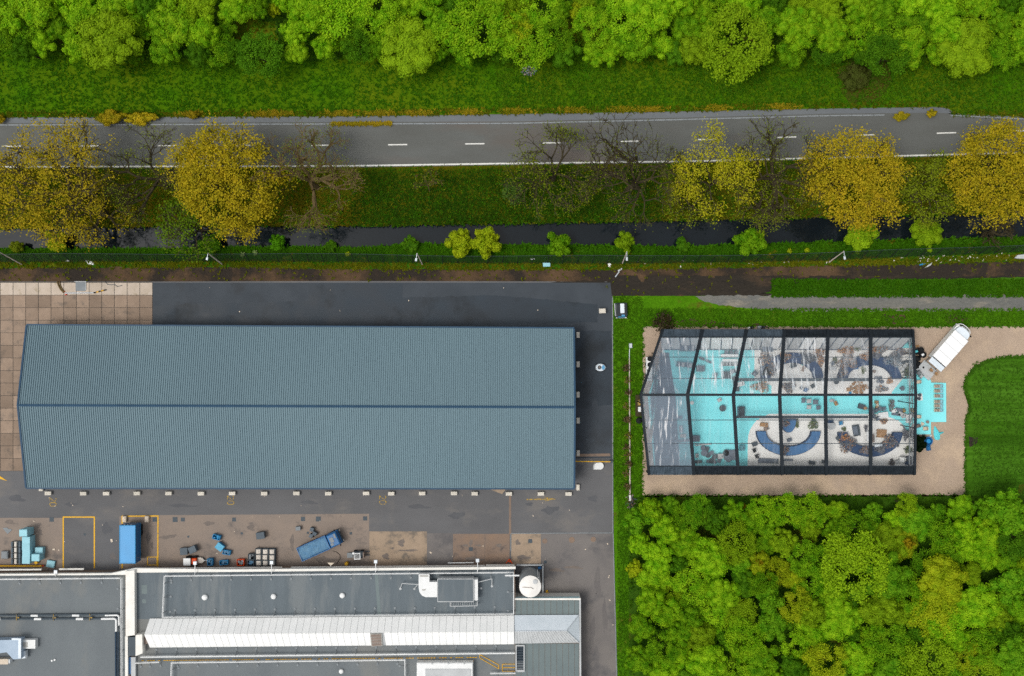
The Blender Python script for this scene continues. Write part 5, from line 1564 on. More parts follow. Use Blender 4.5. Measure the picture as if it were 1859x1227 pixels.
for i in range(7):
    wd = .5 if i not in (0, 6) else .36
    beam([tp(i, -2) + up, tp(i, -1) + up, tp(i, 0) + up], wd, .26, 'rafter')
    beam([tp(i, 0) + up, tp(i, 1) + up, tp(i, 2) + up], wd, .26, 'rafter')
    for v_ in (-2, 2):
        p = tp(i, v_)
        MB().obox((p.x - T0.x, p.y - T0.y + (.25 if v_ > 0 else -.25), 0.05), (.24, .24, p.z - .05)).build('post', m_tframe, tent)
for i in range(6):
    beam([tp(i, 0) + up * 1.3, tp(i + 1, 0) + up * 1.3], .36, .22, 'ridge_beam')
    for v_ in (-1, 1):
        beam([tp(i, v_) + up * .4, tp(i + 1, v_) + up * .4], .16, .14, 'eave_beam')
        for f in (.42, .72):
            if v_ > 0:
                f = 1 - (.36 if f < .5 else .68)
                f = {round(1 - .36, 2): .35, round(1 - .68, 2): .68}[round(f, 2)]
            else:
                f = 1 - f if f > .5 else .65
            a, c = tp(i, 0).lerp(tp(i, v_), f), tp(i + 1, 0).lerp(tp(i + 1, v_), f)
            beam([a - up * .4, c - up * .4], .11, .1, 'purlin', m_dgrey)
sidefoil = foil('side_foil', .08, .15, stretch=(3, .4, .4))
for i in range(6):                                  # side walls below the eaves
    for v_ in (-2, 2):
        a, c = tp(i, v_), tp(i + 1, v_)
        o_ = Vector((0, .12 if v_ > 0 else -.12, 0))
        g = [Vector((p.x, p.y, z)) + o_ for p, z in ((a, ZS), (c, ZS), (c, .06), (a, .06))]
        grid_panel(*g, 10, 2, 0, .0, 1).build('side_wall', sidefoil, tent, world=True)
wallfoil = foil('gable_foil', .04, .1, stretch=(.4, 3, .4))
for i in (0, 6):
    a, r_, c = tp(i, -2), tp(i, 0), tp(i, 2)
    e1, e2 = tp(i, -1), tp(i, 1)
    MB().quad(Vector((a.x, a.y, .06)), a, e1, r_, e2, c, Vector((c.x, c.y, .06))).build('gable_foil', wallfoil, tent, world=True)
    for k in range(1, 6):
        t = k / 6
        p = a.lerp(c, t)
        zt = min(e1.z + (r_.z - e1.z) * (1 - abs(2 * t - 1)) * 1.02, r_.z) - .1
        xx = p.x + (r_.x - p.x) * (1 - abs(2 * t - 1))
        MB().tube((xx - T0.x - (.25 if i else -.25), p.y - T0.y, .05), (xx - T0.x - (.25 if i else -.25), p.y - T0.y, zt), .08, n=6).build('gable_post', m_tframe, tent)
b = MB()                                            # lattice girder inside the right gable
zz = [W(1651 if k % 2 else 1656, 612 + k * 18, 3.0) for k in range(13)]
b.path(zz, .06, 5).path([W(1651, 612, 3.0), W(1651, 845, 3.0)], .07, 6).path([W(1656.5, 612, 3.0), W(1656.5, 845, 3.0)], .06, 6)
b.build('lattice_girder', m_mgrey, tent, world=True)
for y, x0, x1 in ((689.5, 1338, 1577), (757, 1336, 1576)):
    tr_ = MB()
    a, c = W(x0, y, 3.2), W(x1, y, 3.2)
    tr_.obox(((a.x + c.x) / 2 - T0.x, (a.y + c.y) / 2 - T0.y, 3.0), (c.x - a.x, .42, .2)).build('lighting_truss', m_dgrey, tent)
# raked window wall along the north side
gw = empty('window_wall', 'row of pale raked window panels with dark mullions along the north side of the tent', 'window wall', W(1425, 624))
G0 = gw.location
for i in range(6):
    for k in range(4):
        u0, u1 = k / 4 + .015, (k + 1) / 4 - .015
        a, c = tp(i, -1), tp(i + 1, -1)
        p, q = a.lerp(c, u0), a.lerp(c, u1)
        p, q = Vector((p.x, p.y - .1, 2.9)), Vector((q.x, q.y - .1, 2.9))
        lo = [Vector((p.x + .5 * (2.2 - i) * .6, p.y - 1.75, .5)), Vector((q.x + .5 * (2.2 - i) * .6, q.y - 1.75, .5))]
        bright = i < 2 or (i, k) in ((2, 0), (2, 3), (3, 3), (3, 2))  # white reflections on the windows put into the pane colour
        MB().quad(p - G0, lo[0] - G0, lo[1] - G0, q - G0).build('pane', m_wch if bright else m_lgrey, gw)
        MB().tube(q - G0 + Vector((.06, 0, .02)), lo[1] - G0 + Vector((.06, 0, .02)), .09, n=5).build('mullion', m_gcloth, gw)
a, c = tp(0, -1), tp(6, -1)
MB().tube(Vector((a.x + .7, a.y - 1.95, .5)) - G0, Vector((c.x - 1.2, c.y - 1.95, .5)) - G0, .08, n=6).build('sill', m_gcloth, gw)

# ---- floor
FLZ = .16
def floor(name, pts, z, m, label=None):
    return MB().prism([W(x, y)[:2] for x, y in pts], .06 if z < .2 else z - .02, z).build(name, m, tent, world=True)
floor('carpet', [(1213, 608), (1654, 608), (1657, 854), (1188, 854), (1176, 720)], FLZ, m_turq)
floor('floor_board', [(1369, 632), (1652, 632), (1652, 672), (1645, 680), (1636, 690), (1626, 702), (1618, 712), (1618, 716), (1500, 716), (1400, 716), (1400, 700), (1369, 686)], FLZ + .03, m_floor)
arc = [(1373 + 0, 763), (1367, 770), (1361, 780), (1358, 790), (1357, 800), (1356.5, 850)]
arc2 = [(1652, 850), (1651, 800), (1647, 784), (1640, 772), (1630, 763), (1614, 757), (1600, 753)]
floor('floor_board', [(1395, 751)] + arc + arc2 + [(1590, 751)], FLZ + .03, m_floor)
floor('floor_mat', [(1199, 640), (1214, 640), (1226, 720), (1234, 850), (1190, 850), (1180, 720)], FLZ + .02, m_gcloth)
for i in range(5):                                   # seams in the carpet
    x = 1262 + i * 24
    MB().tube(W(x, 726, FLZ), W(x - 3, 846, FLZ), .02, n=4).build('carpet_seam', m_turqd, tent, world=True)
deck1 = tag(MB().prism([W(x, y, .3)[:2] for x, y in ((1661.5, 672), (1671, 672), (1690, 690), (1690, 788.5), (1661.5, 788.5))], .07, .3).build('carpeted_deck', m_turq, world=True), 'turquoise carpeted deck along the east end of the tent', 'deck')
deck2 = tag(MB().prism([W(x, y, .3)[:2] for x, y in ((1690.3, 694.5), (1717.6, 695), (1718, 766), (1690.3, 766))], .07, .28).build('carpeted_deck', m_turq, world=True), 'turquoise deck with stacked folding chairs, jutting out to the right', 'deck')

# ---- furniture builders
FZI = FLZ + .03
def leaf_mesh(P, Nn, size, r, tilt=.6, asp=.65):
    n = len(P)
    Nn = Nn + r.normal(0, tilt, (n, 3))
    Nn /= np.linalg.norm(Nn, axis=1)[:, None] + 1e-9
    A = np.cross(Nn, r.normal(0, 1, (n, 3)))
    A /= np.linalg.norm(A, axis=1)[:, None] + 1e-9
    B = np.cross(Nn, A)
    s_ = (size * (0.6 + .8 * r.rand(n)))[:, None]
    V = np.stack([P - A * s_ * .5, P + B * s_ * .5 * asp, P + A * s_ * .5, P - B * s_ * .5 * asp], 1)
    return V.reshape(-1, 3)
def flowers(px, py, rx, ry, h, m1, m2, label, seed, n=260, name='dried_flowers', z=None, cat='flowers', leaf=.24):
    r = np.random.RandomState(seed)
    z = FZI if z is None else z
    w = W(px, py, h)
    t = empty(name, label, cat, (w.x, w.y, z))
    rx, ry = rx / S, ry / S
    for nm, m_, k, sz in (('dried_leaves', m1, n, leaf), ('blooms', m2, n // 2, leaf * .75)):
        a = r.rand(k) * 6.283
        q = np.sqrt(r.rand(k)) * (1 + .25 * np.sin(a * 3 + seed))
        P = np.stack([np.cos(a) * q * rx, np.sin(a) * q * ry, h * (.25 + .75 * r.rand(k)) * (1.1 - .5 * q)], 1)
        V = leaf_mesh(P, np.tile([0, 0, 1.0], (k, 1)), np.full(k, sz), r, .7)
        me = bpy.data.meshes.new(nm)
        me.from_pydata(V.tolist(), [], np.arange(k * 4).reshape(-1, 4).tolist())
        me.materials.append(m_)
        inst(nm, me, t)
    b = MB()
    for k in range(8):
        a, q = r.rand() * 6.28, r.rand()
        b.tube((math.cos(a) * q * rx * .3, math.sin(a) * q * ry * .3, 0), (math.cos(a) * q * rx * .9, math.sin(a) * q * ry * .9, h * .8), .02, n=4)
    b.build('stems', m_greyw, t)
    return t
def u_counter(px, py, a1, b1, a0, b0, flip, label, h=.8, mt=None):
    w = W(px, py, h)
    t = empty('curved_counter', label, 'counter', (w.x, w.y, FZI))
    f = 1 if flip else -1
    def ring(e, z0, z1, nm, m_):
        A1, B1, A0, B0 = (a1 + e) / S, (b1 + e) / S, (a0 - e) / S, (b0 - e) / S
        out = [(A1 * math.cos(k * math.pi / 28), f * B1 * math.sin(k * math.pi / 28)) for k in range(29)]
        inn = [(A0 * math.cos(k * math.pi / 28), f * B0 * math.sin(k * math.pi / 28)) for k in range(29)][::-1]
        b = MB()
        n = 29
        v = [(x, y, z) for z in (z0, z1) for x, y in out + inn[::-1]]
        fs = []
        for k in range(n - 1):
            fs += [(2 * n + k, 2 * n + k + 1, 3 * n + k + 1, 3 * n + k), (k, k + 1, 2 * n + k + 1, 2 * n + k), (n + k, 3 * n + k, 3 * n + k + 1, n + k + 1)]
        for k in (0, n - 1):
            fs.append((k, n + k, 3 * n + k, 2 * n + k))
        return b.add(v, fs).build(nm, m_, t)
    ring(0, h - .08, h, 'top', mt or m_sofa)
    ring(.9, 0, h - .08, 'skirt_cloth', m_sofad)
    return t
def table(px, py, sx, sy, rz, h, m, label, z=None, cat='table', name='table'):
    z = FZI if z is None else z
    w = W(px, py, h)
    t = empty(name, label, cat, (w.x, w.y, z), R(rz))
    sx, sy = sx / S, sy / S
    MB().obox((0, 0, h - .06), (sx, sy, .06), 0, .015).build('top', m, t)
    for x in (-1, 1):
        for y in (-1, 1):
            MB().tube((x * (sx / 2 - .08), y * (sy / 2 - .08), 0), (x * (sx / 2 - .08), y * (sy / 2 - .08), h - .06), .03, n=6).build('leg', m_dgrey, t)
    return t
def chair(px, py, rz, m, label, z=None, s_=1.0, frame=None):
    z = FZI if z is None else z
    w = W(px, py, .6)
    t = empty('chair', label, 'chair', (w.x, w.y, z), R(rz))
    s_ *= 1.15
    MB().obox((0, 0, .44 * s_), (.5 * s_, .5 * s_, .06), 0, .02).build('seat', m, t)
    MB().obox((0, .25 * s_, .5 * s_), (.5 * s_, .07, .45 * s_), 0, .02).build('backrest', m, t)
    for x in (-1, 1):
        for y in (-1, 1):
            MB().tube((x * .2 * s_, y * .2 * s_, 0), (x * .21 * s_, y * .21 * s_, .44 * s_), .03, n=5).build('leg', frame or m_dgrey, t)
        MB().tube((x * .26 * s_, -.2 * s_, .65 * s_), (x * .26 * s_, .25 * s_, .65 * s_), .03, n=5).build('armrest', frame or m_dgrey, t)
    return t
def box(px, py, sx, sy, rz, h, m, label, name='box', cat='box', z=None, m2=None):
    z = FZI if z is None else z
    w = W(px, py, h)
    t = empty(name, label, cat, (w.x, w.y, z), R(rz))
    sx, sy = sx / S, sy / S
    MB().obox((0, 0, 0), (sx * .96, sy * .96, h - .07), 0, 0).build('body', m, t)
    MB().obox((0, 0, h - .07), (sx, sy, .07), 0, .02).build('lid', m2 or m, t)
    MB().obox((sx * .25, 0, h), (.1, sy * .5, .03)).build('handle', m_dgrey, t)
    return t
def roundt(px, py, r_, h, m, label, z=None, name='round_stool', cat='stool', mt=None):
    z = FZI if z is None else z
    w = W(px, py, h)
    t = empty(name, label, cat, (w.x, w.y, z))
    r_ = r_ / S
    MB().lathe([(r_ * .9, h - .1), (r_, h - .07), (r_, h - .02), (r_ * .9, h), (.02, h)], n=18).build('top', m, t)
    MB().lathe([(r_ * .6, 0), (r_ * .6, .04), (.06, .08), (.06, h - .1)], n=12).build('pedestal', mt or m_dgrey, t)
    return t
def pots(px, py, rx, ry, n, m, label, seed, group):
    rr = random.Random(seed)
    done = []
    for k in range(n):
        for _ in range(30):
            a, q = rr.uniform(0, 6.28), math.sqrt(rr.random())
            x, y = px + math.cos(a) * q * rx, py + math.sin(a) * q * ry
            if all(math.hypot(x - u, y - v) > 3.6 for u, v in done):
                break
        done.append((x, y))
        w = W(x, y, .4)
        r_ = rr.uniform(.14, .24)
        h = rr.uniform(.25, .5)
        o = MB().lathe([(r_ * .7, 0), (r_, h * .8), (r_ * 1.1, h * .82), (r_ * 1.1, h), (r_ * .85, h), (r_ * .8, h * .7), (.02, h * .65)], n=12).build('plant_pot', m, None, (w.x, w.y, FZI))
        tag(o, label, 'plant pot', group)

# south half
u_counter(1431.3, 783, 57, 43, 41.5, 27.5, False, 'bare blue U-shaped counter in the southern middle of the tent')
u_counter(1580, 785, 57, 43, 42, 27, False, 'navy U-shaped counter under flowers in the south-east of the tent', mt=mat('navy_top', '#364d6e', '#2d4260', 1.5, rough=.85, spec=.1))
u_counter(1579, 688, 56, 43, 41, 26, True, 'navy arched counter in the north-east of the tent', mt=mat('navy_top', '#364d6e', '#2d4260', 1.5, rough=.85, spec=.1))
u_counter(1438, 686, 55, 45, 40, 28, True, 'navy arched counter under creased foil in the northern middle of the tent', mt=mat('navy_top', '#364d6e', '#2d4260', 1.5, rough=.85, spec=.1))
hb_ = empty('half_round_counter', 'small half-round blue counter inside the bare U-shaped counter', 'counter', W(1431.5, 761, .8) - Vector((0, 0, .6)))
pts = [(1.13 * math.cos(k * math.pi / 20), -2.05 * math.sin(k * math.pi / 20)) for k in range(21)]
MB().prism(pts, .72, .8).build('top', m_sofa, hb_)
MB().prism([(x * 1.05, y * 1.03) for x, y in pts], 0, .72).build('skirt_cloth', m_sofad, hb_)
flowers(1424, 816, 7, 8, 1.2, m_greyl, m_tan, 'grey dried bouquet lying on the bare U-shaped counter', 1, 150, z=.95)
flowers(1425, 768, 7, 7, 1.1, m_greyl, m_tan, 'tan dried bouquet on the half-round counter', 2, 130, z=.95)
flowers(1478, 771, 9, 9, 1.0, m_green2, m_bluegl, 'olive potted shrubs at the right tip of the bare counter', 3, 170, cat='plants', name='potted_shrubs')
flowers(1448, 770, 3, 8, .8, m_green2, m_greyl, 'narrow green plant right of the half-round counter', 4, 60, cat='plants', name='potted_plant')
box(1387, 771, 13, 7, -5, .6, m_wood2, 'pale wooden chest at the left tip of the bare counter')
box(1391, 778, 8, 6, 25, .5, m_greyw, 'grey wooden box just below the pale wooden chest')
box(1433, 798.5, 8, 6, 20, .45, m_gcloth, 'small grey box in the hollow of the bare counter')
box(1370, 806, 9, 7, 20, .6, m_dgrey, 'dark box outside the left curve of the bare counter')
chair(1369, 818, 25, m_black, 'black chair with white frame left of the bare counter, upper', frame=m_wch)
chair(1373.5, 828.5, 20, m_black, 'black chair with white frame left of the bare counter, lower', frame=m_wch)
table(1394, 836.5, 36, 8, -3, .5, m_gcloth, 'long grey bench by the south wall', cat='bench', name='bench')
table(1430, 834.8, 17, 3.5, 0, .45, m_gcloth, 'narrow slate bench by the south wall', cat='bench', name='bench')
box(1347.5, 813, 9, 10, 0, .8, mat('teal_box', '#6ea6b0', '#639aa5', 1.0), 'teal crate on the turquoise carpet beside the floor boards')
box(1346, 747, 11, 18, 0, 1.1, m_gcloth, 'tall grey flight case under the southern truss', name='flight_case', cat='case', m2=m_dgrey)
box(1474, 840, 10, 6, -10, .6, m_dgrey, 'dark grey sack-like box by the south wall')
box(1496, 838, 6, 6, 10, .6, m_dgrey, 'small dark box at the foot of the fifth rafter')
def chair_stack(px, py, sx, sy, n, rz, label, m, group):
    for k in range(n):
        w = W(px, py, .5 + .1 * k)
        t = empty('stacked_chair', label, 'chair', (w.x, w.y, FZI + k * .12), R(rz), group)
        MB().obox((0, 0, .42), (sx / S, sy / S, .05), 0, .02).build('seat', m, t)
        MB().obox((0, sy / S * .5, .47), (sx / S, .06, .4), 0, .02).build('backrest', m, t)
        if k == 0:
            for x in (-1, 1):
                for y in (-1, 1):
                    MB().tube((x * sx / S * .42, y * sy / S * .42, 0), (x * sx / S * .42, y * sy / S * .42, .42), .025, n=5).build('leg', m_dgrey, t)
chair_stack(1458, 727, 7, 8, 3, 0, 'grey stacked chair in the leftmost stack on the turquoise aisle', m_gcloth, 'left stack on the aisle')
chair_stack(1468, 728, 8, 7, 3, 5, 'pale stacked chair in the upper middle stack on the aisle', m_lgrey, 'upper middle stack on the aisle')
chair_stack(1468, 739, 8, 7, 3, 0, 'pale stacked chair in the lower middle stack on the aisle', m_lgrey, 'lower middle stack on the aisle')
chair_stack(1480, 730, 9, 8, 4, 0, 'dark stacked chair in the upper right stack on the aisle', m_gcloth, 'upper right stack on the aisle')
chair_stack(1485, 740, 7, 7, 4, 0, 'dark stacked chair in the lower right stack on the aisle', m_gcloth, 'lower right stack on the aisle')
box(1510.5, 727, 8, 5, 0, .5, m_lgrey, 'grey box on the aisle beside the fifth rafter')
box(1517.5, 732, 5, 8, 25, .5, m_wood2, 'tan carton on the aisle beside the grey box', name='carton', cat='carton')
roundt(1508.5, 773, 7, .9, m_lgrey, 'silver catering table left of the flower counter', name='round_table', cat='table')
box(1508, 765, 9, 6, 0, .9, m_sofad, 'navy crate behind the silver catering table')
chair(1526, 768, 10, m_bcrate, 'bright blue chair beside the small green plant', frame=m_dgrey)
flowers(1532.8, 778.5, 3.5, 3.5, .6, m_green2, m_green2, 'small green round plant between blue chair and dark sofa', 5, 60, cat='plant', name='potted_plant')
sf = empty('sofa', 'dark grey sofa standing askew inside the flower counter', 'sofa', W(1554.5, 781.5, .7) - Vector((0, 0, .5)), R(10))
MB().obox((0, 0, 0), (.85, 1.7, .42), 0, .06).build('seat', m_gcloth, sf)
MB().obox((.38, 0, .42), (.2, 1.7, .4), 0, .06).build('backrest', m_dgrey, sf)
for s_ in (-1, 1):
    MB().obox((-.05, s_ * .78, .42), (.75, .16, .2), 0, .05).build('armrest', m_dgrey, sf)
pl = empty('pallet_stack', 'wooden pallets with slats inside the right flower counter', 'pallets', W(1600.5, 787, .5) - Vector((0, 0, .3)), R(-3))
for k in range(3):
    MB().obox((0, .52 - k * .52, 0), (1.5, .14, .3)).build('bearer', m_greyw, pl)
for k in range(6):
    MB().obox((0, .56 - k * .22, .3), (1.55, .17, .06), 0, .01).build('slat', m_wood2, pl)
box(1584, 795.5, 6, 14, 0, .7, m_greyw, 'narrow wooden stand left of the pallets', name='stand', cat='stand')
table(1574.5, 792, 4, 17, 0, .8, m_wch, 'narrow white table against the sixth rafter')
flowers(1573.5, 777, 3, 6, 1.0, m_greyl, m_greyl, 'slim dark plant beside the sixth rafter', 6, 50, cat='plant', name='potted_plant')
flowers(1540, 806, 16, 15, 1.6, m_greyl, m_tan, 'big tan and grey dried bouquet on the left of the flower counter', 7, 420)
flowers(1536, 794, 9, 7, 1.7, m_tan, leafmat('orange_bloom', '#d08a3a', '#c96f35', .1, .1), 'orange topped dried bouquet above the big tan bouquet', 8, 140)
flowers(1619, 804, 15, 12, 1.6, m_greyl, m_tan, 'big dried bouquet on the right of the flower counter', 9, 380)
flowers(1570, 817, 9, 7, 1.2, m_greyl, m_tan, 'grey dried bouquet on the bottom of the flower counter', 10, 180, z=.95)
flowers(1597, 816, 9, 6, 1.2, m_greyl, m_greyl, 'dark dried bouquet on the bottom right of the flower counter', 11, 150, z=.95)
roundt(1521, 795.5, 4, .7, m_dgrey, 'dark round stool at the left tip of the flower counter')
box(1594.5, 809, 14, 5, 0, .85, m_wbl, 'pale turquoise tray on the flower counter', name='tray', cat='tray')
table(1602.8, 753, 18, 9.5, 8, .8, m_wch, 'white table standing askew near the sixth rafter')
for i, (x, y, rz) in enumerate(((1583, 748, 10), (1590, 745, 40), (1597, 742, -20), (1586, 756, 80), (1604, 742, 15), (1579, 742, -50), (1593, 760, 30))):
    chair(x, y, rz, m_gcloth, 'grey chair in the heap around the white table, %s from the left' % ORD[[1, 3, 5, 2, 6, 0, 4][i]])
flowers(1606, 765, 6, 5, .9, m_tan, m_greyl, 'brown dried branches below the white table', 12, 90)
flowers(1620, 735, 5, 11, 1.1, m_greyl, m_green2, 'long dark planter with grey green leaves on the aisle', 13, 140, name='planter', cat='planter')
for i, (x, y, sx, sy, rz, m_) in enumerate(((1564, 738, 12, 9, -15, m_dgrey), (1570.5, 741, 6, 5, 5, m_wood2), (1592, 730, 5, 5, 0, m_wood2), (1593, 735, 4, 5, 10, m_beige), (1592, 740, 4, 5, 0, m_wood2), (1623, 746, 8, 6, 30, m_wch), (1632, 744, 12, 6, -10, m_gcloth), (1641, 745, 5, 6, 30, m_yelold), (1636, 752, 12, 7, -25, m_lgrey), (1641, 755, 10, 5, 35, m_lgrey), (1648, 760, 6, 15, 3, m_wch), (1627, 752, 14, 5, -8, m_gcloth))):
    box(x, y, sx, sy, rz, .5 + .1 * (i % 3), m_, ['dark slate bundle on the aisle left of the sixth rafter', 'tan carton beside the dark slate bundle', 'topmost of three small wooden cartons on the aisle', 'middle one of three small cartons on the aisle', 'lowest of three small wooden cartons on the aisle', 'white carton at the left of the aisle clutter', 'dark panel at the top of the aisle clutter', 'ochre box in the aisle clutter', 'pale grey panel in the middle of the aisle clutter', 'grey case turned askew near the east gable', 'white upright panel by the east gable', 'dark panel at the bottom of the aisle clutter'][i], name='carton' if i in (1, 2, 3, 4, 5) else 'case', cat='carton' if i in (1, 2, 3, 4, 5) else 'case')
flowers(1646, 789, 5, 12, 1.3, m_greyl, m_greyl, 'tall grey dry shrub beside the east gable', 14, 150, cat='plant', name='dry_shrub')
flowers(1649, 817, 4.5, 6, .7, m_green2, m_green2, 'square green planter by the east gable', 15, 90, cat='planter', name='planter')
chair(1636, 834, -10, m_wch, 'white lounge chair in the south-east corner', s_=1.3, frame=m_wch)
chair(1629, 838, 20, m_lgrey, 'pale chair left of the white lounge chair', frame=m_wch)
box(1650, 833, 7, 10, 20, .7, m_dgrey, 'dark bag in the south-east corner', name='bag', cat='bag')
box(1648, 841, 8, 6, -10, .6, m_sofad, 'navy bag in the south-east corner', name='bag', cat='bag')
flowers(1621.5, 840.5, 5, 5, 1.2, leafmat('dark_dry_leaf', '#4b403a', '#3d3531', .1, .1), m_greyl, 'dark brown dry bush by the south wall', 16, 90, cat='plant', name='dry_shrub')
# north half
flowers(1541, 636, 14, 9, 1.5, m_tan, m_greyl, 'tan dried bouquet with wood slices in the north-east, left', 17, 260)
flowers(1556, 631, 12, 5, .9, m_green2, m_greyl, 'green planter row by the north windows', 18, 130, cat='planter', name='planter')
flowers(1604, 631, 13, 9, 1.5, m_bluegl, m_tan, 'dusty blue bouquet by the north windows', 19, 260)
flowers(1586, 634, 9, 8, 1.4, m_tan, m_greyl, 'tan bouquet beside the sixth rafter in the north', 20, 180)
flowers(1637, 639, 10, 8, 1.2, m_greyl, m_tan, 'grey and tan bouquet in the north-east corner', 21, 190)
flowers(1540, 656, 17, 13, 1.6, m_greyl, m_tan, 'big bouquet on the left shoulder of the north-east arch', 22, 420, z=.6)
flowers(1624, 653, 16, 13, 1.6, m_bluegl, m_greyl, 'pale blue bouquet on the right shoulder of the north-east arch', 23, 420, z=.6)
flowers(1571, 647, 8, 6, 1.4, m_tan, m_greyl, 'tan bouquet on the crown of the north-east arch', 24, 150, z=.7)
flowers(1591, 646, 9, 5, 1.2, m_greyl, m_greyl, 'dark bouquet on the crown of the north-east arch', 25, 130, z=.7)
chair(1554, 667, 10, m_sofa, 'blue chair inside the north-east arch')
flowers(1569, 672, 4, 6, .8, m_green2, m_green2, 'green plant inside the north-east arch', 26, 80, cat='plant', name='potted_plant')
roundt(1587, 674, 3, .5, m_greyw, 'small brown stool inside the north-east arch')
pots(1559, 703, 17, 10, 22, m_wood2, 'tan plant pot in the cluster on the north-east floor', 5, 'tan plant pots')
box(1541, 707, 7, 6, 0, .4, m_wood2, 'tan carton beside the cluster of plant pots', name='carton', cat='carton')
roundt(1543, 713, 2.5, .5, m_bcrate, 'small blue stool below the plant pots')
flowers(1602, 706, 11, 6, .9, m_bluegl, m_tan, 'low blue green plants on the north-east floor', 27, 160, cat='plants', name='potted_plants')
roundt(1637.5, 705, 4.2, .7, m_gcloth, 'dark round table on the edge of the white floor', name='round_table', cat='table')
flowers(1617, 691, 5, 6, .9, m_tan, m_tan, 'tan dried grass between pots and gable', 28, 80)
roundt(1622, 689, 3.4, .5, m_floor, 'cream round pouf between pots and gable')
flowers(1649, 676, 6, 9, 1.4, leafmat('dull_green_leaf', '#5a665c', '#4c584f', .1, .1), m_green2, 'dull green bush by the east gable', 29, 150, cat='plant', name='potted_shrub')
for i, (x, y) in enumerate(((1640, 658), (1646, 656), (1642, 664), (1638, 670))):
    roundt(x, y, 3.0, .7, [m_dgrey, m_dgrey, m_lgrey, m_lgrey][i], '%s stool by the east gable, %s' % (['dark', 'dark', 'silver', 'silver'][i], ['left', 'right', 'upper', 'lower'][i]))
for i, (x, y) in enumerate(((1591, 686), (1598, 686), (1595, 692), (1601, 693))):
    box(x, y, 6, 5, 15 * i, .5, m_gcloth, 'small grey case on the north-east floor, %s' % ['upper left', 'upper right', 'lower left', 'lower right'][i], name='case', cat='case')
roundt(1518, 693, 4.6, .8, m_dgrey, 'dark round table under the northern truss', name='round_table', cat='table')
chair(1511, 660, 30, m_gcloth, 'grey chair beside the fifth rafter in the north')
table(1511.5, 669, 12, 6, 0, .7, m_lgrey, 'small silver table below the grey chair in the north')
flowers(1517, 653, 4, 6, .7, m_green2, m_greyl, 'narrow green plant beside the fifth rafter', 30, 60, cat='plant', name='potted_plant')
flowers(1490, 640, 9, 8, 1.2, m_tan, m_greyl, 'tan bouquet left of the fifth rafter by the north windows', 31, 160)
flowers(1492, 655, 6, 10, 1.2, m_tan, m_greyl, 'tan bouquet left of the fifth rafter in the north', 32, 130)
flowers(1468, 650, 14, 11, 1.6, m_greyl, m_bluegl, 'grey bouquet on the northern middle arch', 33, 320, z=.6)
roundt(1457.7, 658.5, 4.6, .7, m_turq, 'turquoise round table in the northern middle arch', name='round_table', cat='table')
table(1458, 669, 5, 11, -20, .5, m_greyw, 'narrow wooden bench below the turquoise round table', cat='bench', name='bench')
chair(1443, 663, 15, m_dgrey, 'dark chair inside the northern middle arch, right')
chair(1437.5, 665, 60, m_dgrey, 'dark chair inside the northern middle arch, left')
table(1389.5, 673, 20, 17, 0, .8, m_gcloth, 'large grey covered table in the north')
flowers(1404, 668, 9, 12, 1.5, m_greyl, m_tan, 'grey bouquet on the left leg of the northern middle arch', 44, 200, z=.6)
flowers(1426, 648, 9, 8, 1.4, m_tan, m_greyl, 'tan bouquet on the crown of the northern middle arch', 45, 160, z=.6)
flowers(1530, 676, 8, 9, 1.3, m_greyl, m_tan, 'grey bouquet on the left leg of the north-east arch', 46, 150, z=.7)
flowers(1393, 651, 15, 12, 1.5, m_greyl, m_tan, 'big brown and blue bouquet above the grey covered table', 34, 340)
for i, x in enumerate((1388, 1398)):
    box(x, 634, 9, 9, 0, .9, m_mgrey, 'grey display screen by the north windows, %s' % ['left', 'right'][i], name='screen', cat='screen', m2=m_gcloth)
flowers(1415, 631, 5, 5, .8, m_floor, m_lgrey, 'white wrapped plant by the north windows', 35, 60, cat='plant', name='potted_plant')
box(1410, 662, 8, 16, 0, .6, m_sofad, 'navy bench beside the fourth rafter', name='bench', cat='bench')
chair(1369, 678, -40, m_gcloth, 'grey lounge chair on the carpet edge in the north', s_=1.2)
flowers(1383, 702, 16, 10, 1.2, m_tan, m_greyl, 'wide brown bouquet heap below the northern truss', 36, 300)
flowers(1434, 703, 12, 10, 1.2, m_greyl, m_tan, 'grey bouquet heap right of the fourth rafter', 37, 240)
chair(1475, 701, 35, m_dgrey, 'dark chair standing alone below the northern truss')
chair(1462, 708, -25, m_sofa, 'blue chair beside the ridge beam')
roundt(1454.5, 704, 3, .6, m_gcloth, 'small grey stool beside the blue chair at the ridge')
box(1344, 697, 14, 8, 15, .8, m_wch, 'white machine on a stand beside the third rafter', name='machine', cat='machine')
box(1338, 706, 7, 9, 0, .8, m_dgrey, 'dark case beside the third rafter')
# west bays
def rack(px, py, sx, sy, rz, label):
    w = W(px, py, 1.2)
    t = empty('steel_rack', label, 'rack', (w.x, w.y, FLZ), R(rz))
    sx, sy = sx / S, sy / S
    for x in (-1, 1):
        for y in (-1, 1):
            MB().obox((x * (sx / 2 - .04), y * (sy / 2 - .04), 0), (.07, .07, 1.2)).build('post', m_mgrey, t)
    for z in (.3, .75, 1.12):
        b = MB()
        for k in range(9):
            b.obox((0, -sy / 2 + .06 + k * (sy - .12) / 8, z), (sx, .05, .04))
        b.build('shelf', m_mgrey, t)
    for k in range(4):
        MB().obox((-sx * .36 + k * sx * .24, 0, 1.16), (sx * .18, sy * .7, .2), 0, .03).build('load', [m_gcloth, m_lgrey][k % 2], t)
rack(1248, 632, 26, 12, 0, 'steel rack in the creased north-west bay, upper')
rack(1243, 662, 28, 10, -6, 'steel rack in the creased north-west bay, lower')
box(1272, 669, 14, 11, 0, .9, m_gcloth, 'grey flight case beside the second rafter', name='flight_case', cat='case')
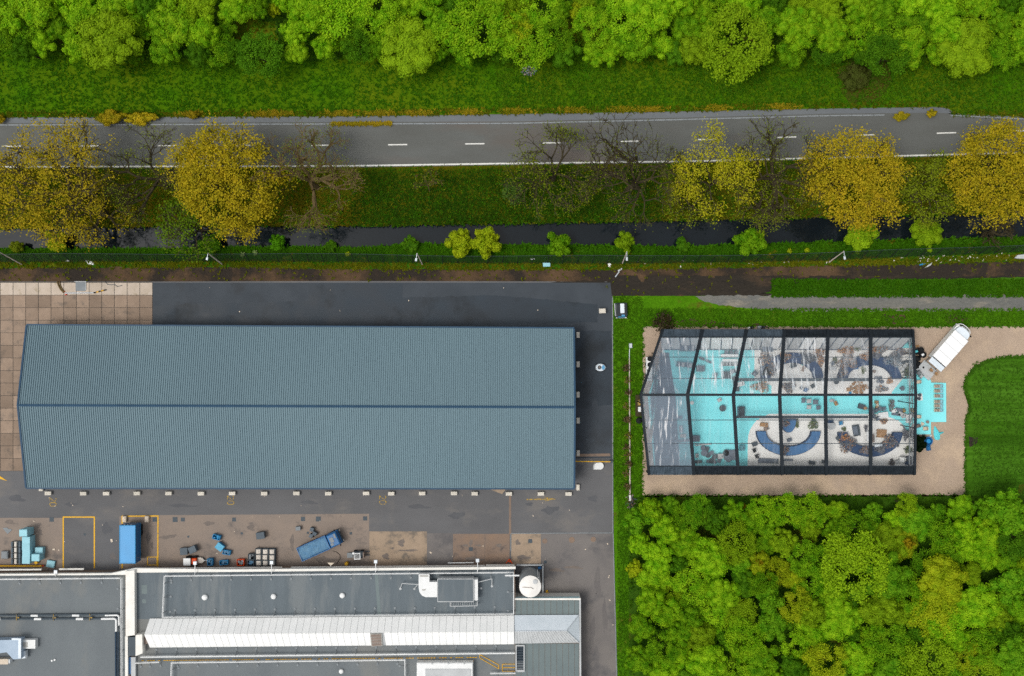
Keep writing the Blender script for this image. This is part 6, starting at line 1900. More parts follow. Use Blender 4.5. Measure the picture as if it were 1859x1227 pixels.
for i, (x, y) in enumerate(((1274, 651), (1286, 656))):
    box(x, y, 11, 4, -25, .4, m_gcloth, 'grey folded panel lying on the carpet, %s' % ['left', 'right'][i], name='panel', cat='panel')
table(1324, 646, 32, 6, 0, .75, m_wch, 'long white table in the north with chairs below it')
table(1325, 654, 28, 5, 0, .75, m_wch, 'second long white table below the first')
for i in range(5):
    chair(1312 + i * 6.2, 660.5, 180, m_lgrey, 'pale chair at the long white tables, %s from the left' % ORD[i])
for i in range(3):
    chair(1318 + i * 9, 640, 0, m_gcloth, 'grey chair above the long white tables, %s from the left' % ORD[i])
roundt(1298.5, 680, 4, .7, m_gcloth, 'grey round stool on the turquoise carpet')
roundt(1298, 687, 3, .6, m_lgrey, 'pale round stool below the grey one')
box(1319, 680, 14, 12, 0, .9, m_dgrey, 'dark covered case left of the third rafter', name='case', cat='case')
box(1331, 674, 9, 7, 10, .8, m_gcloth, 'grey bag on the dark covered case side', name='bag', cat='bag')
box(1335, 692, 6, 18, 8, 1.0, m_dgrey, 'dark ladder frame along the third rafter', name='frame', cat='frame')
roundt(1256, 731, 3.4, .7, m_wch, 'bright white ball lamp on the turquoise carpet', name='ball_lamp', cat='lamp', mt=m_wch)
box(1306, 726, 7, 6, 30, .5, m_lgrey, 'checked pale cushion near the ridge beam', name='cushion', cat='cushion')
roundt(1311.5, 741, 6, .7, m_dgrey, 'dark round armchair on the open carpet', name='round_armchair', cat='armchair')
box(1263, 796, 14, 11, 0, .8, m_gcloth, 'slate flight case right of the second rafter', name='flight_case', cat='case')
table(1276, 807, 30, 2.2, 5, .3, m_lgrey, 'thin pale plank on trestles in the south-west', cat='plank', name='plank')
HEAP = [(1276, 813, 4.5), (1283, 815, 4.5), (1278, 822, 6), (1285, 826, 5), (1291, 822, 4), (1297, 829, 5), (1305, 836, 4), (1292, 836, 5), (1322, 833, 6), (1318, 822, 6)]
for i, (x, y, r_) in enumerate(HEAP):
    roundt(x, y, r_, .6 + .05 * (i % 3), [m_gcloth, m_dgrey][i % 2], '%s round pouf in the south-west cluster, %s' % (['slate', 'dark'][i % 2], ['top left', 'top right', 'second row left', 'second row middle', 'second row right', 'centre', 'bottom centre', 'bottom left', 'far right low', 'far right high'][i]), name='pouf', cat='pouf')
box(1308, 828, 10, 9, 3, .7, m_lgrey, 'pale metal frame box in the south-west cluster')
box(1326, 826, 22, 18, 0, .6, m_gcloth, 'wide slate platform left of the third rafter', name='platform', cat='platform')
table(1291, 838, 18, 5, -6, .5, m_gcloth, 'slate bench by the south wall in the south-west', cat='bench', name='bench')
box(1265, 827, 5, 7, 0, .5, m_lgrey, 'pale heater beside the second rafter', name='heater', cat='heater')
box(1268, 838, 12, 5, 5, .4, m_dgrey, 'dark bundle by the south wall beside the second rafter', name='bundle', cat='bundle')
for i, (x, y, sx, sy) in enumerate(((1232, 758, 12, 5), (1236, 779, 6, 12), (1240, 791, 10, 6), (1226, 788, 8, 6), (1243, 800, 26, 4))):
    box(x, y, sx, sy, 5, .6, [m_gcloth, m_lgrey, m_beige, m_gcloth, m_mgrey][i], 'crate seen dimly through the milky south-west foil, %s' % ['uppermost', 'second from top', 'third from top', 'leftmost', 'lowest and longest'][i])
# ---- on the turquoise deck
DZ = .31
def fold_chairs(px, py, n, label, m=m_beige, z=DZ, rz=0):
    for k in range(n):
        t = empty('folding_chair', '%s beige folding chair of the %s stack from the top on the right deck' % (['leftmost', 'second', 'third', 'rightmost'][k], label), 'chair', W(px - 3.6 + k * 2.6, py, .5).xy.to_3d() + Vector((0, 0, z)), R(rz), 'folding chairs on the right deck')
        MB().obox((0, 0, .08), (.13, .52, .42), 0, .03).build('seat', m, t)
        MB().obox((.02, 0, .5), (.07, .44, .12), 0, .02).build('backrest', m_greyw, t)
        for s_ in (-1, 1):
            MB().tube((.1, s_ * .22, 0), (-.05, s_ * .22, .5), .02, n=4).build('leg', m_dgrey, t)
for i, y in enumerate((701, 709.6, 718.7, 729, 736.5, 744.5)):
    fold_chairs(1700, y, 4, ORD[i])
    chair(1706.5, y, -90, m_bluel, 'pale chair frame behind folding chair stack %s from the top' % ORD[i], DZ, .8, m_lgrey)
roundt(1668.7, 717, 3, .6, m_dgrey, 'dark topped round stool on the deck, upper', DZ)
roundt(1667.5, 723.5, 3, .6, m_dgrey, 'dark topped round stool on the deck, lower', DZ)
tag(MB().obox((0, 0, 0), (.8, 1.1, .04), R(5), .01).build('pale_mat', m_floor, None, W(1668.5, 720.5) + Vector((0, 0, DZ))), 'pale mat under the two dark topped stools', 'mat')
chair(1666, 756, -90, m_beige, 'beige chair at the tent edge in the middle of the deck', DZ, .9, m_mgrey)
chair(1666, 693, -80, m_beige, 'beige chair at the tent edge near the lift platform', DZ, .9, m_mgrey)
chair(1665, 773, -70, m_greyw, 'wooden chair at the bottom left of the deck', DZ, .9, m_sofad)
chair(1678, 777.5, -85, m_beige, 'beige chair at the bottom of the deck', DZ, 1.0, m_mgrey)
chair(1666, 677, 45, m_mgrey, 'grey chair in the top corner of the deck', DZ, 1.1, m_black)
chair(1671, 683, 50, m_lgrey, 'pale grey chair in the top corner of the deck', DZ, 1.0, m_black)
roundt(1682.8, 765.8, 2.8, .45, m_greyw, 'round brown stool at the bottom of the deck', DZ)
def cloth(name, pts, m, z, label, cat, h=.25):
    b = MB()
    P = [W(x, y) for x, y in ragged(pts, .7, 2.0, 3.0)]
    cx, cy = sum(p.x for p in P) / len(P), sum(p.y for p in P) / len(P)
    v = [(cx, cy, z + h)]
    n = len(P)
    for q, hh in ((.5, h), (.8, h * .6), (1.0, 0.01)):
        for k, p in enumerate(P):
            v.append((cx + (p.x - cx) * q, cy + (p.y - cy) * q, z + hh * (.7 + .6 * abs(noise.noise(Vector((p.x * 2.1, p.y * 2.1, q * 3)))))))
    f = [(0, 1 + k, 1 + (k + 1) % n) for k in range(n)]
    for r_ in range(2):
        for k in range(n):
            a, c = 1 + r_ * n + k, 1 + r_ * n + (k + 1) % n
            f.append((a, a + n, c + n, c))
    return tag(b.add(v, f).build(name, m, world=True), label, cat)
cloth('beige_cloth', [(1670.5, 765), (1676, 767), (1677, 770), (1672, 773.5), (1670.5, 771)], m_beige, DZ, 'crumpled beige cloth on the deck', 'cloth', .15)
cloth('turquoise_cloth', [(1696, 773), (1698, 774), (1699, 778), (1703, 781), (1704, 784.5), (1712, 783.5), (1713, 785), (1706, 789), (1706, 797), (1702, 799), (1697, 797.5), (1694.5, 789), (1694, 781)], m_turqd, .08, 'crumpled turquoise cloth on the gravel below the deck', 'cloth', .4)
cloth('white_cloth', [(1683, 791), (1687, 790), (1691.5, 787), (1691, 791), (1688, 794.5), (1685, 793)], m_wch, .08, 'white rag at the corner of the deck', 'cloth', .4)
bd_ = empty('blue_barrow', 'blue tub and blue bag on the gravel beside the dark round bush', 'tub', W(1686, 802, .8) - Vector((0, 0, .72)))
MB().lathe([(.45, 0), (.62, .55), (.68, .6), (.68, .7), (.55, .68), (.45, .4), (.03, .38)], (0, .1, 0), 18).build('tub', m_blued, bd_)
MB().lathe([(.38, .5), (.35, .75), (.02, .78)], (0, .12, 0), 14).build('lid', m_blue, bd_)
MB().obox((.18, -1.0, 0), (.62, .85, .5), R(8), .18).build('bag', m_blued, bd_)
MB().obox((-.55, .3, .4), (.4, .3, .2), .4, .06).build('handle', m_blued, bd_)

# ---- black bins right of the tent
def black_bin(px, py, r_, h, label, cap=None):
    w = W(px, py, h)
    t = empty('black_bin', label, 'bin', (w.x, w.y, .08), 0, 'black bins at the tent corner')
    MB().lathe([(r_ * .85, 0), (r_, h * .9), (r_ * 1.06, h * .92), (r_ * 1.06, h), (r_ * .9, h), (r_ * .85, h * .8), (.03, h * .78)], n=18).build('body', m_black, t)
    if cap:
        MB().obox((-.03, .02, h * .8), (.42, .34, .12), .4, .04).build('content', cap, t)
black_bin(1664.5, 638, .5, .9, 'black bin with a pale blue bag against the tent', m_turqd)
black_bin(1672, 635.5, .45, .9, 'black bin right of the one with the blue bag')
black_bin(1676, 644, .48, .9, 'black bin with white sacks beside the white truck', m_wch)
bs = empty('black_sacks', 'pile of black sacks between the tent and the lift platform', 'sacks', W(1667, 660))
rr = random.Random(8)
for k in range(9):
    p = (rr.uniform(-.5, .6), rr.uniform(-1.0, 1.0), 0)
    q = rr.uniform(.35, .5)
    MB().lathe([(q * .7, 0), (q, q * .5), (q * .8, q * .95), (q * .3, q * 1.2), (.04, q * 1.3)], p, 10).build('sack', m_black, bs)
tag(MB().obox((0, 0, 0), (.5, .3, .2), .2, .06).obox((0, 0, .2), (.3, .2, .05), .3, .01).build('cardboard', m_wood2, None, W(1664.8, 628) + Vector((0, 0, .08))), 'small tan carton above the black bins', 'carton')

# ---- white lorry with lowered tail lift
lo2 = empty('white_lorry', 'white box lorry backed up to the turquoise deck, tail lift down', 'lorry', W(1725.5, 632.5, 2.3) - Vector((0, 0, 2.22)), R(49))
lo2.scale = (1, 1, .74)
# local +x forward, origin at the middle of the box
LW, LL = 2.72, 5.35
MB().obox((0, 0, .95), (LL, LW, 2.15), 0, .06).build('box_body', m_twall, lo2)
for x in (-1.3, .2, 1.6):
    MB().obox((x, 0, 3.1), (.05, LW * .985, .012)).build('roof_seam', m_lgrey, lo2)
pts = [(LL / 2 + .08, -1.28), (LL / 2 + 1.0, -1.26), (LL / 2 + 1.5, -1.14), (LL / 2 + 1.78, -.7), (LL / 2 + 1.86, 0), (LL / 2 + 1.78, .7), (LL / 2 + 1.5, 1.14), (LL / 2 + 1.0, 1.26), (LL / 2 + .08, 1.28)]
lcab = MB().prism(pts, .5, 1.7).build('cab', m_twall, lo2)
MB().prism([(x - .62 if x > LL / 2 + .95 else x, y * .95) for x, y in pts], 1.7, 2.62, .03).build('cab_roof', m_wbl, lcab)
ws = [(p[0] - .1, p[1] * .98) for p in pts[2:7]]
ws2 = [(p[0] - .42, p[1] * .93) for p in pts[2:7]]
b = MB()
for k in range(4):
    b.quad((ws[k][0], ws[k][1], 1.72), (ws[k + 1][0], ws[k + 1][1], 1.72), (ws2[k + 1][0], ws2[k + 1][1], 2.4), (ws2[k][0], ws2[k][1], 2.4))
b.build('windscreen', m_glass, lcab)
for s_ in (-1, 1):
    MB().obox((LL / 2 + 1.05, s_ * 1.42, 1.6), (.16, .3, .45), 0, .03).build('mirror', m_black if s_ < 0 else m_lgrey, lcab)
    MB().obox((LL / 2 + 1.68, s_ * .75, .8), (.14, .3, .2), R(-25 * s_)).build('headlight', m_galv, lcab)
    MB().tube((LL / 2 + .6, s_ * .8, .45), (LL / 2 + .6, s_ * 1.12, .45), .45, n=18).build('wheel', m_black, lo2)
    for x in (-1.2,):
        MB().tube((x, s_ * .7, .45), (x, s_ * 1.15, .45), .45, n=18).build('wheel', m_black, lo2)
MB().obox((0, 0, .6), (LL + 1.2, .9, .3)).build('chassis', m_dgrey, lo2)
MB().obox((-LL / 2 - .06, 0, 2.96), (.1, LW * .96, .14)).build('rear_frame', m_black, lo2)
MB().obox((-LL / 2 - .58, 0, 2.92), (.9, LW * .95, .06), 0, .01).obox((-LL / 2 - .85, 0, 2.98), (.3, LW * .93, .06), 0, .02).build('raised_flap', m_wbl, lo2)
MB().obox((-LL / 2 - 1.85, -.06, .5), (2.0, LW * .97, .09), 0, .02).build('lift_platform', m_lgrey, lo2)
for s_ in (-1, 1):
    MB().tube((-LL / 2 - .1, s_ * 1.0, .75), (-LL / 2 - 1.2, s_ * 1.0, .5), .06).build('lift_arm', m_dgrey, lo2)
for i, (x, y) in enumerate(((1689, 671.5), (1698, 677.5))):
    t = chair(x, y, 140, m_wood2, 'wooden chair standing on the tail lift, %s' % ['left', 'right'][i], .52, .75, m_wood2)
    t['group'] = 'wooden chairs on the tail lift'

# ---- things along the west and north sides of the tent
wv = empty('generator_trailer', 'white trailer with two black fan openings half under the tent roof', 'trailer', W(1177, 668))
MB().obox((0, -.1, .35), (.95, 3.7, .95), 0, .06).build('body', m_wch, wv)
for y in (1.7, .75):
    MB().lathe([(.4, 1.3), (.4, 1.34), (.03, 1.36)], (.05, y - .2, 0), 16).build('fan', m_black, wv)
MB().tube((-.3, -.4, 1.33), (-.12, -.95, 1.34), .04, n=5).tube((-.35, -.2, 1.33), (-.3, -.6, 1.34), .05, n=5).build('handle', m_black, wv)
for y in (-1.0, .6):
    for s_ in (-1, 1):
        MB().tube((s_ * .38, y, .28), (s_ * .55, y, .28), .26, n=12).build('wheel', m_black, wv)
ft = empty('flatbed_trolley', 'olive flatbed trolley with yellow and white boxes beside the tent gable', 'trolley', W(1158.5, 736))
MB().obox((0, 0, .3), (.95, 3.4, .1), 0, .02).build('deck', m_bark, ft)
MB().obox((.1, .5, .4), (.5, .9, .4), 0, .04).build('yellow_box', m_yelold, ft)
MB().obox((.15, -.55, .4), (.45, .8, .35), 0, .04).build('white_box', m_wch, ft)
for y in (-1.2, 1.2):
    for s_ in (-1, 1):
        MB().tube((s_ * .35, y, .16), (s_ * .46, y, .16), .16, n=10).build('wheel', m_black, ft)
sk_ = MB().lathe([(.35, 0), (.5, .25), (.42, .5), (.18, .62), (.04, .7)], n=12).obox((.12, -.2, .5), (.4, .4, .15), .4, .08).build('black_sack', m_black, None, W(1159.5, 763) + Vector((0, 0, .06)))
tag(sk_, 'black sack on the grass below the flatbed trolley', 'sack')
box(1379, 594, 6, 5, 0, .7, m_mgrey, 'grey box at the north edge of the tent', z=.08)
box(1385.5, 594, 6, 5, 0, .6, m_black, 'black box beside the grey one at the north edge of the tent', z=.08)
tag(MB().path([W(x, y, .15) for x, y in ((1389, 593), (1393, 593.5), (1396, 596))], .07, 6).build('black_hose', m_black, world=True), 'short black hose at the north edge of the tent', 'hose')
box(1365, 594.5, 5, 4, 10, .5, m_black, 'small black bag left of the grey box at the tent edge', z=.08, name='bag', cat='bag')
tag(MB().obox((0, 0, 0), (.5, .25, .12), .2, .03).obox((.05, 0, .12), (.2, .15, .04)).build('white_sack', m_wch, None, W(1360, 595) + Vector((0, 0, .08))), 'small white sack at the north edge of the tent', 'sack')

# ------------------------------------------------------------------ vegetation
def ico(n=2):
    import bmesh
    bm = bmesh.new()
    bmesh.ops.create_icosphere(bm, subdivisions=n, radius=1.0)
    bm.verts.ensure_lookup_table()
    v = np.array([p.co[:] for p in bm.verts])
    f = [[q.index for q in x.verts] for x in bm.faces]
    bm.free()
    return v, f
ICO_V, ICO_F = ico(2)
def crown_mesh(seed, nl=11, leaf=.075, count=6500, flat=.75, puff=.16, spread=.62):
    """unit crown (radius about 1): a dome of uneven lobes, each covered in small leaf blades"""
    r = np.random.RandomState(seed)
    C, Rr = [], []
    C.append((0, 0, .25)); Rr.append(.55)
    for k in range(nl):
        a = k * 2.39996 + r.uniform(-.4, .4)
        q = spread * math.sqrt((k + .7) / nl) * r.uniform(.85, 1.15)
        z = flat * math.sqrt(max(0, 1 - (q / 1.02) ** 2)) * r.uniform(.35, .95)
        C.append((math.cos(a) * q, math.sin(a) * q, z))
        Rr.append(r.uniform(.3, .42) if nl < 15 else r.uniform(.12, .3))
    C, Rr = np.array(C), np.array(Rr)
    w = Rr ** 2 / (Rr ** 2).sum()
    idx = r.choice(len(C), count, p=w)
    D = r.normal(0, 1, (count, 3))
    D[:, 2] = np.abs(D[:, 2]) * .9 - .25
    D /= np.linalg.norm(D, axis=1)[:, None]
    rad = Rr[idx]
    P = C[idx] + D * rad[:, None]
    off = np.array([noise.noise(Vector((p[0] * 5.5 + seed, p[1] * 5.5, p[2] * 5.5))) + .5 * noise.noise(Vector((p[0] * 13, p[1] * 13 + seed, p[2] * 13))) for p in P])
    P = C[idx] + D * (rad * (1 + puff * off + r.uniform(-.06, .03, count)))[:, None]
    keep = np.ones(count, bool)
    for c, q in zip(C, Rr):
        keep &= np.linalg.norm(P - c, axis=1) > q * .82
    P, D = P[keep], D[keep]
    V = leaf_mesh(P, D * 1.4, np.full(len(P), leaf), r, .7, .8)
    faces = np.arange(len(V)).reshape(-1, 4).tolist()
    verts = V.tolist()
    for c, q in zip(C, Rr):                           # inner leaf mass of each lobe
        b = len(verts)
        nz_ = np.array([1 + .12 * noise.noise(Vector(v * 3 + c)) for v in ICO_V])
        verts += (ICO_V * nz_[:, None] * q * .8 + c).tolist()
        faces += [[i + b for i in f] for f in ICO_F]
    me = bpy.data.meshes.new('crown')
    me.from_pydata(verts, [], faces)
    me.materials.append(L_G)
    return me
CROWNS = [crown_mesh(s_, nl=30 + 5 * (s_ % 5), puff=.26 + .06 * (s_ % 4), leaf=.05 + .008 * (s_ % 3), count=14000, spread=.76) for s_ in range(12)]
CROWNS_L = [crown_mesh(40 + s_, nl=18, puff=.4, leaf=.09, count=5200, spread=.76) for s_ in range(5)]     # looser, coarser crowns
trunk_me = MB().tube((0, 0, 0), (.03, .02, .55), .07, .045, 8).tube((.03, .02, .5), (.25, .1, .85), .035, .015, 6).tube((.03, .02, .5), (-.2, .18, .9), .035, .015, 6).tube((.03, .02, .5), (-.05, -.28, .85), .03, .012, 6).mesh('trunk', m_bark)

def branchy(seed, R_, Hh, leafn, leaf, lean=(0, 0), depth=5, spreadk=1.0, clump=.5):
    thick = .06 if leafn < 3000 else .042
    rr = random.Random(seed)
    b = MB()
    tips = []
    def grow(p, d, ln, rad, dep):
        segs = 2
        for s_ in range(segs):
            d2 = (d + Vector((rr.uniform(-.22, .22), rr.uniform(-.22, .22), rr.uniform(-.12, .12)))).normalized()
            q = p + d2 * ln / segs
            b.tube(p, q, rad, rad * .9, 5 if rad > .06 else 3, cap=False)
            p, d, rad = q, d2, rad * .9
        if dep == 0:
            tips.append(p)
            return
        if dep <= 2:
            tips.append(p)
        n = 5 if dep == depth else (3 if dep > 2 else rr.choice([2, 3]))
        for k in range(n):
            az = rr.uniform(0, 6.28) if dep != depth else k * 1.257 + rr.uniform(-.3, .3)
            sp = rr.uniform(.45, .95) * spreadk
            a = d.orthogonal().normalized()
            a.rotate(Matrix.Rotation(az, 3, d))
            nd = (d * math.cos(sp) + a * math.sin(sp))
            nd.z = nd.z * .75 + .12
            grow(p, nd.normalized(), ln * rr.uniform(.62, .85), max(.03, rad * rr.uniform(.62, .8)), dep - 1)
    tr_h = Hh * .28
    grow(Vector((0, 0, 0)), Vector((lean[0] * .5 / Hh, lean[1] * .5 / Hh, 1)).normalized(), tr_h, thick * R_, 0 if depth == 0 else depth)
    T = np.array([t[:] for t in tips])
    ext = np.percentile(np.linalg.norm(T[:, :2] - np.median(T[:, :2], axis=0), axis=1), 94)
    ctr = np.median(T[:, :2], axis=0)
    k = R_ / max(ext, .01)
    kz = Hh / T[:, 2].max()
    V = np.array(b.v)
    fz = np.clip(V[:, 2] / (T[:, 2].max()), 0, 1)[:, None]
    V[:, :2] = V[:, :2] * k - ctr * k * fz + np.array(lean) * fz
    V[:, 2] *= kz
    b.v = V.tolist()
    fz = np.clip(T[:, 2] / (T[:, 2].max()), 0, 1)[:, None]
    T[:, :2] = T[:, :2] * k - ctr * k * fz + np.array(lean) * fz
    T[:, 2] *= kz
    def roundly(Q, ref):
        rel, rq = Q[:, :2] - np.array(lean) * np.clip(Q[:, 2:3] / Hh, 0, 1), ref[:, :2] - np.array(lean) * np.clip(ref[:, 2:3] / Hh, 0, 1)
        a, ar = np.arctan2(rel[:, 1], rel[:, 0]), np.arctan2(rq[:, 1], rq[:, 0])
        dist = np.linalg.norm(rq, axis=1)
        ks = []
        for k_ in range(8):
            d_ = np.abs((ar - (-np.pi + k_ * np.pi / 4) + np.pi) % (2 * np.pi) - np.pi)
            sel = dist[d_ < .5]
            ks.append(np.clip(R_ / max(np.percentile(sel, 85), .05), .55, 2.2) if len(sel) > 3 else 1.3)
        t_ = (a + np.pi) / (np.pi / 4)
        i_ = np.floor(t_).astype(int)
        kk = np.array(ks)[i_ % 8] * (1 - (t_ - i_)) + np.array(ks)[(i_ + 1) % 8] * (t_ - i_)
        far = np.clip(np.linalg.norm(rel, axis=1) / (R_ * .35), 0, 1)
        Q[:, :2] += rel * ((kk - 1) * far)[:, None]
        return Q
    T0_ = T.copy()
    b.v = roundly(np.array(b.v), T0_).tolist()
    T = roundly(T, T0_)
    r = np.random.RandomState(seed)
    if leafn > 8000 and R_ > 2:                       # dense trees: short shoots fill the dome evenly
        k_ = 150
        a_, q_ = r.rand(k_) * 6.283, np.sqrt(r.rand(k_)) * .93
        hz_ = Hh * (.55 + .42 * np.sqrt(1 - q_ ** 2) * (.6 + .4 * r.rand(k_)))
        D_ = np.stack([np.cos(a_) * q_ * R_ + lean[0] * hz_ / Hh, np.sin(a_) * q_ * R_ * 1.02 + lean[1] * hz_ / Hh, hz_], 1)
        T = np.concatenate([T[r.permutation(len(T))[:130]], D_])
    me = None
    if leafn:
        idx = r.randint(0, len(T), leafn)
        P = T[idx] + r.normal(0, clump, (leafn, 3)) * np.array([1, 1, .7])
        V = leaf_mesh(P, np.tile([0, 0, 1.0], (leafn, 1)), np.full(leafn, leaf), r, .7, .75)
        me = bpy.data.meshes.new('crown')
        me.from_pydata(V.tolist(), [], np.arange(len(V)).reshape(-1, 4).tolist())
    return b, me
def branch_crown(seed):
    b, me = None, None
    b, me = branchy(seed, 1.0, 1.0, 7000, .07, (0, 0), depth=5, clump=.085)
    me.materials.append(L_G)
    return me
CROWNS_B = [branch_crown(700 + k) for k in range(5)]
def wood_tree(px, py, r_px, hz, m_, label, group, mesh=None, name='leafy_tree', cat='tree'):
    r_ = r_px / S
    zc = hz * .62
    w = W(px, py, zc)
    t = empty(name, label, cat, (w.x, w.y, .05), 0, group)
    sc = r_ * .98 * (1 - zc / H)
    me = mesh or rng.choice(CROWNS)
    hgt = hz - zc
    inst('crown', me, t, (0, 0, zc - hgt * .25), rng.uniform(0, 6.28), (sc * rng.uniform(.92, 1.12), sc * rng.uniform(.92, 1.12), max(hgt * 1.1, sc * .7)), m_)
    inst('trunk', trunk_me, t, (0, 0, 0), rng.uniform(0, 6.28), (sc, sc, zc * 1.1))
    return t
TONE = {'G': (L_G, 'bright green'), 'g': (L_G2, 'mid green'), 'D': (L_D, 'dark green'), 'O': (L_O, 'olive green'), 'B': (L_B, 'cool green'), 'Y': (L_YG, 'yellow green'), 'y': (L_Y, 'golden yellow')}
def size_word(r_):
    return 'small' if r_ < 16 else ('broad' if r_ > 27 else 'medium')
def rows_label(items, where):
    """items (x,y,r,tone) -> label naming tone, size, row and place in the row"""
    items = sorted(items, key=lambda q: q[1])
    rows, cur = [], []
    for it in items:
        if cur and it[1] - cur[0][1] > 30:
            rows.append(cur)
            cur = []
        cur.append(it)
    rows.append(cur)
    for i, row in enumerate(rows):
        for j, it in enumerate(sorted(row)):
            yield it, '%s tree, %s from left in the %s row of the %s' % (TONE[it[3]][1], ORD[j], ORD[i], where)

# south wood: named crowns first, gaps filled up
SW = [(1180, 926, 20, 'G'), (1160, 985, 18, 'G'), (1192, 1010, 24, 'G'), (1246, 985, 24, 'G'), (1288, 1008, 30, 'G'), (1332, 983, 22, 'O'), (1238, 944, 20, 'g'), (1300, 944, 24, 'D'), (1360, 946, 22, 'g'), (1422, 985, 22, 'O'), (1462, 1012, 22, 'g'),
      (1376, 1020, 18, 'Y'), (1410, 1034, 16, 'Y'), (1440, 1048, 18, 'Y'), (1476, 1062, 24, 'g'), (1258, 1050, 24, 'G'), (1226, 1076, 14, 'O'), (1312, 1078, 26, 'G'), (1352, 1058, 20, 'D'), (1396, 1088, 22, 'B'), (1440, 1094, 20, 'Y'), (1472, 1112, 22, 'O'), (1180, 1092, 24, 'G'),
      (1152, 1032, 14, 'Y'), (1164, 1136, 20, 'g'), (1212, 1112, 26, 'G'), (1286, 1116, 22, 'G'), (1342, 1112, 20, 'O'), (1400, 1132, 24, 'B'), (1350, 1152, 24, 'G'), (1472, 1148, 26, 'G'), (1162, 1196, 24, 'g'), (1234, 1186, 22, 'G'), (1204, 1220, 24, 'G'), (1284, 1204, 30, 'G'),
      (1378, 1198, 28, 'g'), (1440, 1210, 22, 'D'), (1494, 1196, 24, 'Y'), (1330, 1232, 26, 'G'),
      (1546, 1024, 42, 'O'), (1548, 960, 22, 'g'), (1612, 988, 30, 'O'), (1640, 985, 22, 'Y'), (1660, 945, 30, 'B'), (1715, 985, 26, 'g'), (1752, 960, 22, 'G'), (1786, 1008, 22, 'G'), (1610, 1044, 36, 'B'), (1680, 1026, 22, 'B'), (1706, 1058, 40, 'Y'), (1690, 1108, 30, 'Y'), (1640, 1112, 22, 'O'), (1768, 1096, 36, 'G'),
      (1594, 1104, 28, 'O'), (1524, 1120, 38, 'G'), (1510, 1066, 22, 'G'), (1710, 1128, 26, 'G'), (1612, 1170, 28, 'g'), (1556, 1200, 30, 'G'), (1680, 1204, 36, 'O'), (1620, 1222, 28, 'B'), (1770, 1170, 24, 'g'), (1750, 1188, 20, 'Y'), (1782, 1226, 30, 'O'), (1826, 930, 34, 'B'), (1790, 922, 20, 'B'), (1846, 975, 26, 'D'),
      (1830, 1018, 24, 'g'), (1834, 1060, 30, 'B'), (1850, 1110, 26, 'g'), (1832, 1150, 22, 'D'), (1840, 1190, 34, 'B'), (1812, 1222, 26, 'D'), (1580, 935, 18, 'B'), (1700, 930, 14, 'B'), (1640, 915, 14, 'O'), (1520, 930, 18, 'G'), (1470, 960, 18, 'O'), (1500, 1000, 20, 'D'), (1760, 1040, 20, 'O'), (1660, 1146, 18, 'D'), (1545, 1150, 14, 'D'), (1725, 1020, 16, 'O')]
rr = random.Random(21)
fill = []
for k in range(2600):
    x, y = rr.uniform(1152, 1875), rr.uniform(922, 1240)
    r_ = rr.choice([17, 20, 23, 26])
    if 1625 < x < 1680 and 1078 < y < 1096 or (1600 < x < 1760 and abs(y - (1150 + (x - 1640) * .42)) < 9) or (1740 < x < 1850 and y < 900):
        continue
    if all(math.hypot(x - a, y - b_) > (r_ + c) * .76 for a, b_, c, _ in SW + fill):
        fill.append((x, y, r_, rr.choice('GGGggggODB')))
for (x, y, r_, tn), lab in rows_label(SW + fill, 'wood below the tent'):
    loose = tn in 'BD' and rr.random() < .4
    t = wood_tree(x, y, r_ * 1.33, rr.uniform(4.2, 6.8) * (.62 + r_ / 55), TONE[tn][0], lab, 'trees of the wood below the tent', rng.choice(CROWNS_L) if loose else (rng.choice(CROWNS_B) if rr.random() < .3 else None))
for i, (x, y, r_) in enumerate(((1646, 984, 12), (1606, 1104, 12), (1376, 1018, 8), (1348, 918, 6))):
    wood_tree(x, y, r_, 6.6 if i < 3 else 2.5, L_Y, ['golden yellow treetop beside the big olive crown', 'golden yellow treetop in the middle of the wood', 'small golden treetop in the upper left of the wood', 'small yellow bush at the lower edge of the gravel'][i], 'golden treetops', rng.choice(CROWNS_L))

# north wood
NW = [(20, 24, 34, 'G'), (55, 10, 40, 'G'), (100, -6, 32, 'G'), (142, 20, 26, 'G'), (222, -2, 30, 'G'), (112, 46, 24, 'g'), (160, 58, 26, 'G'), (196, 82, 44, 'O'), (255, 48, 26, 'g'), (318, 48, 38, 'G'), (374, 58, 28, 'G'), (366, 14, 28, 'O'), (300, 92, 24, 'g'), (366, 96, 20, 'D'), (432, 16, 24, 'G'),
      (470, 18, 18, 'g'), (500, 16, 12, 'Y'), (532, 55, 24, 'G'), (536, 98, 18, 'G'), (480, 98, 26, 'D'), (275, 8, 22, 'D'), (430, 92, 18, 'D'), (0, 70, 20, 'g'), (50, 52, 20, 'g'), (250, 100, 16, 'g')]
north = []
for k, (dx, lo_, hi_) in enumerate(((0, -20, 560), (546, 560, 1120), (1130, 1120, 1660), (1560, 1660, 1885), (-545, -40, -20))):
    for x, y, r_, tn in NW:
        if lo_ <= x + dx < hi_:
            north.append((x + dx + rr.uniform(-5, 5), y + rr.uniform(-5, 5), r_ * rr.uniform(.92, 1.08), tn))
north += [(958, 86, 30, 'G'), (935, 60, 22, 'Y'), (1010, 70, 20, 'g'), (1648, 84, 30, 'G'), (1610, 50, 26, 'g'), (1600, 20, 26, 'g'), (1820, 95, 22, 'g')]
for k in range(1500):
    x, y = rr.uniform(-10, 1870), rr.uniform(-12, 96)
    r_ = rr.choice([18, 21, 25])
    if any(abs(x - c) < 46 and 30 < y < 84 for c in (465, 1060, 1722)) or 170 < (x % 580) < 200 and y > 20 and y < 60:
        continue
    if all(math.hypot(x - a, y - b_) > (r_ + c) * .78 for a, b_, c, _ in north):
        north.append((x, y, r_, rr.choice('GGggDO')))
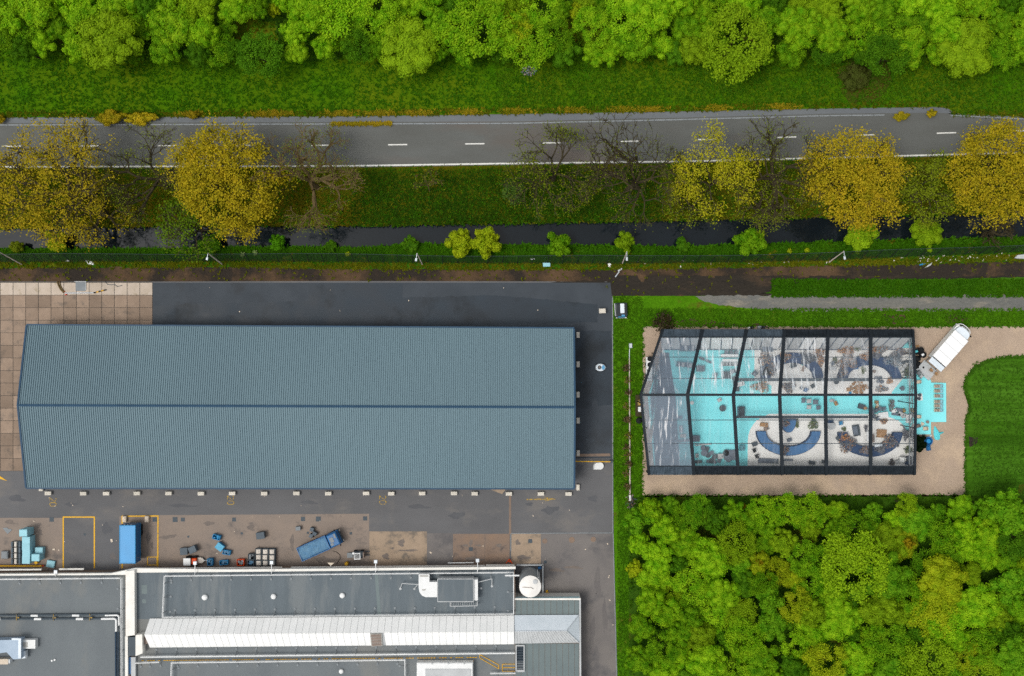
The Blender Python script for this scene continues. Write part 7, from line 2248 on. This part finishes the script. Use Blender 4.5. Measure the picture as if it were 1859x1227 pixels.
for (x, y, r_, tn), lab in rows_label(north, 'wood along the top'):
    wood_tree(x, y, r_ * 1.36, rr.uniform(5, 7.5) * (.62 + r_ / 60), TONE[tn][0], lab, 'trees of the wood along the top', rng.choice(CROWNS_B) if rr.random() < .22 else None)

# ---- undergrowth of the woods: one leafy mass
def undergrowth(label, x0, x1, y0f, y1, n, m_, seed, skip=None):
    r = np.random.RandomState(seed)
    x = r.uniform(x0, x1, n)
    y = r.uniform(0, 1, n)
    ya = y0f(x)
    y = ya + (y1 - ya) * y
    zz = np.array([max(0, .35 + 1.1 * noise.noise(Vector((a * .045, b_ * .045, seed)))) for a, b_ in zip(x, y)]) + r.rand(n) * .35
    P = np.stack([(x - CX) / S, -(y - CY) / S, zz + .1], 1)
    V = leaf_mesh(P, np.tile([0, 0, 1.0], (n, 1)), np.full(n, .42), r, .55, .8)
    me = bpy.data.meshes.new('undergrowth')
    me.from_pydata(V.tolist(), [], np.arange(len(V)).reshape(-1, 4).tolist())
    me.materials.append(m_)
    return stuff(inst('undergrowth', me), label, 'undergrowth')
L_U = leafmat('leaf_undergrowth', '#5e880e', '#446a0a', 0, .3, .4)
undergrowth('low green undergrowth between the trees below the tent', 1143, 1920, lambda x: np.full_like(x, 904.0), 1250, 9000, leafmat('leaf_low_scrub', '#466e0c', '#305408', 0, .3, .4), 61)
undergrowth('low green undergrowth between the trees along the top', -60, 1920, lambda x: np.full_like(x, -60.0), 108, 17000, L_U, 62)

# ---- trees along the road: real branches, sparse spring leaves
def road_tree(px, py, r_px, hz, leafn, leaf, m_, label, seed, bark=None, clump=.5, drop=26, name='roadside_tree', depth=5):
    """px,py: centre of the crown as seen; the stem stands further south and leans to the light"""
    zc = hz * .75
    c = W(px, py, zc)
    base = W(px + (px - CX) * .0, py + drop)
    base = Vector((c.x, base.y, -.1))
    lean = (c.x - base.x, c.y - base.y)
    b, me = branchy(seed, r_px / S * (1 - zc / H), hz, leafn, leaf, lean, clump=clump * .85, depth=depth)
    t = empty(name, label, 'tree', base, 0, 'trees along the road')
    b.build('trunk', bark or m_bark, t)
    if me:
        me.materials.append(m_)
        inst('crown', me, t)
    return t
road_tree(95, 318, 108, 13, 9000, .25, L_Y2, 'wide sparse ochre tree at the left end of the road', 101, clump=.75)
road_tree(10, 345, 66, 10, 3400, .25, L_Y2, 'ochre tree cut by the left edge below the road', 102, clump=.7)
road_tree(265, 312, 86, 12, 2600, .17, L_OL, 'bare branching tree between the ochre tree and the dense golden tree', 103, depth=6)
road_tree(340, 408, 56, 8, 2600, .28, leafmat('leaf_spring', '#6d8a18', '#56740f'), 'fresh green tree leaning over the ditch', 104, drop=10, clump=.55)
road_tree(405, 320, 92, 13, 19000, .27, L_Y, 'dense golden yellow tree beside the road', 105, clump=.72)
road_tree(552, 314, 96, 12, 2900, .17, L_OL, 'bare tree right of the dense golden tree', 106, bark=m_barkl, depth=6)
road_tree(775, 322, 26, 7, 120, .22, L_OL, 'thin bare sapling on the bank above the hall', 107, bark=m_barkl, depth=4)
road_tree(934, 345, 17, 5, 900, .24, leafmat('leaf_grey_green', '#5c7a2e', '#486626'), 'small upright green tree alone on the bank', 108, drop=16, clump=.3, depth=4)
road_tree(1008, 302, 80, 12, 2950, .2, L_OL, 'olive leafed sparse tree left of the dark bare tree', 109, depth=6)
road_tree(1152, 300, 94, 12, 1900, .17, L_OL, 'dark bare tree with wide spreading limbs over the road', 110, drop=44, depth=6)
road_tree(1303, 302, 72, 12, 6000, .25, leafmat('leaf_mustard', '#b4aa22', '#90941a'), 'yellow green tree above the west bays of the tent', 111, drop=40, clump=.55)
road_tree(1422, 306, 90, 12, 2900, .18, L_OL, 'nearly bare olive tree between the yellow green and golden trees', 112, drop=36, depth=6)
road_tree(1556, 320, 88, 13, 15000, .27, L_Y2, 'dense ochre golden tree above the tent', 113, clump=.7)
road_tree(1690, 340, 60, 9, 5200, .24, leafmat('leaf_khaki', '#7e8a1c', '#6a7a14'), 'khaki green tree between the two golden trees on the right', 114, clump=.5)
road_tree(1822, 308, 88, 13, 15500, .27, L_Y, 'dense golden tree cut by the right edge', 115, clump=.72)
road_tree(1260, 372, 40, 5, 900, .24, L_OL, 'low olive thicket on the bank below the yellow green tree', 116, drop=8, depth=4, clump=.6, name='thicket')
road_tree(1385, 370, 46, 5, 1000, .24, L_OL, 'low olive thicket on the bank left of the ochre golden tree', 117, drop=8, depth=4, clump=.6, name='thicket')
road_tree(170, 380, 60, 6, 1300, .25, L_Y2, 'low ochre thicket on the bank below the wide ochre tree', 118, drop=6, depth=4, clump=.7, name='thicket')

# ---- bushes
def bush(px, py, rx, hz, m_, label, loose=True, sx=1.0, z=0.0, group='bushes along the ditch', sparse=None):
    w = W(px, py, hz * .6)
    t = empty('bush', label, 'bush', (w.x, w.y, z), 0, group)
    r_ = rx / S
    inst('crown', sparse or rng.choice(CROWNS_L if loose else CROWNS), t, (0, 0, hz * .18), rng.uniform(0, 6.28) if sx == 1.0 else 0, (r_ * sx, r_, hz * .7), m_)
    b = MB()
    for k in range(5):
        a = k * 1.26
        b.tube((0, 0, -.3), (math.cos(a) * r_ * .4, math.sin(a) * r_ * .4, hz * .6), .05, .02, 5)
    b.build('stem', m_bark, t)
    return t
L_SP = leafmat('leaf_fresh', '#5f9a14', '#4a8410')
for px, py, rx, hz, m_, lab in (
    (100, 437, 23, 3.0, L_YG, 'yellow green bush on the ditch bank near the left edge'), (30, 448, 14, 2, L_OL, 'small olive bush at the left end of the ditch'),
    (502, 440, 18, 2.6, L_SP, 'round bright green bush on the ditch bank'), (837, 440, 31, 4, L_YG, 'yellow leafed bush over the ditch, left of the pair'), (884, 437, 30, 4, L_YG, 'yellow leafed bush over the ditch, right of the pair'),
    (1015, 443, 26, 3.2, L_G2, 'round green bush over the ditch right of the yellow pair'), (1135, 438, 21, 2.8, L_O, 'olive green bush over the ditch beside the corner lamp'), (1366, 438, 31, 3.5, L_G2, 'big green bush over the ditch above the tent'),
    (1562, 428, 34, 3.2, L_O, 'olive bush over the ditch below the ochre golden tree'), (1686, 425, 32, 3.2, L_O, 'olive bush over the ditch near the right end'), (380, 445, 24, 2.6, L_D, 'dark green bush on the ditch bank below the leaning tree'),
    (745, 443, 18, 1.6, L_D, 'low dark green scrub left of the yellow pair'), (600, 447, 14, 1.3, L_D, 'low dark scrub right of the bright green bush'), (1240, 445, 16, 1.2, L_D, 'low dark scrub left of the big green bush')):
    bush(px, py, rx, hz, m_, lab)
b_, me_ = branchy(300, 2.6, 3.0, 500, .2, (0, .3), depth=4, clump=.4)
t = empty('bare_shrub', 'brown bare shrub over the ditch at the right end', 'shrub', W(1800, 425), 0, 'bushes along the ditch')
b_.build('trunk', m_bark, t)
me_.materials.append(L_BR)
inst('crown', me_, t)
for px, py, rx, hz, m_, lab, sx in ((198, 213, 16, 2.2, L_Y, 'golden bush at the road edge under the left wood, left lobe', 1.9), (251, 214, 15, 2.2, L_Y, 'golden bush at the road edge under the left wood, right lobe', 2.3),
                                 (352, 208, 9, 1.4, L_Y2, 'small ochre bush at the north road edge', 1.3), (0, 216, 9, 1.6, L_Y2, 'ochre bush cut by the left edge beside the road', 1.0), (1692, 205, 9, 1.6, L_Y, 'yellow bush on the north road edge near the right', 1.2), (1636, 211, 10, .8, L_Y2, 'low yellow weeds on the kerb near the right', 1.7)):
    bush(px, py, rx, hz, m_, lab, True, sx, group='bushes at the north road edge')
bush(1560, 135, 34, 2.6, leafmat('leaf_murky', '#566424', '#474a1e'), 'murky dark bush on bare ground below the north wood', True, .9, group='bushes below the north wood')
bush(1669, 805.5, 17, 2.2, L_DK, 'almost black round bush beside the deck and tent', False, .95, group='bushes round the tent')
b_, me_ = branchy(310, 1.4, .9, 500, .22, (0, 0), depth=4, clump=.35)
t = empty('dead_shrub', 'black brown dead shrub at the north-west corner of the gravel pad', 'shrub', W(1203, 585))
b_.build('trunk', m_bark, t)
me_.materials.append(L_BR)
inst('crown', me_, t)
for i, y in enumerate((668, 690, 712, 738, 762, 790, 812, 826, 842, 858, 882)):
    b_, me_ = branchy(320 + i, .55, .7, 70, .16, (0, 0), depth=3, clump=.25)
    t = empty('dry_shrub', 'small dry brown shrub beside the toppled lamp post, %s from the top' % ORD[i], 'shrub', W(1136 + (i % 3) * 2, y), 0, 'dry shrubs beside the toppled lamp post')
    b_.build('stem', m_barkl, t)
    me_.materials.append(L_OL if i % 2 else L_BR)
    inst('leaves', me_, t)
for i, (x, y) in enumerate(((631, 461), (440, 462), (463, 458), (1434, 455), (1465, 454))):
    bush(x, y, 5.5, .7, [L_YG, leafmat('leaf_white_flower', '#a8bd7a', '#7d9a4a'), leafmat('leaf_white_flower', '#a8bd7a', '#7d9a4a'), L_YG, L_YG][i], ['tiny yellow bush at the fence above the hall', 'tiny whitish flowering bush at the fence, left', 'tiny whitish flowering bush at the fence, right', 'tiny yellow bush at the fence above the tent, left', 'tiny yellow bush at the fence above the tent, right'][i], group='tiny bushes at the fence')
